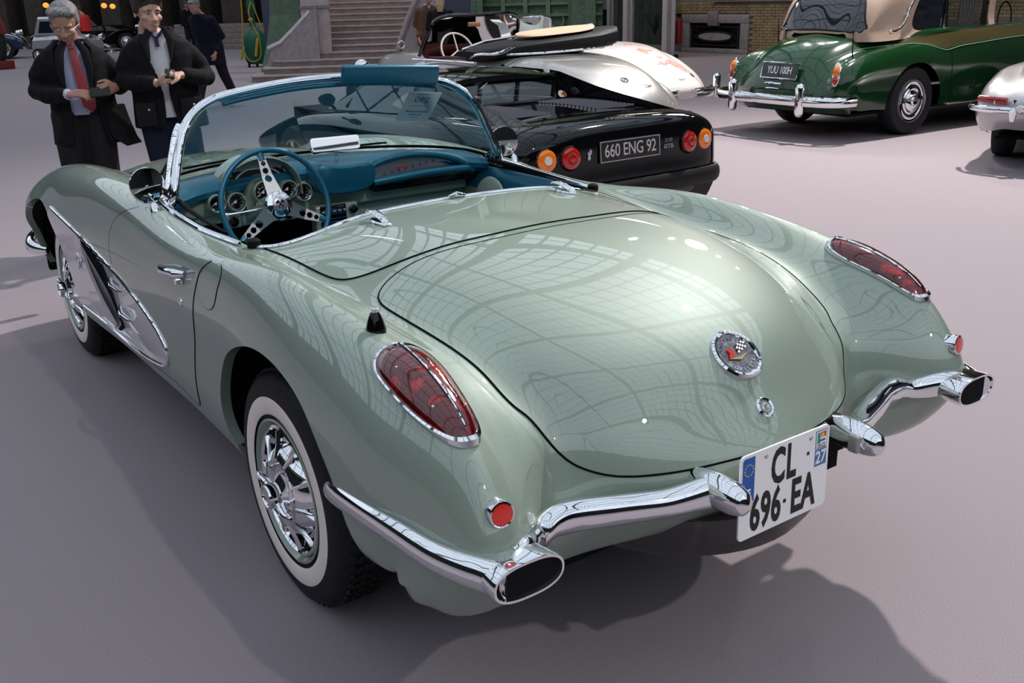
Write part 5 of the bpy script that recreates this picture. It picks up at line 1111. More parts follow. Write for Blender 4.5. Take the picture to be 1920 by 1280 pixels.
# ---------------- dark green limousine with beige top
RO = empty('green_limousine', (8.53,5.18,0), -R(92.7), 'dark green limousine with beige top, curtained rear and chrome bumper, plate YUU 100H', 'car')
rows = [
 [(0,-1.15,.30),(.30,-1.15,.30),(.52,-1.13,.30),(.64,-1.10,.30),(.74,-1.06,.30),(.80,-1.0,.30),(.82,-.95,.30),(.78,-.90,.28)],
 [(0,-1.28,.42),(.30,-1.27,.42),(.52,-1.24,.42),(.64,-1.20,.42),(.75,-1.16,.42),(.83,-1.10,.42),(.86,-1.02,.40),(.82,-.95,.32)],
 [(0,-1.27,.60),(.30,-1.25,.60),(.52,-1.19,.60),(.64,-1.15,.60),(.76,-1.17,.60),(.85,-1.10,.60),(.89,-1.0,.52),(.86,-.94,.34)],
 [(0,-1.18,.80),(.30,-1.15,.79),(.50,-1.06,.77),(.63,-1.02,.75),(.76,-1.08,.77),(.86,-1.0,.73),(.91,-.92,.56),(.88,-.88,.33)],
 [(0,-.98,.97),(.30,-.95,.96),(.50,-.85,.92),(.64,-.80,.86),(.76,-.84,.88),(.87,-.80,.80),(.92,-.74,.58),(.89,-.72,.33)],
 [(0,-.70,1.08),(.30,-.67,1.06),(.52,-.60,1.02),(.66,-.56,.93),(.77,-.56,.935),(.88,-.54,.85),(.93,-.52,.60),(.90,-.52,.32)],
 R_(-.2,(0,1.14),(.30,1.13),(.56,1.09),(.70,1.0),(.79,.975),(.89,.90),(.935,.62),(.90,.32)),
 R_(.2,(0,1.15),(.30,1.14),(.60,1.12),(.74,1.09),(.80,1.0),(.89,.91),(.93,.62),(.90,.30)),
 R_(.55,(0,1.15),(.30,1.14),(.62,1.13),(.76,1.12),(.82,1.03),(.88,.87),(.915,.60),(.89,.29)),
 R_(1.4,(0,1.15),(.30,1.14),(.62,1.13),(.77,1.125),(.83,1.05),(.885,.92),(.92,.60),(.89,.29)),
 R_(2.4,(0,1.16),(.30,1.15),(.60,1.14),(.76,1.12),(.83,1.05),(.895,.94),(.925,.60),(.89,.30)),
 R_(3.2,(0,1.13),(.26,1.11),(.46,1.05),(.62,.98),(.78,1.0),(.90,.93),(.93,.60),(.89,.30)),
 R_(4.0,(0,1.08),(.24,1.06),(.40,.98),(.56,.88),(.76,.92),(.88,.82),(.91,.58),(.86,.32)),
 [(0,4.3,.9),(.22,4.3,.9),(.36,4.28,.86),(.54,4.26,.74),(.74,4.30,.74),(.84,4.24,.68),(.86,4.2,.52),(.82,4.15,.34)],
 [(0,4.36,.42),(.22,4.36,.42),(.36,4.34,.42),(.54,4.32,.42),(.72,4.32,.42),(.82,4.26,.42),(.84,4.2,.40),(.80,4.14,.32)],
]
G, V, F = carnet(rows, [circ(-.02,.36,.47,.5,.43), circ(3.66,.36,.44)]); RS = Skin(G.reshape(-1,3), cut_grid(G, [])[1])
raw_obj('body_shell', V, F, M['green_paint'], RO)
b = MB(); b.box((0,1.6,.27),(1.5,5.0,.03)); b.box((0,0,.55),(1.3,.95,.6)); b.box((0,3.66,.5),(1.2,.9,.5)); b.build('underbody', M['matte'], RO)
for y in (0,3.66):
    for sg in (-1,1): bgwheel(RO, .78, y, .375, .20, sg, 'disc')
# beige upper: side wall, roof dome, rear quarter
def ring_top(y, w, zt, zb=1.10): return [(x, y, z) for x, z in ((-w-.03,zb),(-w,zb+.12),(-w+.02,zt-.14),(-w+.10,zt-.04),(-.3,zt),(0,zt+.01),(.3,zt),(w-.10,zt-.04),(w-.02,zt-.14),(w,zb+.12),(w+.03,zb))]
Gt = np.array([ring_top(-.60,.50,1.10,1.02), ring_top(-.55,.60,1.24,1.02), ring_top(-.42,.66,1.48,1.02), ring_top(-.15,.695,1.66,1.03), ring_top(.3,.705,1.72,1.06), ring_top(1.0,.71,1.74,1.10), ring_top(2.0,.71,1.72,1.10), ring_top(2.6,.68,1.62,1.10)])
t = knots(Gt); Gt = cspline(t, Gt, np.linspace(0,t[-1],60)); t = knots(Gt.transpose(1,0,2)); Gt = cspline(t, Gt.transpose(1,0,2), np.linspace(0,t[-1],70)).transpose(1,0,2)
win = curve_closed([(-.56,1.20),(-.60,1.16),(0,1.145),(.60,1.16),(.575,1.21),(.50,1.42),(.40,1.52),(0,1.54),(-.40,1.52),(-.50,1.42)],4)
q1 = curve_closed([(.13,1.13),(.10,1.18),(.17,1.40),(.26,1.52),(.40,1.56),(.60,1.57),(.655,1.53),(.655,1.15),(.60,1.11),(.3,1.115)],3)
d1 = [(.70,1.12),(1.48,1.12),(1.48,1.58),(.70,1.58)]; d2 = [(1.60,1.12),(2.35,1.12),(2.35,1.55),(1.60,1.55)]
cutsR = [lambda V: np.where(V[:,1] < .05, poly_sd(V[:,[0,2]], win), 1.)]+[(lambda P: (lambda V: np.where((np.abs(V[:,0]) > .5)&(V[:,1] > .05), poly_sd(V[:,1:], P), 1.)))(P) for P in (q1, d1, d2)]
V, F = cut_grid(Gt, cutsR); raw_obj('leather_top', V, F, M['beige_top'], RO)
TS = Skin(Gt.reshape(-1,3), cut_grid(Gt, [])[1])
P = []
def th(x, z):
    p, n = TS.hit((x,-3,z),(0,1,0)); return p if p is not None else Vector((x,-.5,z))
P = [th(x,z) for x, z in win]
gv, gf = cut_grid(np.array([[(a,c,0) for a in np.linspace(-.65,.65,40)] for c in np.linspace(1.12,1.56,20)]), [lambda V: -poly_sd(V[:,:2], win)])
raw_obj('rear_window', [th(a,c)-Vector((0,.003,0)) for a, c, _ in gv], [tuple(reversed(f)) for f in gf], M['dark_gloss'], RO); MB().tube(P, .012, 6, closed=True).build('window_rubber', M['satin_black'], RO)
for sg in (-1,1):
    for nm, PP, m_ in (('quarter_window',q1,'dark_gloss'),('door_window',d1,'glass'),('front_window',d2,'glass')):
        Q = [Vector((sg*(.69 if z > 1.3 else .70), y, z)) for y, z in PP]; c = sum(Q, Vector())/len(Q)
        MB().add([c]+Q, [(0,i+1,(i+1)%len(Q)+1) for i in range(len(Q))]).build(nm, M[m_] if m_ != 'glass' else M['dark_glass'], RO, smooth=False)
    MB().tube([(sg*.73,.675,1.10),(sg*.715,.675,1.35),(sg*.70,.675,1.58)], .018, 8).build('window_post', M['chrome'], RO)
    li = curve([(sg*.745,-.31,1.12),(sg*.745,-.20,1.135),(sg*.735,-.07,1.22),(sg*.72,.0,1.33),(sg*.715,.08,1.44),(sg*.70,.22,1.52)],5)
    MB().tube(li, .013, 8).ball(li[13], .024).ball(li[0], .026).build('landau_iron', M['chrome'], RO)
    # curtain of the door window
    for k in range(6): MB().tube([(sg*.66,1.0+.055*k,1.60),(sg*.665,.985+.055*k,1.36),(sg*.67,.965+.05*k,1.14)], .026, 8).build('curtain_fold', M['curtain'], RO)
    # tail lamps
    p = Vector((sg*.755,-1.145,.72)); ax = Vector((sg*.25,-1,.25)).normalized()
    tl = MB().lathe([(.0,-.03),(.060,-.02),(.064,.004),(.058,.010)], p, ax, 24, sx=.75, sy=2.0).build('tail_lamp', M['chrome'], RO)
    fr = frame_on(p, ax)
    MB().lathe([(.054,.004),(.048,.03),(.03,.045),(.0,.05)], p+(fr.to_3x3() @ Vector((0,.03,0))), ax, 20, sx=.7, sy=1.2).build('indicator_lens', M['amber_lens'], tl)
    MB().lathe([(.046,.004),(.040,.03),(.02,.042),(.0,.045)], p+(fr.to_3x3() @ Vector((0,-.062,0))), ax, 20, sx=.7, sy=1.0).build('lens', M['red_lens2'], tl)
    MB().tube([(sg*.50,-1.38,.28),(sg*.50,-1.38,.32)], .03, 8).box((sg*.50,-1.395,.45),(.10,.10,.36), None, .049).build('overrider', M['chrome'], RO)
    MB().box((sg*.90,1.9,.30),(.03,2.6,.022), None, .008).build('sill_trim', M['chrome'], RO)
    # olive side band with bright edges
    band = [(-.32,1.015),(.20,1.055),(.66,1.085),(1.6,1.115),(2.6,1.12),(2.6,1.01),(1.6,.985),(1.1,.955),(.70,.93),(.54,.905),(.30,.955),(.0,.99)]
    drape(RS, band, 'side', .0025, 'side_band', M['olive_paint'], RO, .03, sg)
    rline(RS, curve([(-.32,1.02),(.20,1.062),(.66,1.09),(1.6,1.12),(2.6,1.125)],5), 'side', .007, 'belt_moulding', M['chrome'], RO, .004, 6, sg)
    rline(RS, curve([(-1.0,.83),(-.7,.93),(-.4,.965),(0,.985),(.30,.945),(.54,.895),(.70,.915),(1.1,.945),(1.6,.975),(2.6,1.0)],5), 'side', .004, 'coach_line', M['pale_line'], RO, .003, 6, sg)
    rline(RS, [(.62,z) for z in np.linspace(.89,.34,12)], 'side', .004, 'door_gap', M['matte'], RO, .001, 6, sg)
bp = curve([(-.93,-1.02,.44),(-.90,-1.22,.44),(-.75,-1.34,.44),(-.4,-1.39,.44),(0,-1.40,.44),(.4,-1.39,.44),(.75,-1.34,.44),(.90,-1.22,.44),(.93,-1.02,.44)],5)
MB().tube(bp, .055, 12, flat=(.55,1)).build('rear_bumper', M['chrome'], RO)
fr = frame_on((.06,-1.245,.735),(0,-1,.28)); npl = pl('number_plate', rrect(.50,.15,.012), .012, fr, M['ink_plate'], RO)
text('plate_characters', 'YUU 100H', .115, fr @ Matrix.Translation((0,0,.0125)), M['plate_white'], npl, .001, sx=.72, bold=.001, space=.95)
MB().tube([fr @ Vector((x,y,.008)) for x, y in ((-.26,-.085),(.26,-.085),(.26,.085),(-.26,.085))], .010, 6, closed=True).build('plate_frame', M['chrome'], npl)
MB().tube([(-.12,-1.285,.60),(0,-1.30,.605),(.12,-1.285,.60)], [.008,.018,.008], 8).build('boot_handle', M['chrome'], RO); MB().tube([(-.10,-1.29,.545),(0,-1.305,.55),(.10,-1.29,.545)], [.006,.014,.006], 8).build('boot_crest', M['chrome'], RO)
for x in (-.45,.62): p, _ = RS.top(x,-.75); MB().tube([p, p+Vector((0,-.02,.28))], [.008,.003], 6).build('aerial', M['matte'], RO)
c = Vector((.40,2.05,1.18)); MB().tube([c+Vector((.19*math.cos(a),0,.19*math.sin(a))) for a in np.linspace(0,2*PI,30,endpoint=False)], .012, 6, closed=True).build('steering_wheel', M['satin_black'], RO)
# ---------------- silver coupe at the right edge
ET = empty('silver_coupe', (8.08,2.25,0), -R(68.7), 'silver grey fastback coupe at the right edge with black WR plate and wraparound chrome bumper', 'car')
rows = [
 [(0,-.92,.36),(.25,-.92,.36),(.42,-.90,.36),(.55,-.88,.36),(.62,-.84,.34),(.68,-.80,.33),(.70,-.76,.32),(.66,-.72,.30)],
 [(0,-1.04,.48),(.25,-1.03,.48),(.42,-1.0,.48),(.56,-.96,.48),(.66,-.92,.47),(.73,-.86,.46),(.76,-.80,.42),(.70,-.74,.32)],
 [(0,-1.04,.60),(.25,-1.03,.60),(.42,-1.0,.60),(.56,-.96,.60),(.68,-.92,.60),(.76,-.85,.57),(.79,-.78,.48),(.74,-.72,.32)],
 [(0,-.95,.70),(.25,-.94,.70),(.42,-.92,.69),(.56,-.88,.68),(.67,-.85,.68),(.76,-.78,.64),(.81,-.72,.50),(.76,-.68,.32)],
 [(0,-.72,.86),(.25,-.71,.85),(.42,-.68,.80),(.55,-.66,.755),(.66,-.66,.765),(.77,-.62,.70),(.82,-.58,.52),(.78,-.56,.31)],
 [(0,-.40,1.02),(.25,-.39,1.00),(.42,-.37,.92),(.54,-.36,.81),(.66,-.36,.815),(.78,-.36,.73),(.83,-.36,.54),(.79,-.36,.30)],
 R_(0,(0,1.14),(.25,1.12),(.42,1.03),(.54,.87),(.66,.845),(.78,.76),(.83,.55),(.79,.28)),
 R_(.6,(0,1.23),(.25,1.21),(.44,1.14),(.56,.90),(.66,.83),(.77,.73),(.81,.54),(.78,.26)),
 R_(1.1,(0,1.22),(.25,1.20),(.44,1.12),(.57,.88),(.66,.80),(.77,.70),(.80,.52),(.77,.26)),
 R_(1.6,(0,.96),(.25,.94),(.44,.88),(.57,.80),(.66,.77),(.76,.69),(.80,.52),(.77,.26)),
 R_(2.3,(0,.86),(.25,.85),(.42,.80),(.55,.76),(.66,.77),(.76,.69),(.80,.52),(.77,.28)),
 R_(2.9,(0,.74),(.25,.73),(.40,.69),(.52,.65),(.62,.66),(.71,.60),(.75,.48),(.71,.28)),
 [(0,3.3,.60),(.20,3.29,.59),(.34,3.26,.56),(.46,3.22,.53),(.55,3.18,.52),(.62,3.13,.48),(.65,3.1,.42),(.62,3.05,.30)],
 [(0,3.4,.42),(.20,3.39,.42),(.34,3.36,.41),(.44,3.31,.40),(.53,3.26,.38),(.60,3.2,.36),(.62,3.16,.33),(.60,3.1,.29)],
]
sg_w = [(.36,.86),(.42,.88),(.42,1.02),(.36,1.06)]
G, V, F = carnet(rows, [circ(0,.33,.38,.6), circ(2.44,.33,.38,.6)]); ES = Skin(G.reshape(-1,3), cut_grid(G, [])[1])
raw_obj('body_shell', V, F, M['silver2'], ET)
b = MB(); b.box((0,1.2,.24),(1.3,3.4,.03)); b.box((0,0,.45),(1.2,.8,.4)); b.box((0,2.44,.45),(1.2,.8,.4)); b.build('underbody', M['matte'], ET)
for y in (0,2.44):
    for sg in (-1,1): bgwheel(ET, .63, y, .33, .17, sg, 'wire')
bw = curve_closed([(-.26,-.60),(0,-.62),(.26,-.60),(.30,-.40),(.26,-.12),(0,-.08),(-.26,-.12),(-.30,-.40)],4); drape(ES, bw, 'top', .003, 'rear_window', M['dark_gloss'], ET, .03)
seamE = curve([(-.37,-.05),(-.40,-.5),(-.34,-.80),(0,-.84),(.34,-.80),(.40,-.5),(.37,-.05)],6); rline(ES, seamE, 'top', .004, 'hatch_gap', M['matte'], ET, .001)
for sg in (-1,1):
    MB().tube(curve([(sg*.44,-1.085,.545),(sg*.62,-1.04,.545),(sg*.76,-.95,.545),(sg*.835,-.82,.545),(sg*.86,-.70,.548)],4), 1, 12, flat=[(.022,.028)]*17).build('rear_bumper', M['chrome'], ET)
    MB().tube([(sg*.45,-1.10,.46),(sg*.45,-1.12,.54),(sg*.45,-1.08,.63)], [.022,.036,.018], 10).build('overrider', M['chrome'], ET)
    tl = MB().tube(curve([(sg*.52,-1.0,.615),(sg*.66,-.955,.618),(sg*.77,-.87,.62)],4), .031, 12, flat=(.7,1)).build('tail_lamp', M['red_lens'], ET)
    MB().tube([(sg*.62,-1.0,.585),(sg*.62,-.995,.65)], .008, 6).build('lamp_rib', M['chrome'], tl)
    MB().lathe([(.034,-.05),(.036,.02),(.028,.026)], (sg*.40,-1.08,.56), (0,-1,0), 16).build('number_lamp', M['chrome'], ET)
fr = frame_on((0,-1.045,.535),(0,-1,.02)); MB().prism(rrect(.72,.21,.03), .015, fr).build('plate_surround', M['chrome'], ET)
npl = pl('number_plate', rrect(.66,.16,.01), .019, fr, M['ink_plate'], ET)
text('plate_characters', 'WR', .125, fr @ Matrix.Translation((-.20,0,.0195)), M['plate_silver'], npl, .001, sx=.95, bold=.002)
for x in (-.10,.0,.10,.20): text('plate_characters', {-.10:'1',.0:'0',.10:'2',.20:'9'}[x], .125, fr @ Matrix.Translation((x,0,.0195)), M['plate_silver'], npl, .001) if False else None
for x in (-.09,.09): MB().lathe([(.030,-.25),(.030,.0),(.025,.0),(.025,-.2)], (x,-1.02,.33), (0,-1,.1), 14, caps=False).build('exhaust_pipe', M['chrome'], ET)
# ------------------------------------------------------------------ the hall
_C = Vector((-1.66206515,-2.34881225,1.6038236)); _F = 1848.227
def site(px, depth, z=0.):
    """surveyed spot: forward distance from the standpoint, bearing of a column, height"""
    a = (px-960)/_F; den = _u.z; b = ((z-_C.z)/depth-_f.z-a*_r.z)/den
    return _C+depth*(_f+a*_r+b*_u)
def struct(o): return tag(o, kind='structure')
fl = struct(MB().add([(-30,-32,0),(18.6,-32,0),(18.6,60,0),(-30,60,0)], [(0,1,2,3)]).build('floor', M['carpet'], smooth=False))
# ---- right wall: stone plinth, yellow brick field, framed grille
WX = 18.6
wl = struct(MB().box((WX+.3,14,6.5),(.6,92,13)).build('wall_right', M['stone'], smooth=False))
b = MB(); random.seed(5)
for k in range(18):
    for j in range(52):
        y = 6.6+.235*j+(.117 if k%2 else 0); z = .06+.070*k
        if y > 15.75 and z < 1.0: continue
        b.box((WX-.012+random.uniform(-.004,.004), y, z),(.05,.222,.060))
tag(b.build('yellow_brick', M['yellow_brick'], wl, smooth=False), kind='stuff')
MB().box((WX-.005,-4,.02),(.05,42,.06), None, .02).build('plinth', M['stone2'], wl)
for z, h, d in ((1.33,.08,.10),(1.42,.08,.16),(1.60,.10,.10)): MB().box((WX-.02,-4,z),(d*2,42,h)).build('string_course', M['stone2'], wl)
gy = 16.95
for y0, y1, z0, z1, d in ((gy-1.2,gy+1.2,.76,.98,.10),(gy-1.2,gy+1.2,.0,.12,.10),(gy-1.2,gy-.92,.12,.76,.10),(gy+.92,gy+1.2,.12,.76,.10)):
    MB().box((WX-.04,(y0+y1)/2,(z0+z1)/2),(d,y1-y0,z1-z0), None, .015).build('surround_stone', M['stone3'], wl)
MB().box((WX-.07,gy,.88),(.18,.34,.38), None, .02).build('keystone', M['stone2'], wl)
MB().box((WX-.005,gy,.44),(.02,1.84,.64)).build('vent_recess', M['matte'], wl)
gr = empty('wall_grille', (WX-.05,gy,.42), 0, 'dark wrought iron grille with oval white centre in the stone frame of the right wall', 'grille')
L_ = lambda P, r_, nm: MB().tube([(0,a,c) for a, c in P], r_, 6, closed=True).build(nm, M['iron_black'], gr)
L_([(-.84,-.22),(.84,-.22),(.84,.24),(-.84,.24)], .016, 'outer_bar'); L_([(.62*math.cos(a), .13*math.sin(a)) for a in np.linspace(0,2*PI,32,endpoint=False)], .018, 'oval_bar')
MB().prism([(.58*math.cos(a), .10*math.sin(a)) for a in np.linspace(0,2*PI,28,endpoint=False)], .01, frame_on((.01,0,0),(-1,0,0))).build('oval_centre', M['stone_light'], gr)
for s in (-1,1):
    for t in (-1,1): MB().tube([(0,s*(.72+.10*math.cos(a)),t*.10+.08*math.sin(a)) for a in np.linspace(0,2*PI,14,endpoint=False)], .010, 5, closed=True).build('scroll', M['iron_black'], gr)
    MB().tube([(0,s*.84,-.30),(0,s*.84,.28)], .022, 6).build('grille_post', M['iron_black'], gr)
# fire extinguisher beside the glass kiosk
p = site(1271, 25.2); ex = empty('fire_extinguisher', p, 0, 'red fire extinguisher hanging beside the white framed kiosk', 'fire extinguisher')
MB().lathe([(.0,.30),(.09,.31),(.095,.36),(.095,.82),(.07,.90),(.03,.93),(.03,.96)], n=16).build('cylinder_body', M['red_body'], ex); MB().box((0,0,1.0),(.10,.04,.06)).tube([(0,0,.98),(.1,0,.95),(.12,0,.75)], .012, 6).build('valve_and_hose', M['matte'], ex)
# other walls of the nave, far and behind, with iron gallery fronts
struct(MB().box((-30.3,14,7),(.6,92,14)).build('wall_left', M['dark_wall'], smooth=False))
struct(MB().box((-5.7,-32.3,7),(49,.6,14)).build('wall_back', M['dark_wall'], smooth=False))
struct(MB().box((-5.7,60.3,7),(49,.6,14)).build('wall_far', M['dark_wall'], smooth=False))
# dark arcade behind the small vehicles: piers, arches, steps
ar = empty('arcade', site(200,41), 0, None, None); ar['kind'] = 'structure'; del ar['kind']
bpy.data.objects.remove(ar)
A0, A1 = site(-60,41), site(520,37); A0.z = A1.z = 0; dv = (A1-A0).normalized(); nv_ = Vector((dv.y,-dv.x,0)); ang = math.atan2(dv.y, dv.x); Lg = (A1-A0).length
rotA = Matrix.Rotation(ang, 4, 'Z')
def AM(x, y, z): return Matrix.Translation(A0) @ rotA @ Matrix.Translation((x,y,z))
def boxA(mb, x, y, z, d, bev=0): 
    t = MB().box((0,0,0), d, None, bev); m4 = AM(x,y,z); mb.add([m4 @ Vector(p) for p in t.v], t.f); return mb
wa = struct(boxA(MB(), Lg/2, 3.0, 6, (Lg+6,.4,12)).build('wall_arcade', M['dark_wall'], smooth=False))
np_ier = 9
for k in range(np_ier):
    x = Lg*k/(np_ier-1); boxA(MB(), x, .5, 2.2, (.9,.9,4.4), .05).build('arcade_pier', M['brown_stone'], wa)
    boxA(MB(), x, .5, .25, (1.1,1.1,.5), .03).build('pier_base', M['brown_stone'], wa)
boxA(MB(), Lg/2, .5, 5.4, (Lg+2,1.0,2.0)).build('arcade_beam', M['brown_stone'], wa)
for k in range(5):
    o = site(440,33.5); boxA(MB(), Lg*.86, -1.6+.35*k, .085+.17*k, (4.2,.36,.17), .01).build('arcade_step', M['pink_stone'], wa)
for px, d, zz in ((86,33,1.66),(195,34,1.60),(211,34.5,1.57)):
    p = site(px, d, zz); lt_ = MB().ball(p, (.10,.10,.085), 12, 8).build('wall_lamp', M['orange_glow']); tag(lt_, {86:'glowing orange lamp over the head of the grey haired man',195:'glowing orange lamp near the small silver car, left one of the pair',211:'dimmer orange lamp near the small silver car, right one of the pair'}[px], 'lamp')
# ---- grand staircase
az = R(27); S0 = site(645,20.9); S0.z = 0; u_ = Vector((math.sin(az),math.cos(az),0)); v_ = Vector((math.cos(az),-math.sin(az),0))
ST = empty('stone_staircase', S0, -az, 'broad flight of pinkish grey stone steps flaring out at the bottom left', 'staircase')
lefts = [-1.92,-1.70,-1.50,-1.28,-1.06,-.86,-.60,-.58,-.58,-.58,-.58,-.58,-.58,-.58]
for k in range(14):
    x0 = lefts[k]; x1 = 1.62+.02*k; h = .128; y0 = .33*k
    n_ = 10; pts = [(x0+.0,y0+.9 if k < 7 else y0+.5),(x0,y0+.22)]+[(x0+.22*(1-math.cos(t)), y0+.22*(1-math.sin(t))) for t in np.linspace(0,PI/2,6)[1:]]+[(x1,y0),(x1,y0+1.2),(x0,y0+1.2)]
    fr = Matrix.Translation((0,0,h*k)); MB().prism(pts[1:], h-.012, fr).build('step', M['pink_stone'], ST, smooth=False)
    pts2 = [(x-.02 if i < 7 else x, y-(.02 if i in (6,7,5,4,3) else 0)) for i, (x, y) in enumerate(pts[1:])]
    MB().prism(pts2, .030, Matrix.Translation((0,0,h*(k+1)-.030))).build('step_nosing', M['pink_stone2'], ST, smooth=False)
# left balustrade ramp and pier, right volute
bl = empty('stone_balustrade', site(560,21.6), -az, 'pale stone balustrade ramp and pier on the left of the broad steps', 'balustrade')
MB().prism([(-.75,.0),(-.52,.62),(-.30,.70),(.0,1.0),(.35,1.32),(.5,1.5),(.5,0)], .28, Matrix(((1,0,0,0),(0,0,1,0),(0,1,0,0),(0,0,0,1)))).build('ramp', M['grey_stone'], bl, smooth=False)
MB().tube([(-.60,.10,.62),(-.32,.12,.74),(.0,.14,1.02),(.36,.15,1.36)], .12, 8, flat=(1.2,.5)).build('handrail', M['stone_light'], bl)
MB().box((.46,.5,1.5),(.60,.60,3.0), None, .03).build('pier', M['stone_light'], bl); MB().box((.46,.5,1.46),(.66,.66,.05)).build('pier_moulding', M['stone2'], bl)
rv = empty('stone_volute', site(775,19.8), -az, 'curved pale stone wall ending the right side of the broad steps', 'balustrade')
pts = [(.55,.0),(.55,1.9),(.35,1.9),(.15,1.55),(-.05,1.15),(-.20,.8),(-.30,.45),(-.32,.0)]
MB().prism(pts[::-1], .5, Matrix(((1,0,0,0),(0,0,1,0),(0,1,0,0),(0,0,0,1)))).build('volute_wall', M['stone_light'], rv, smooth=False)
MB().tube([(x,.0,z) for x, z in curve([(-.32,.0),(-.30,.45),(-.20,.8),(-.05,1.15),(.15,1.55),(.35,1.9)],4)], .06, 8).build('volute_edge', M['grey_stone'], rv)
# upper landing wall and dark opening above the steps
p = site(700,26.0); lw = struct(MB().box((p.x,p.y,3.9),(.01,.01,.01)).build('wall_landing', M['stone_light']))
m4 = Matrix.Translation((p.x,p.y,0)) @ Matrix.Rotation(-az,4,'Z'); t = MB().box((.15,1.2,3.0),(3.4,.6,6)); lw.data.clear_geometry(); lw.data.from_pydata([m4 @ Vector(q) for q in t.v], [], t.f)
t = MB().box((.1,.82,1.62),(2.6,.3,.16)); t.v = [tuple(m4 @ Vector(q)) for q in t.v]; t.build('landing_kerb', M['matte'], lw, smooth=False)
t = MB().box((.1,.86,2.7),(2.4,.2,2.0)); t.v = [tuple(m4 @ Vector(q)) for q in t.v]; t.build('landing_doorway', M['matte'], lw, smooth=False)
# ---- green cast iron columns and screen
def iron_column(px, depth, label, w=.55, flare=.35, h=9.):
    c = empty('iron_column', site(px,depth), -R(30), label, 'column')
    MB().loft([[(sx*a, sy*a, z) for sx, sy in ((1,1),(-1,1),(-1,-1),(1,-1))] for a, z in ((w/2+flare,0),(w/2+flare*.9,.15),(w/2+flare*.45,.7),(w/2+flare*.15,1.3),(w/2,2.0),(w/2,h))]).build('shaft', M['iron_green'], c, smooth=False)
    for s in (-1,1): MB().box((s*w*.3,-w/2-.02,h/2+.9),(.06,.05,h-1.8)).build('rib', M['iron_green2'], c)
    b = MB()
    for k in range(40): b.ball((.0,-w/2-.03,.4+.2*k*.6),(.018,.018,.018),6,4)
    tag(b.build('rivets', M['iron_green2'], c), kind='stuff'); return c
iron_column(546, 23.5, 'green iron column with flared base left of the stone stairs')
iron_column(1090, 26.0, 'riveted green iron column at the right end of the green screen', .55, .05)
iron_column(895, 27.0, 'green iron post at the left end of the green screen beside the dark blue panel', .35, .02)
def panel(name, pxa, da, pxb, db, z0, z1, th, m, label=None, cat=None):
    a, b_ = site(pxa,da), site(pxb,db); a.z = b_.z = 0; c = (a+b_)/2; d = b_-a; t = MB().box((0,0,0),(d.length,th,z1-z0), None, .01)
    m4 = Matrix.Translation((c.x,c.y,(z0+z1)/2)) @ Matrix.Rotation(math.atan2(d.y,d.x),4,'Z'); t.v = [tuple(m4 @ Vector(q)) for q in t.v]; o = t.build(name, m); 
    if label: tag(o, label, cat)
    return o, m4, d.length
scr, m4, ln = panel('iron_screen', 890, 28.0, 1130, 27.5, 0, 8, .12, M['iron_green'], 'green painted riveted iron screen behind the silver and white roadsters', 'screen')
for x in np.linspace(-ln/2+.25, ln/2-.25, 6):
    t = MB().box((x,-.12,0),(.12,.14,8)); t.v = [tuple(m4 @ Vector(q)) for q in t.v]; t.build('screen_rib', M['iron_green2'], scr)
for z in (-2.65,-2.95,-3.4):
    t = MB().box((0,-.10,z),(ln,.10,.07)); t.v = [tuple(m4 @ Vector(q)) for q in t.v]; t.build('screen_rail', M['iron_green2'], scr)
for x in (-1.0,-.3,.55):
    t = MB().lathe([(.16,0),(.19,.03),(.22,.03),(.22,0)], (x,-.10,-3.1), (0,-1,0), 20, caps=False); t.v = [tuple(m4 @ Vector(q)) for q in t.v]; t.build('screen_ring', M['iron_green2'], scr)
bx, m4, ln = panel('display_board', 822, 25.5, 886, 25.5, 0, 2.6, .10, M['navy_board'], 'dark blue exhibition board beside the green iron screen', 'display board')
b = MB(); random.seed(2)
for k in range(5): b.box((-.25+.09*k,-.055,.33),(.06,.004,.028))
b.v = [tuple(m4 @ Vector(q)) for q in b.v]; tag(b.build('board_lettering', M['white'], bx), kind='stuff')
panel('banner_post', 503, 24.5, 523, 24.5, 0, 4, .10, M['navy_post'], 'blue grey upright banner left of the green iron column', 'banner')
# ---- white framed glass kiosk
kk = empty('glass_kiosk', site(1215,26), 0, 'white framed glass kiosk in front of the right wall', 'kiosk')
ki = kk.matrix_world
def kpost(px, d, w=.26):
    q = site(px,d); o = MB().box((q.x-kk.location.x,q.y-kk.location.y,1.5),(w,w,3.0), Euler((0,0,-R(42))), .02).build('corner_post', M['white_frame'], kk)
    MB().box((q.x-kk.location.x,q.y-kk.location.y,1.5),(w*.3,w+.02,3.0), Euler((0,0,-R(42)))).build('post_groove', M['stone2'], kk); return o
kpost(1144,27.6,.20); kpost(1178,26.6,.32); kpost(1252,24.9,.32)
def kpan(a, da, b_, db, z0, z1, m, nm, th=.03):
    p, q = site(a,da), site(b_,db); c = (p+q)/2-kk.location; d = q-p; return MB().box((c.x,c.y,(z0+z1)/2),(Vector((d.x,d.y)).length,th,z1-z0), Euler((0,0,math.atan2(d.y,d.x)))).build(nm, m, kk)
kpan(1185,26.4,1246,25.1,.1,2.8,M['dark_glass'],'pane'); kpan(1150,27.5,1174,26.8,.1,2.8,M['dark_glass'],'pane')
kpan(1185,26.4,1246,25.1,0,.30,M['stone2'],'kick_panel'); kpan(1188,26.8,1244,25.5,1.42,1.50,M['white_frame'],'glazing_bar')
kpan(1128,28.2,1146,27.6,0,1.15,M['matte'],'black_panel'); kpan(1128,28.3,1150,27.5,1.15,2.0,M['white_frame'],'fascia')
q = site(1252,24.9)-kk.location; MB().box((q.x,q.y,.035),(.5,.5,.07), Euler((0,0,-R(42)))).build('post_foot', M['matte'], kk)
p = site(1228,27.5)-kk.location; b = MB()
random.seed(9)
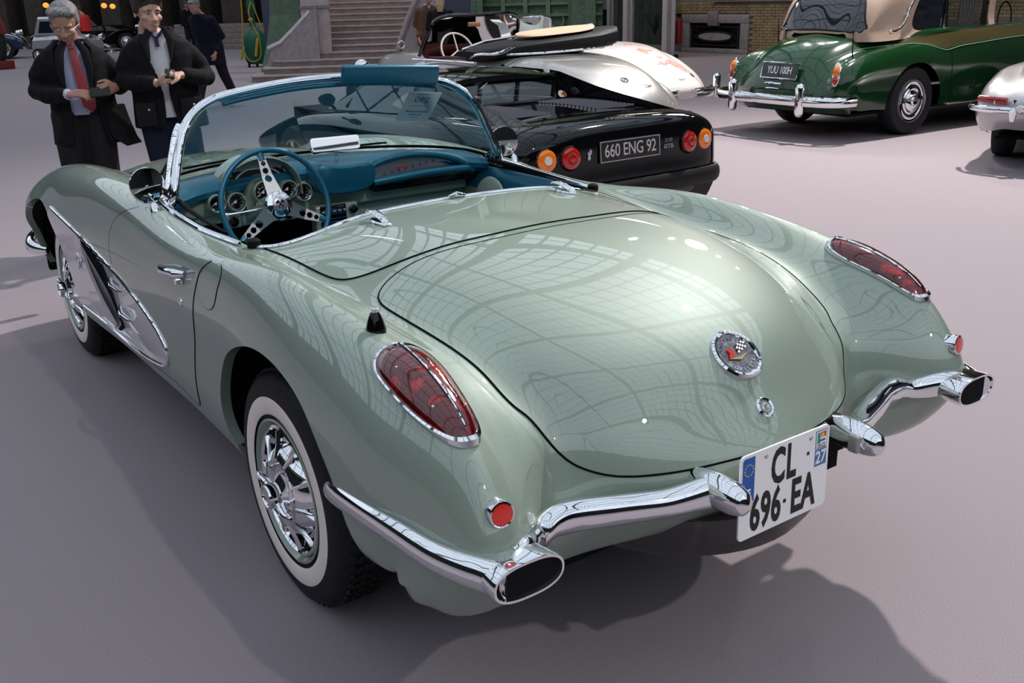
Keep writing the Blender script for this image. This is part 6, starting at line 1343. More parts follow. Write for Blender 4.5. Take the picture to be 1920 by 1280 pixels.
for k in range(30): a = random.uniform(0,6.28); r_ = random.uniform(.05,.28); b.tube([(p.x,p.y,.45),(p.x+r_*.6*math.cos(a),p.y+r_*.6*math.sin(a),.7),(p.x+r_*math.cos(a),p.y+r_*math.sin(a),.8+random.uniform(-.1,.3))], [.008,.02,.004], 4, flat=(1,.3))
tag(b.build('kiosk_plant', M['leaf'], kk), kind='stuff')
# ---- iron and glass roof: main arches, light ribs, purlins
rf = struct(MB().box((0,0,0),(.1,.1,.1)).build('roof_frame', M['roof_iron']))
rf.data.clear_geometry(); b = MB(); RC, RR, RZ = -6., 26., 12.
def arc(y, r_, a): return (RC+r_*math.cos(a), y, RZ+r_*.72*math.sin(a))
for y in np.arange(-28,60,2.2):
    main = int(round((y+28)/2.2)) % 5 == 0
    r1, r0, w = (RR, RR-1.0, .30) if main else (RR, RR-.22, .05)
    G = [[arc(y-w, r1, a), arc(y-w, r0, a), arc(y+w, r0, a), arc(y+w, r1, a)] for a in np.linspace(0, PI, 60)]; b.grid(np.array(G), closed_v=True)
for k, a in enumerate(np.linspace(.04, PI-.04, 52)):
    big = k % 8 == 3; w, h = (.012,.8) if big else (.0016,.16)
    G = [[arc(y, RR, a-w), arc(y, RR-h, a-w), arc(y, RR-h, a+w), arc(y, RR, a+w)] for y in (-30,60)]; b.grid(np.array(G), closed_v=True)
t_ = b.build('tmp', M['roof_iron'], smooth=False); rf.data = t_.data; bpy.data.objects.remove(t_); rf.data.materials.clear(); rf.data.materials.append(M['roof_iron'])
b = MB()
for yy in (-32,60):
    for a in np.linspace(.1,PI-.1,22): p = arc(yy, RR, a); b.box((p[0],yy,(p[2]+RZ)/2),(.10,.12,p[2]-RZ))
    for z in np.arange(13.5,31,2.5):
        hw = RR*math.sqrt(max(0,1-((z-RZ)/(RR*.72))**2)); b.box((RC,yy,z),(2*hw,.12,.10))
b.build('gable_frame', M['roof_iron'], rf, smooth=False)
b = MB(); G = [[arc(y, RR+.02, a) for y in np.linspace(-30,60,8)] for a in np.linspace(0,PI,60)]; b.grid(np.array(G)); b.build('roof_panes', M['roof_glass'], rf)
# gallery fronts under the roof springing: green iron beams on the right and far sides
for nm, c, d in (('trim_1',(17.6,14,11.6),(2.0,92,.9)),('trim_2',(-5.7,59,11.6),(49,2,.9)),('trim_3',(-29.4,14,11.6),(2,92,.9))): struct(MB().box(c,d).build(nm, M['iron_green2'], smooth=False))
gl_ = struct(MB().box((16.1,14,8.2),(5.0,92,.5)).build('gallery', M['brown_stone'], smooth=False)); gl_.name = 'trim_4'
for k in range(14): MB().box((13.7,-26+6*k,9.0),(.12,5.9,1.1)).build('gallery_railing', M['iron_green2'], gl_)
# ---- floodlight row on the gallery edge
fb = empty('floodlight_bar', (12.2,8.3,6.95), 0, 'dark bar of five floodlights hung from the gallery', 'lamp'); 
MB().tube([(-.9,1.9,.25),(1.1,-1.9,.25)], .03, 6).build('bar', M['matte'], fb)
for k in range(5):
    t = (k-2)/2; p = Vector((.1+1.0*t,-1.9*t,0)); MB().lathe([(.10,-.22),(.14,-.05),(.17,.06),(.15,.06)], p, (-.75,-.5,-.4), 16, caps=False).build('lamp_housing', M['matte'], fb)
    MB().ball(p, (.085,.085,.085), 12, 8).build('bulb', M['bulb'], fb); MB().tube([p, p+Vector((0,0,.25))], .02, 6).build('yoke', M['matte'], fb)
for k in (-1,1): MB().tube([(k*.9,-k*1.7,.25),(k*.9+2,-k*1.7,4)], .012, 5).build('hanger_rod', M['matte'], fb)
# ------------------------------------------------------------------ people
def fuse(mb, name, m, parent, voxel=.008, smooth=3, fac=.5):
    o = mb.build('tmp_'+name, m, None, weld=False)
    md = o.modifiers.new('r','REMESH'); md.mode = 'VOXEL'; md.voxel_size = voxel; md.use_smooth_shade = True
    s = o.modifiers.new('s','SMOOTH'); s.iterations = smooth; s.factor = fac
    dg = bpy.context.evaluated_depsgraph_get(); me = bpy.data.meshes.new_from_object(o.evaluated_get(dg)); bpy.data.objects.remove(o)
    me.name = name; me.materials.clear(); me.materials.append(m); me.polygons.foreach_set('use_smooth', [True]*len(me.polygons))
    r_ = link(bpy.data.objects.new(name, me)); r_.parent = parent; return r_
def limb(b, P, r_, n=12, flat=None):
    b.tube(P, r_, n, flat=flat)
    for p, q in zip(P, r_): b.ball(p, q*.98, 10, 6)
def V3(*a): return Vector(a)
def hand(b, wrist, fwd, palm, thumbside, curl=.6, s=1., spread=.10):
    """wrist point, direction of the fingers, direction the palm faces, side of the thumb"""
    f = V3(*fwd).normalized(); pn = V3(*palm); pn = (pn-f*pn.dot(f)).normalized(); side = f.cross(pn)
    if side.dot(V3(*thumbside)) < 0: side = -side
    w = V3(*wrist)
    rings = []
    for t, hw, th in ((-.01,.026,.018),(.02,.032,.016),(.055,.040,.015),(.085,.041,.012)):
        c = w+f*t*s; rings.append([c+side*(hw*s*math.cos(a))+pn*(th*s*math.sin(a)) for a in np.linspace(0,2*PI,12,endpoint=False)])
    b.loft(rings)
    for k, (L, o) in enumerate(((.070,.030),(.080,.011),(.074,-.010),(.058,-.029))):
        p0 = w+f*.08*s+side*o*s; d = (f+side*(spread*(1.5-k)*.5)).normalized(); P = [p0-f*.02*s, p0]; ang = 0
        for seg in (.42,.33,.25):
            ang += curl*(.9 if seg == .42 else 1.1); dd = (d*math.cos(ang)+pn*math.sin(ang)).normalized(); P.append(P[-1]+dd*L*seg*s)
        b.tube(P, [.0095*s,.0095*s,.009*s,.008*s,.0065*s], 8); b.ball(P[-1], .0065*s, 8, 5)
    p0 = w+f*.025*s+side*.028*s; d = (side*.75+f*.75+pn*.45).normalized(); d2 = (f*.9+pn*.5+side*.05).normalized()
    b.tube([p0, p0+d*.035*s, p0+d*.035*s+d2*.028*s, p0+d*.035*s+d2*.052*s], [.014*s,.012*s,.0105*s,.008*s], 8); b.ball(p0+d*.035*s+d2*.052*s, .008*s, 8, 5)
def head(b, c, rot, s=1.):
    """fused head; returns the frame (x = its left as seen from the front is +x, -y is forward)"""
    m4 = Matrix.Translation(c) @ rot.to_4x4() @ Matrix.Scale(s,4); h = MB()
    h.ball((0,.012,.035),(.074,.094,.085),20,14)          # skull
    h.ball((0,-.022,-.035),(.058,.062,.072),18,12)        # face
    h.ball((0,-.045,-.082),(.034,.034,.028),14,8)         # chin
    h.ball((0,-.020,-.062),(.054,.052,.045),14,8)         # jaw
    h.loft([[(x*k, y, z) for x, y, z in ((-.010,-.070,z0),(.010,-.070,z0),(.012*1,-yy,z0),(-.012,-yy,z0))] for z0, yy, k in ((.018,.080,.8),(-.010,.094,1),(-.030,.105,1.25),(-.040,.098,1.3),(-.046,.080,1))])
    for sx in (-1,1):
        h.ball((sx*.014,-.084,-.036),(.010,.012,.009),10,6)   # nostril wing
        h.ball((sx*.030,-.066,.022),(.030,.016,.010),12,6)    # brow ridge
        h.ball((sx*.040,-.056,-.022),(.024,.022,.020),12,8)   # cheek
        h.ball((sx*.074,.014,-.008),(.009,.017,.030),10,8)    # ear
        pass
    h.ball((0,-.078,-.056),(.024,.010,.0065),12,6); h.ball((0,-.076,-.068),(.020,.011,.0075),12,6)
    h.tube([(0,.02,-.06),(0,.03,-.12),(0,.035,-.16)], [.050,.052,.056], 14)
    b.add([m4 @ Vector(p) for p in h.v], h.f); return m4
def face_parts(par, m4, skin, hairm, brow=True, glasses=False, lipm='lips'):
    for sx in (-1,1):
        e = MB().ball((sx*.029,-.0665,.004),(.0125,.0085,.0062),12,8); e.v = [tuple(m4 @ Vector(p)) for p in e.v]; e.build('eye', M['eye_white'], par)
        e = MB().ball((sx*.029,-.0745,.0035),(.0052,.0016,.0050),10,6); e.v = [tuple(m4 @ Vector(p)) for p in e.v]; e.build('iris', M['ink'], par)
        e = MB().tube([(sx*.013,-.079,.020),(sx*.028,-.083,.026),(sx*.048,-.070,.020)], [.0035,.0045,.0022], 6, flat=(1,.8)); e.v = [tuple(m4 @ Vector(p)) for p in e.v]; e.build('eyebrow', M[hairm], par)
        e = MB().tube([(sx*.016,-.0765,.009),(sx*.029,-.0795,.0125),(sx*.043,-.070,.008)], [.002,.0032,.002], 6); e.v = [tuple(m4 @ Vector(p)) for p in e.v]; e.build('eyelid', M[skin], par)
    e = MB().tube([(-.022,-.082,-.062),(-.010,-.089,-.0605),(0,-.090,-.0625),(.010,-.089,-.0605),(.022,-.082,-.062)], [.0015,.0042,.0048,.0042,.0015], 8, flat=(1,.9)); e.v = [tuple(m4 @ Vector(p)) for p in e.v]; e.build('lips', M[lipm], par)
    if glasses:
        e = MB()
        for sx in (-1,1):
            e.tube([(sx*(.030+.022*math.cos(a)),-.090+.006*abs(math.cos(a)),-.004+.014*math.sin(a)) for a in np.linspace(0,2*PI,20,endpoint=False)], .0013, 5, closed=True); e.tube([(sx*.052,-.084,.002),(sx*.080,-.02,.006),(sx*.082,.02,.0)], .0013, 5)
        e.tube([(-.009,-.091,0),(.009,-.091,0)], .0013, 5); e.v = [tuple(m4 @ Vector(p)) for p in e.v]; e.build('spectacles', M['chrome_dull'], par)
def hair(par, m4, m, pts, vox=.007, extra=0):
    h = MB()
    for c, r_ in pts: h.ball(c, r_, 16, 10)
    h.v = [tuple(m4 @ Vector(p)) for p in h.v]; return fuse(h, 'hair', M[m], par, vox, 2)
def ell(cx, cy, a, b_, z, n=28, p=.85): return [(cx+a*math.copysign(abs(math.cos(t))**p, math.cos(t)), cy+b_*math.copysign(abs(math.sin(t))**p, math.sin(t)), z) for t in np.linspace(0,2*PI,n,endpoint=False)]
def cring(cx, cy, a, b_, z, gap, th=.018, n=26, shift=0.):
    """open-fronted ring, opening of half-angle gap around -y"""
    ts = np.linspace(-PI/2+gap+shift, 3*PI/2-gap+shift, n); o = [(cx+a*math.cos(t), cy+b_*math.sin(t), z) for t in ts]; i = [(cx+(a-th)*math.cos(t), cy+(b_-th)*math.sin(t), z) for t in ts[::-1]]
    return o+i
def stand(label, loc, face_deg, group=None):
    """root for clothes is the body mesh itself"""
    return Vector(loc), R(face_deg)
def finish(root, loc, rz, label):
    root.location = loc; root.rotation_euler = (0,0,rz); tag(root, label, 'person')
# ---- grey haired man with red tie, looking down at his telephone
b = MB(); hr = Euler((R(24),0,R(-12))).to_matrix(); m4 = head(b, (-.015,-.05,1.495), hr, 1.06)
limb(b, [V3(-.01,.03,1.36), V3(0,.03,1.15), V3(0,.03,.95)], [.07,.085,.085]); 
for s in (-1,1): limb(b, [V3(s*.09,.03,.92), V3(s*.095,.02,.50), V3(s*.10,.05,.09)], [.085,.058,.042]); b.loft([ell(s*.11,-.02,.042,.12,z) for z in (.0,.05)])
limb(b, [V3(-.165,.03,1.24), V3(-.225,.03,1.08), V3(-.075,-.19,1.07)], [.040,.040,.030]); limb(b, [V3(.165,.03,1.24), V3(.245,.02,1.10), V3(.225,-.18,1.10)], [.040,.040,.030])
hand(b, (-.055,-.205,1.075), (.80,-.55,.08), (.4,.2,-.8), (0,-.2,1), .42, 1.08); hand(b, (.222,-.20,1.105), (-.55,-.75,-.05), (-.6,.5,-.2), (0,0,1), .75, 1.05)
P1 = fuse(b, 'person', M['skin'], None, .0075, 2, .4)
face_parts(P1, m4, 'skin', 'hair_grey', glasses=True)
hair(P1, m4, 'hair_grey', [((0,.030,.062),(.086,.094,.075)),((-.045,-.03,.092),(.040,.045,.028)),((.045,-.03,.090),(.040,.045,.028)),((0,-.045,.098),(.050,.036,.024)),((-.070,.020,.030),(.017,.040,.040)),((.070,.020,.030),(.017,.040,.040)),((0,.075,.01),(.062,.035,.060))])
t = MB(); 
for s in (-1,1): limb(t, [V3(s*.085,.03,.93), V3(s*.095,.02,.52), V3(s*.10,.05,.08)], [.112,.088,.078])
fuse(t, 'trousers', M['trouser_dark'], P1, .012); 
for s in (-1,1): MB().loft([ell(s*.11,-.03,.050,.150,0), ell(s*.11,-.03,.052,.152,.03), ell(s*.11,-.02,.046,.13,.07), ell(s*.11,.03,.04,.07,.10)]).build('shoe', M['black'], P1)
MB().loft([ell(0,.03,.125,.105,z) if z < 1.3 else ell(0,.02,.09,.075,z) for z in (.93,1.10,1.22,1.32,1.385)]).build('shirt', M['shirt_blue'], P1)
tie = [(0,-.075,1.36,.018),(.004,-.100,1.33,.022),(.012,-.110,1.25,.026),(.030,-.118,1.12,.033),(.055,-.124,.985,.040),(.066,-.124,.945,.002)]
MB().loft([[(x-w,y,z),(x,y-.008,z),(x+w,y,z),(x,y+.006,z)] for x, y, z, w in tie]).build('tie', M['tie_red'], P1); MB().ball((0,-.088,1.352),(.020,.014,.018),10,6).build('tie_knot', M['tie_red'], P1)
ct = MB(); ct.loft([cring(.035,.05,.235,.18,.735,.50), cring(.03,.05,.225,.175,.85,.42), cring(.02,.045,.205,.165,1.0,.40), cring(.01,.04,.205,.16,1.15,.42), cring(0,.035,.215,.15,1.26,.50), cring(0,.03,.185,.13,1.335,.65), cring(0,.03,.115,.10,1.385,.9)])
for P, r_ in (([V3(-.175,.03,1.265), V3(-.225,.04,1.18), V3(-.245,.02,1.09), V3(-.19,-.08,1.065), V3(-.085,-.175,1.07)], [.060,.064,.062,.056,.046]), ([V3(.175,.03,1.265), V3(.235,.035,1.18), V3(.265,.01,1.10), V3(.25,-.08,1.095), V3(.228,-.155,1.10)], [.060,.064,.060,.054,.046])): limb(ct, P, r_)
ct.loft([cring(.0,.03,.10,.09,1.36,.8,.02), cring(0,.035,.098,.085,1.41,.85,.02), cring(0,.045,.118,.10,1.385,.95,.02)])
fuse(ct, 'overcoat', M['coat_black'], P1, .011, 3)
MB().loft([[(x, y, z) for x, y in ((.15+d,-.10-e),(.30+d,-.02-e),(.29+d,.02),(.15+d,-.07))] for z, d, e in ((.98,-.03,0),(.88,-.01,.01),(.77,.02,.02))]+[[(.245,-.13,.715),(.345,-.055,.725),(.335,-.03,.73),(.245,-.10,.72)]]).build('coat_flap', M['coat_black'], P1)
for s in (-1,1): MB().tube([(s*.035,-.085,1.40),(s*.075,-.115,1.33),(s*.088,-.128,1.22),(s*.075,-.128,1.10)], [.018,.028,.024,.006], 8, flat=(1,.35), up=(0,1,0)).build('lapel', M['coat_black2'], P1)
MB().tube([(-.058,-.20,1.075),(-.085,-.175,1.07)], [.034,.038], 12).build('shirt_cuff', M['shirt_blue'], P1)
p1 = site(141,6.45,1.2); p1.z = 0; d_ = math.atan2(_C.y-p1.y, _C.x-p1.x)+PI/2
finish(P1, p1, d_, 'grey haired man with spectacles, black overcoat and red tie looking down at his telephone')
ph = MB().box((0,0,0),(.125,.014,.066), Euler((R(-35),R(-4),0)), .004).build('mobile_phone', M['ink'], None); tag(ph, 'thin black telephone held in both hands of the man with the red tie', 'telephone')
def hold(o, root, v): o.matrix_world = Matrix.Translation(root.location) @ Matrix.Rotation(root.rotation_euler.z,4,'Z') @ Matrix.Translation(v)
hold(ph, P1, Vector((.125,-.285,1.085)))
# ---- dark haired man in black jacket and white polo
b = MB(); hr = Euler((R(8),R(2),R(22))).to_matrix(); m4 = head(b, (-.035,-.03,1.555), hr, 1.06)
limb(b, [V3(-.01,.03,1.40), V3(0,.03,1.18), V3(0,.03,.98)], [.07,.085,.085])
for s in (-1,1): limb(b, [V3(s*.09,.03,.95), V3(s*.09+.03,.02,.52), V3(s*.10+.05,.05,.09)], [.085,.058,.042]); b.loft([ell(s*.11+.05,-.02,.042,.12,z) for z in (.0,.05)])
limb(b, [V3(-.165,.03,1.27), V3(-.21,.03,1.13), V3(-.05,-.19,1.13)], [.040,.040,.030]); limb(b, [V3(.165,.03,1.27), V3(.25,.03,1.14), V3(.125,-.17,1.17)], [.040,.040,.030])
hand(b, (-.035,-.205,1.13), (.85,-.50,.12), (.25,-.1,1), (.2,-1,.2), .55, 1.05); hand(b, (.105,-.195,1.175), (-.80,-.55,.05), (-.2,.2,-1), (-.2,-1,0), .45, 1.05)
P2 = fuse(b, 'person', M['skin2'], None, .0075, 2, .4)
face_parts(P2, m4, 'skin2', 'hair_dark')
hair(P2, m4, 'hair_dark', [((0,.024,.062),(.091,.104,.080)),((0,-.036,.100),(.060,.050,.030)),((-.045,-.052,.092),(.032,.032,.024)),((.045,-.052,.092),(.032,.032,.024)),((-.072,.012,.030),(.017,.044,.044)),((.072,.012,.030),(.017,.044,.044)),((0,.075,.01),(.062,.033,.055))])
t = MB(); 
for s in (-1,1): limb(t, [V3(s*.085,.03,.95), V3(s*.09+.03,.02,.52), V3(s*.10+.05,.05,.08)], [.110,.085,.075])
fuse(t, 'trousers', M['trouser_navy'], P2, .012)
for s in (-1,1): MB().loft([ell(s*.11+.05,-.03,.050,.150,0), ell(s*.11+.05,-.03,.052,.152,.03), ell(s*.11+.05,-.02,.046,.13,.07), ell(s*.11+.05,.03,.04,.07,.10)]).build('shoe', M['black'], P2)
MB().loft([ell(0,.03,.13,.118,z) if z < 1.34 else ell(-.005,.02,.085,.078,z) for z in (.90,1.10,1.26,1.36,1.43)]).build('polo_shirt', M['white_cloth'], P2)
MB().tube([(-.055,-.035,1.455),(-.035,-.075,1.425),(-.010,-.09,1.395),(.02,-.075,1.425),(.045,-.035,1.455)], [.010,.011,.009,.011,.010], 8, flat=(.6,1)).build('polo_collar', M['navy_cloth'], P2)
MB().loft([[(x-w,y,z),(x,y-.007,z),(x+w,y,z),(x,y+.005,z)] for x, y, z, w in ((-.010,-.080,1.41,.014),(-.008,-.092,1.385,.013),(-.005,-.098,1.345,.013))]).build('polo_placket', M['navy_cloth'], P2)
ct = MB(); ct.loft([cring(.02,.05,.235,.185,.83,.20), cring(.02,.05,.232,.18,.92,.12), cring(.01,.045,.215,.17,1.05,.08), cring(.0,.04,.215,.165,1.17,.14), cring(0,.035,.222,.155,1.29,.36), cring(0,.03,.195,.135,1.37,.55), cring(0,.03,.110,.10,1.43,.85)])
for P, r_ in (([V3(-.185,.03,1.30), V3(-.222,.04,1.22), V3(-.235,.02,1.14), V3(-.17,-.09,1.125), V3(-.07,-.175,1.13)], [.060,.064,.064,.056,.046]), ([V3(.185,.03,1.30), V3(.24,.035,1.22), V3(.275,.01,1.14), V3(.23,-.08,1.145), V3(.14,-.155,1.17)], [.060,.064,.062,.054,.046])): limb(ct, P, r_)
ct.loft([cring(.0,.03,.095,.09,1.41,.8,.02), cring(0,.04,.098,.088,1.47,.9,.02), cring(0,.05,.115,.10,1.44,1.0,.02)])
fuse(ct, 'jacket', M['coat_black'], P2, .011, 3)
for x, z in ((-.13,.93),(.15,.95)): MB().box((x,-.125,z),(.13,.02,.15), Euler((0,0,R(-14 if x < 0 else 16))), .009).build('jacket_pocket', M['coat_black2'], P2); MB().ball((x+.02,-.142,z+.03),(.008,.005,.008),8,6).build('snap_button', M['chrome_dull'], P2)
for s in (-1,1): MB().tube([(s*.045,-.07,1.46),(s*.080,-.105,1.38),(s*.065,-.128,1.26)], [.018,.028,.006], 8, flat=(1,.35), up=(0,1,0)).build('lapel', M['coat_black2'], P2)
p2 = site(303,6.45,1.2); p2.z = 0; d_ = math.atan2(_C.y-p2.y, _C.x-p2.x)+PI/2
finish(P2, p2, d_, 'dark haired man in a black jacket over a white polo, holding a small black telephone')
ph = MB().box((0,0,0),(.060,.020,.075), Euler((R(-50),R(8),0)), .006).build('mobile_phone', M['ink'], None); tag(ph, 'small black telephone in the hands of the dark haired man', 'telephone'); hold(ph, P2, Vector((.045,-.265,1.185)))
# ---- far people: one fused body each, clothes as parts
def walker(px, depth, label, rz, h=1.72, coat='coat_navy', trous='trouser_dark', hairm='hair_grey', stride=.32, lean=.10, hem=.72, skin='skin', topz=None, scarf=None, vox=.014, arm=0.):
    k = h/1.75; b = MB(); L_ = lambda *a: V3(a[0]*k, a[1]*k, a[2]*k)
    m4 = head(b, L_(0,-.10-lean,1.60-lean*.2), Euler((R(28),0,0)).to_matrix(), 1.04*k)
    limb(b, [L_(0,.0-lean*.8,1.40), L_(0,.02,1.15), L_(0,.03,.98)], [.10*k,.14*k,.13*k])
    for s in (-1,1): limb(b, [L_(s*.09,.03,.93), L_(s*.09,.03+s*stride*.45,.50), L_(s*.09,.05+s*stride,.09+(.04 if s > 0 else 0))], [.085*k,.055*k,.04*k])
    for s in (-1,1): limb(b, [L_(s*.20,-lean*.7,1.38), L_(s*.24,.04-s*arm,1.10), L_(s*.22,-.10-s*arm,.88)], [.055*k,.045*k,.03*k]); hand(b, L_(s*.22,-.12-s*arm,.86), (0,-.35,-.9), (-s,0,0), (0,-1,0), .5, k)
    P = fuse(b, 'person', M[skin], None, vox, 2, .4); face_parts(P, m4, skin, hairm)
    hair(P, m4, hairm, [((0,.030,.060),(.086,.094,.072)),((0,-.035,.096),(.055,.042,.022)),((0,.075,.01),(.066,.035,.060))], .012)
    t = MB(); 
    for s in (-1,1): limb(t, [L_(s*.085,.03,.95), L_(s*.09,.03+s*stride*.45,.50), L_(s*.09,.05+s*stride,.10+(.04 if s > 0 else 0))], [.11*k,.085*k,.068*k])
    fuse(t, 'trousers', M[trous], P, .016)
    for s in (-1,1): MB().loft([ell(s*.09*k,(-.03+s*stride)*k,.048,.145,z+(.04 if s > 0 else 0)) for z in (0,.05)]+[ell(s*.09*k,(.03+s*stride)*k,.04,.07,.10+(.04 if s > 0 else 0))]).build('shoe', M['black'], P)
    ct = MB(); ct.loft([ell(0,.03*k,.235*k,.19*k,hem), ell(0,.03*k,.215*k,.17*k,1.0*k), ell(0,.01*k-lean*.3,.21*k,.16*k,1.2*k), ell(0,-lean*.8,.20*k,.145*k,1.37*k), ell(0,-.03-lean,.10*k,.095*k,1.47*k)])
    for s in (-1,1): limb(ct, [L_(s*.19,-lean*.7,1.37), L_(s*.245,.04-s*arm,1.12), L_(s*.225,-.08-s*arm,.91)], [.08*k,.066*k,.052*k])
    fuse(ct, 'overcoat', M[coat], P, .016, 3)
    if scarf: MB().tube([L_(-.08,-.05-lean,1.45), L_(0,-.12-lean,1.43), L_(.08,-.05-lean,1.45), L_(0,.05-lean,1.47)], .035*k, 8, closed=True).build('scarf', M[scarf], P)
    q = site(px, depth, 1.2); q.z = 0; finish(P, q, rz, label); return P
walker(388,15.7,'stooping man in a dark navy coat walking left behind the two men with telephones', R(-60), 1.72, stride=.34, lean=.13, hem=.66)
w2 = walker(826,18.2,'woman with long blond hair and black coat beside the stone volute', R(150), 1.66, coat='coat_black', trous='skirt_tan', hairm='hair_blond', stride=.05, lean=.02, hem=.75, vox=.018)
MB().tube([(0,.02,1.60),(0,.07,1.48),(0,.10,1.34)], [.085,.085,.05], 10, flat=(1,.6)).build('long_hair', M['hair_blond'], w2)
w3 = walker(803,18.9,'man with pink face and pale scarf facing the blond woman', R(-20), 1.74, coat='coat_brown', hairm='hair_bald', stride=.05, lean=.02, scarf='shirt_blue', vox=.018, skin='skin_pink')
walker(156,31,'person in a bright red top seen behind the grey haired man', R(-150), 1.62, coat='red_cloth', hairm='hair_dark', stride=.05, lean=.02, hem=.85, vox=.02)
walker(352,34,'dark figure with pale top standing far behind the stooping man', R(-20), 1.70, coat='coat_black', hairm='hair_dark', stride=.05, lean=.02, hem=.85, vox=.02, scarf='shirt_blue')
# ------------------------------------------------------------------ small vehicles and the green machine far behind
def farcar(name, px, d, rz, label, body_m, L=3.0, W=1.3, H=1.35, hood=.8, wr=.24, cab=True, lamps=True, roofm=None, open_=False):
    q = site(px, d); o = empty(name, q, rz, label, 'car')
    G = []
    for y, hw, zt, zb in ((0,.55,.62,.30),(.15*L,.9,hood*.95,.26),(.42*L,1,hood,.25),(.50*L,1,hood*1.02,.25),(.9*L,.95,hood*.95,.28),(L,.6,hood*.7,.34)):
        G.append([(x*W/2*hw, y, zb+(zt-zb)*t) for x, t in ((-.8,0),(-1,.25),(-1,.7),(-.8,.93),(-.3,1),(.3,1),(.8,.93),(1,.7),(1,.25),(.8,0))])
    MB().loft(G).build('body_shell', body_m, o)
    if cab:
        C = [[(x*W/2*k, y, z) for x in (-1,1) ] for y, z, k in ()]
        r_ = [[(-W*.42,y0,hood*.95),(-W*.36,y1,H-.06),(-W*.28,y1+.04,H),(W*.28,y1+.04,H),(W*.36,y1,H-.06),(W*.42,y0,hood*.95)] for y0, y1 in ((.40*L,.52*L),(.62*L,.60*L),(.88*L,.80*L))]
        MB().loft(r_).build('cab', roofm or body_m, o)
        MB().add([(-W*.33,.425*L-.01,hood*1.06),(W*.33,.425*L-.01,hood*1.06),(W*.29,.505*L-.01,H-.12),(-W*.29,.505*L-.01,H-.12)], [(0,1,2,3)]).build('windscreen', M['far_glass'], o, smooth=False)
        for s in (-1,1): MB().add([(s*(W*.405+.01),.50*L,hood*1.04),(s*(W*.405+.01),.80*L,hood*1.04),(s*(W*.365+.01),.76*L,H-.13),(s*(W*.365+.01),.54*L,H-.13)], [(0,1,2,3)]).build('side_window', M['dark_gloss'], o, smooth=False)
    for y in (.16*L,.82*L):
        for s in (-1,1): bgwheel(o, W*.5, y, wr, .12, s, 'disc'); 
    for s in (-1,1):
        MB().tube(curve([(s*W*.5,-.05*L,wr),(s*W*.5,.0,wr*1.9),(s*W*.5,.16*L,wr*2.35),(s*W*.5,.30*L,wr*1.8),(s*W*.5,.36*L,wr)],3), .09, 8, flat=(1,.35)).build('front_wing', M['chrome_dull'] if lamps == 2 else body_m, o)
        if lamps: MB().lathe([(.0,-.16),(.07,-.12),(.10,0),(.09,.02),(0,.03)], (s*W*.28,.0,hood*.86), (0,-1,0), 16).build('headlamp', M['chrome'], o)
    MB().tube([(-W*.5,-.08,.34),(0,-.12,.34),(W*.5,-.08,.34)], .035, 8).build('front_bumper', M['chrome'], o)
    return o
farcar('microcar', 188, 30.5, R(38), 'tiny silver grey microcar with small wheels seen far behind the grey haired man', M['silver2'], 2.2, 1.05, 1.32, .82, .20)
farcar('vintage_car', 48, 33.5, R(75), 'old car with white wings and bright lamps at the far left', M['far_blue'], 3.4, 1.4, 1.05, .95, .33, cab=False, lamps=2)
farcar('black_saloon', 268, 37.5, R(80), 'dim black saloon standing in the dark arcade behind the small silver car', M['black'], 3.8, 1.6, 1.5, .95, .32)
# edge of a red machine with a tall spoked wheel, cut by the left frame
q = site(-14, 27.5); rd = empty('red_vehicle', q, R(20), 'red vehicle with tall wheel cut off by the left edge', 'vehicle')
MB().lathe([(.50,-.08),(.62,-.09),(.66,-.05),(.66,.05),(.62,.09),(.50,.08)], (0,0,.66), (1,.2,0), 32, caps=False).build('wheel', M['rubber'], rd)
MB().lathe([(.46,-.04),(.50,-.05),(.50,.05),(.46,.04)], (0,0,.66), (1,.2,0), 32, caps=False).build('rim', M['blue'], rd)
for k in range(6): MB().tube([(0,0,.66), (0,.48*math.cos(k*PI/3),.66+.48*math.sin(k*PI/3))], .03, 6).build('wheel_spoke', M['far_red'], rd)
MB().tube([(.10,.80*math.cos(a),.66+.90*math.sin(a)) for a in np.linspace(-.6,PI*.9,16)], .16, 8, flat=(1,.3), up=(1,0,0)).build('mudguard', M['far_red'], rd)
MB().box((.15,.0,.12),(.5,1.0,.24), None, .03).build('step_box', M['far_red'], rd)
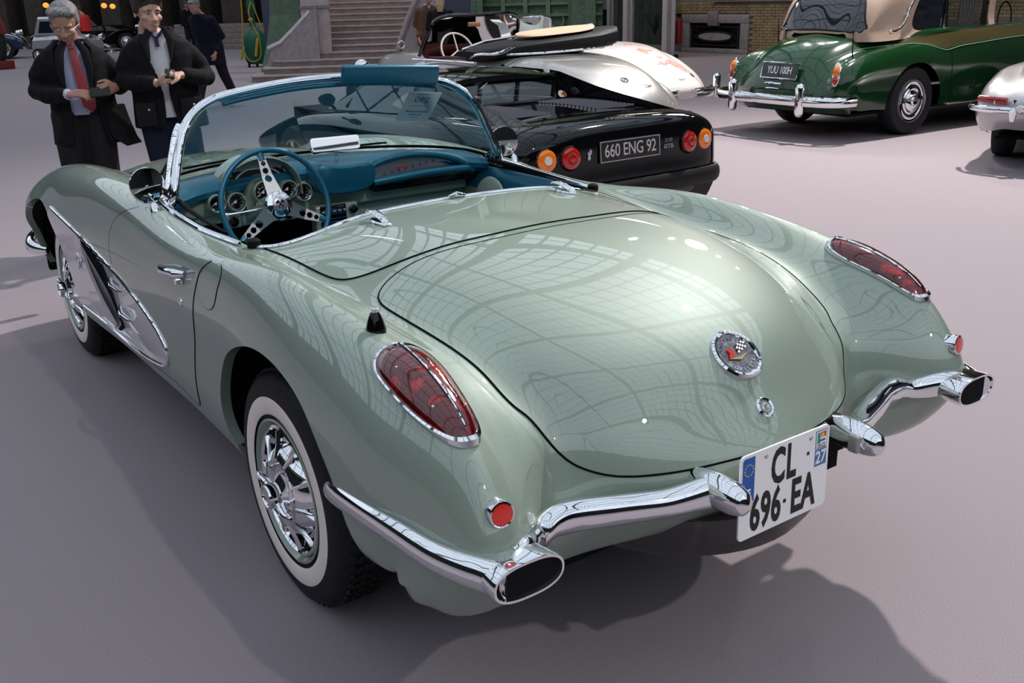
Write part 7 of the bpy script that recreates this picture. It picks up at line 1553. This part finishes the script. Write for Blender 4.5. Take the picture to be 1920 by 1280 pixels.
# green bottle shaped machine with yellow hose
pm = empty('green_machine', site(482,25.6), R(-25), 'green bottle shaped machine with yellow hoses and a yellow wheel left of the stone steps', 'machine')
MB().loft([ell(0,0,a,b_,z) for a, b_, z in ((.20,.18,.08),(.27,.22,.16),(.28,.23,.55),(.26,.22,.78),(.16,.14,.92),(.08,.08,1.0),(.07,.07,1.25),(.10,.10,1.32),(.12,.12,1.55),(.07,.07,1.75),(.09,.09,2.2))]).build('tank', M['machine_green'], pm)
MB().loft([[(x,y,z) for x, z in ((.20,.10),(.62,.12),(.55,.45),(.30,.80),(.18,.84))] for y in (-.16,.16)]).build('side_housing', M['machine_green'], pm, smooth=False)
MB().lathe([(.0,-.04),(.20,-.05),(.22,0),(.20,.05),(.0,.04)], (.52,-.22,.27), (0,-1,0), 24).build('wheel', M['machine_yellow'], pm)
MB().tube(curve([(.02,-.10,1.60),(-.05,-.24,1.3),(.08,-.27,.9),(.16,-.28,.5),(.10,-.30,.22),(-.10,-.30,.16),(-.24,-.28,.35),(-.26,-.25,.8),(-.22,-.2,1.3),(-.22,-.1,1.9)],5), .013, 6).build('hose', M['machine_yellow'], pm)
MB().tube([(.06,-.14,1.55),(.22,-.2,1.0),(.30,-.2,.85)], .012, 6).build('hose', M['machine_yellow'], pm); MB().tube([(.02,-.30,.28),(.10,-.29,.72)], .035, 8).build('hose_nozzle', M['machine_yellow'], pm)
MB().tube([(-.36,-.2,.20),(-.26,-.2,.52)], .030, 8).build('hose_nozzle', M['machine_yellow'], pm); MB().ball((-.03,-.13,1.17),(.06,.05,.05)).build('valve', M['machine_yellow'], pm)
for x, y in ((-.18,-.14),(.18,-.14),(0,.16)): MB().tube([(x,y,0),(x,y,.12)], .03, 8).build('foot', M['matte'], pm)
# front bumper end of the roadster
for sg in (-1,1):
    MB().tube(curve([(sg*.800,2.98,.445),(sg*.845,3.06,.45),(sg*.835,3.20,.455),(sg*.77,3.34,.455),(sg*.60,3.43,.455),(sg*.42,3.46,.455)],4), 1, 14, flat=[(.012+.016*min(1,i/6), .018+.022*min(1,i/6)) for i in range(21)]).build('front_bumper', M['chrome'], VT)
    MB().lathe([(.0,-.10),(.085,-.08),(.098,.0),(.085,.02),(.06,.04),(.0,.05)], (sg*.66,3.10,.70), (0,1,.05), 24).build('headlamp', M['chrome'], VT)
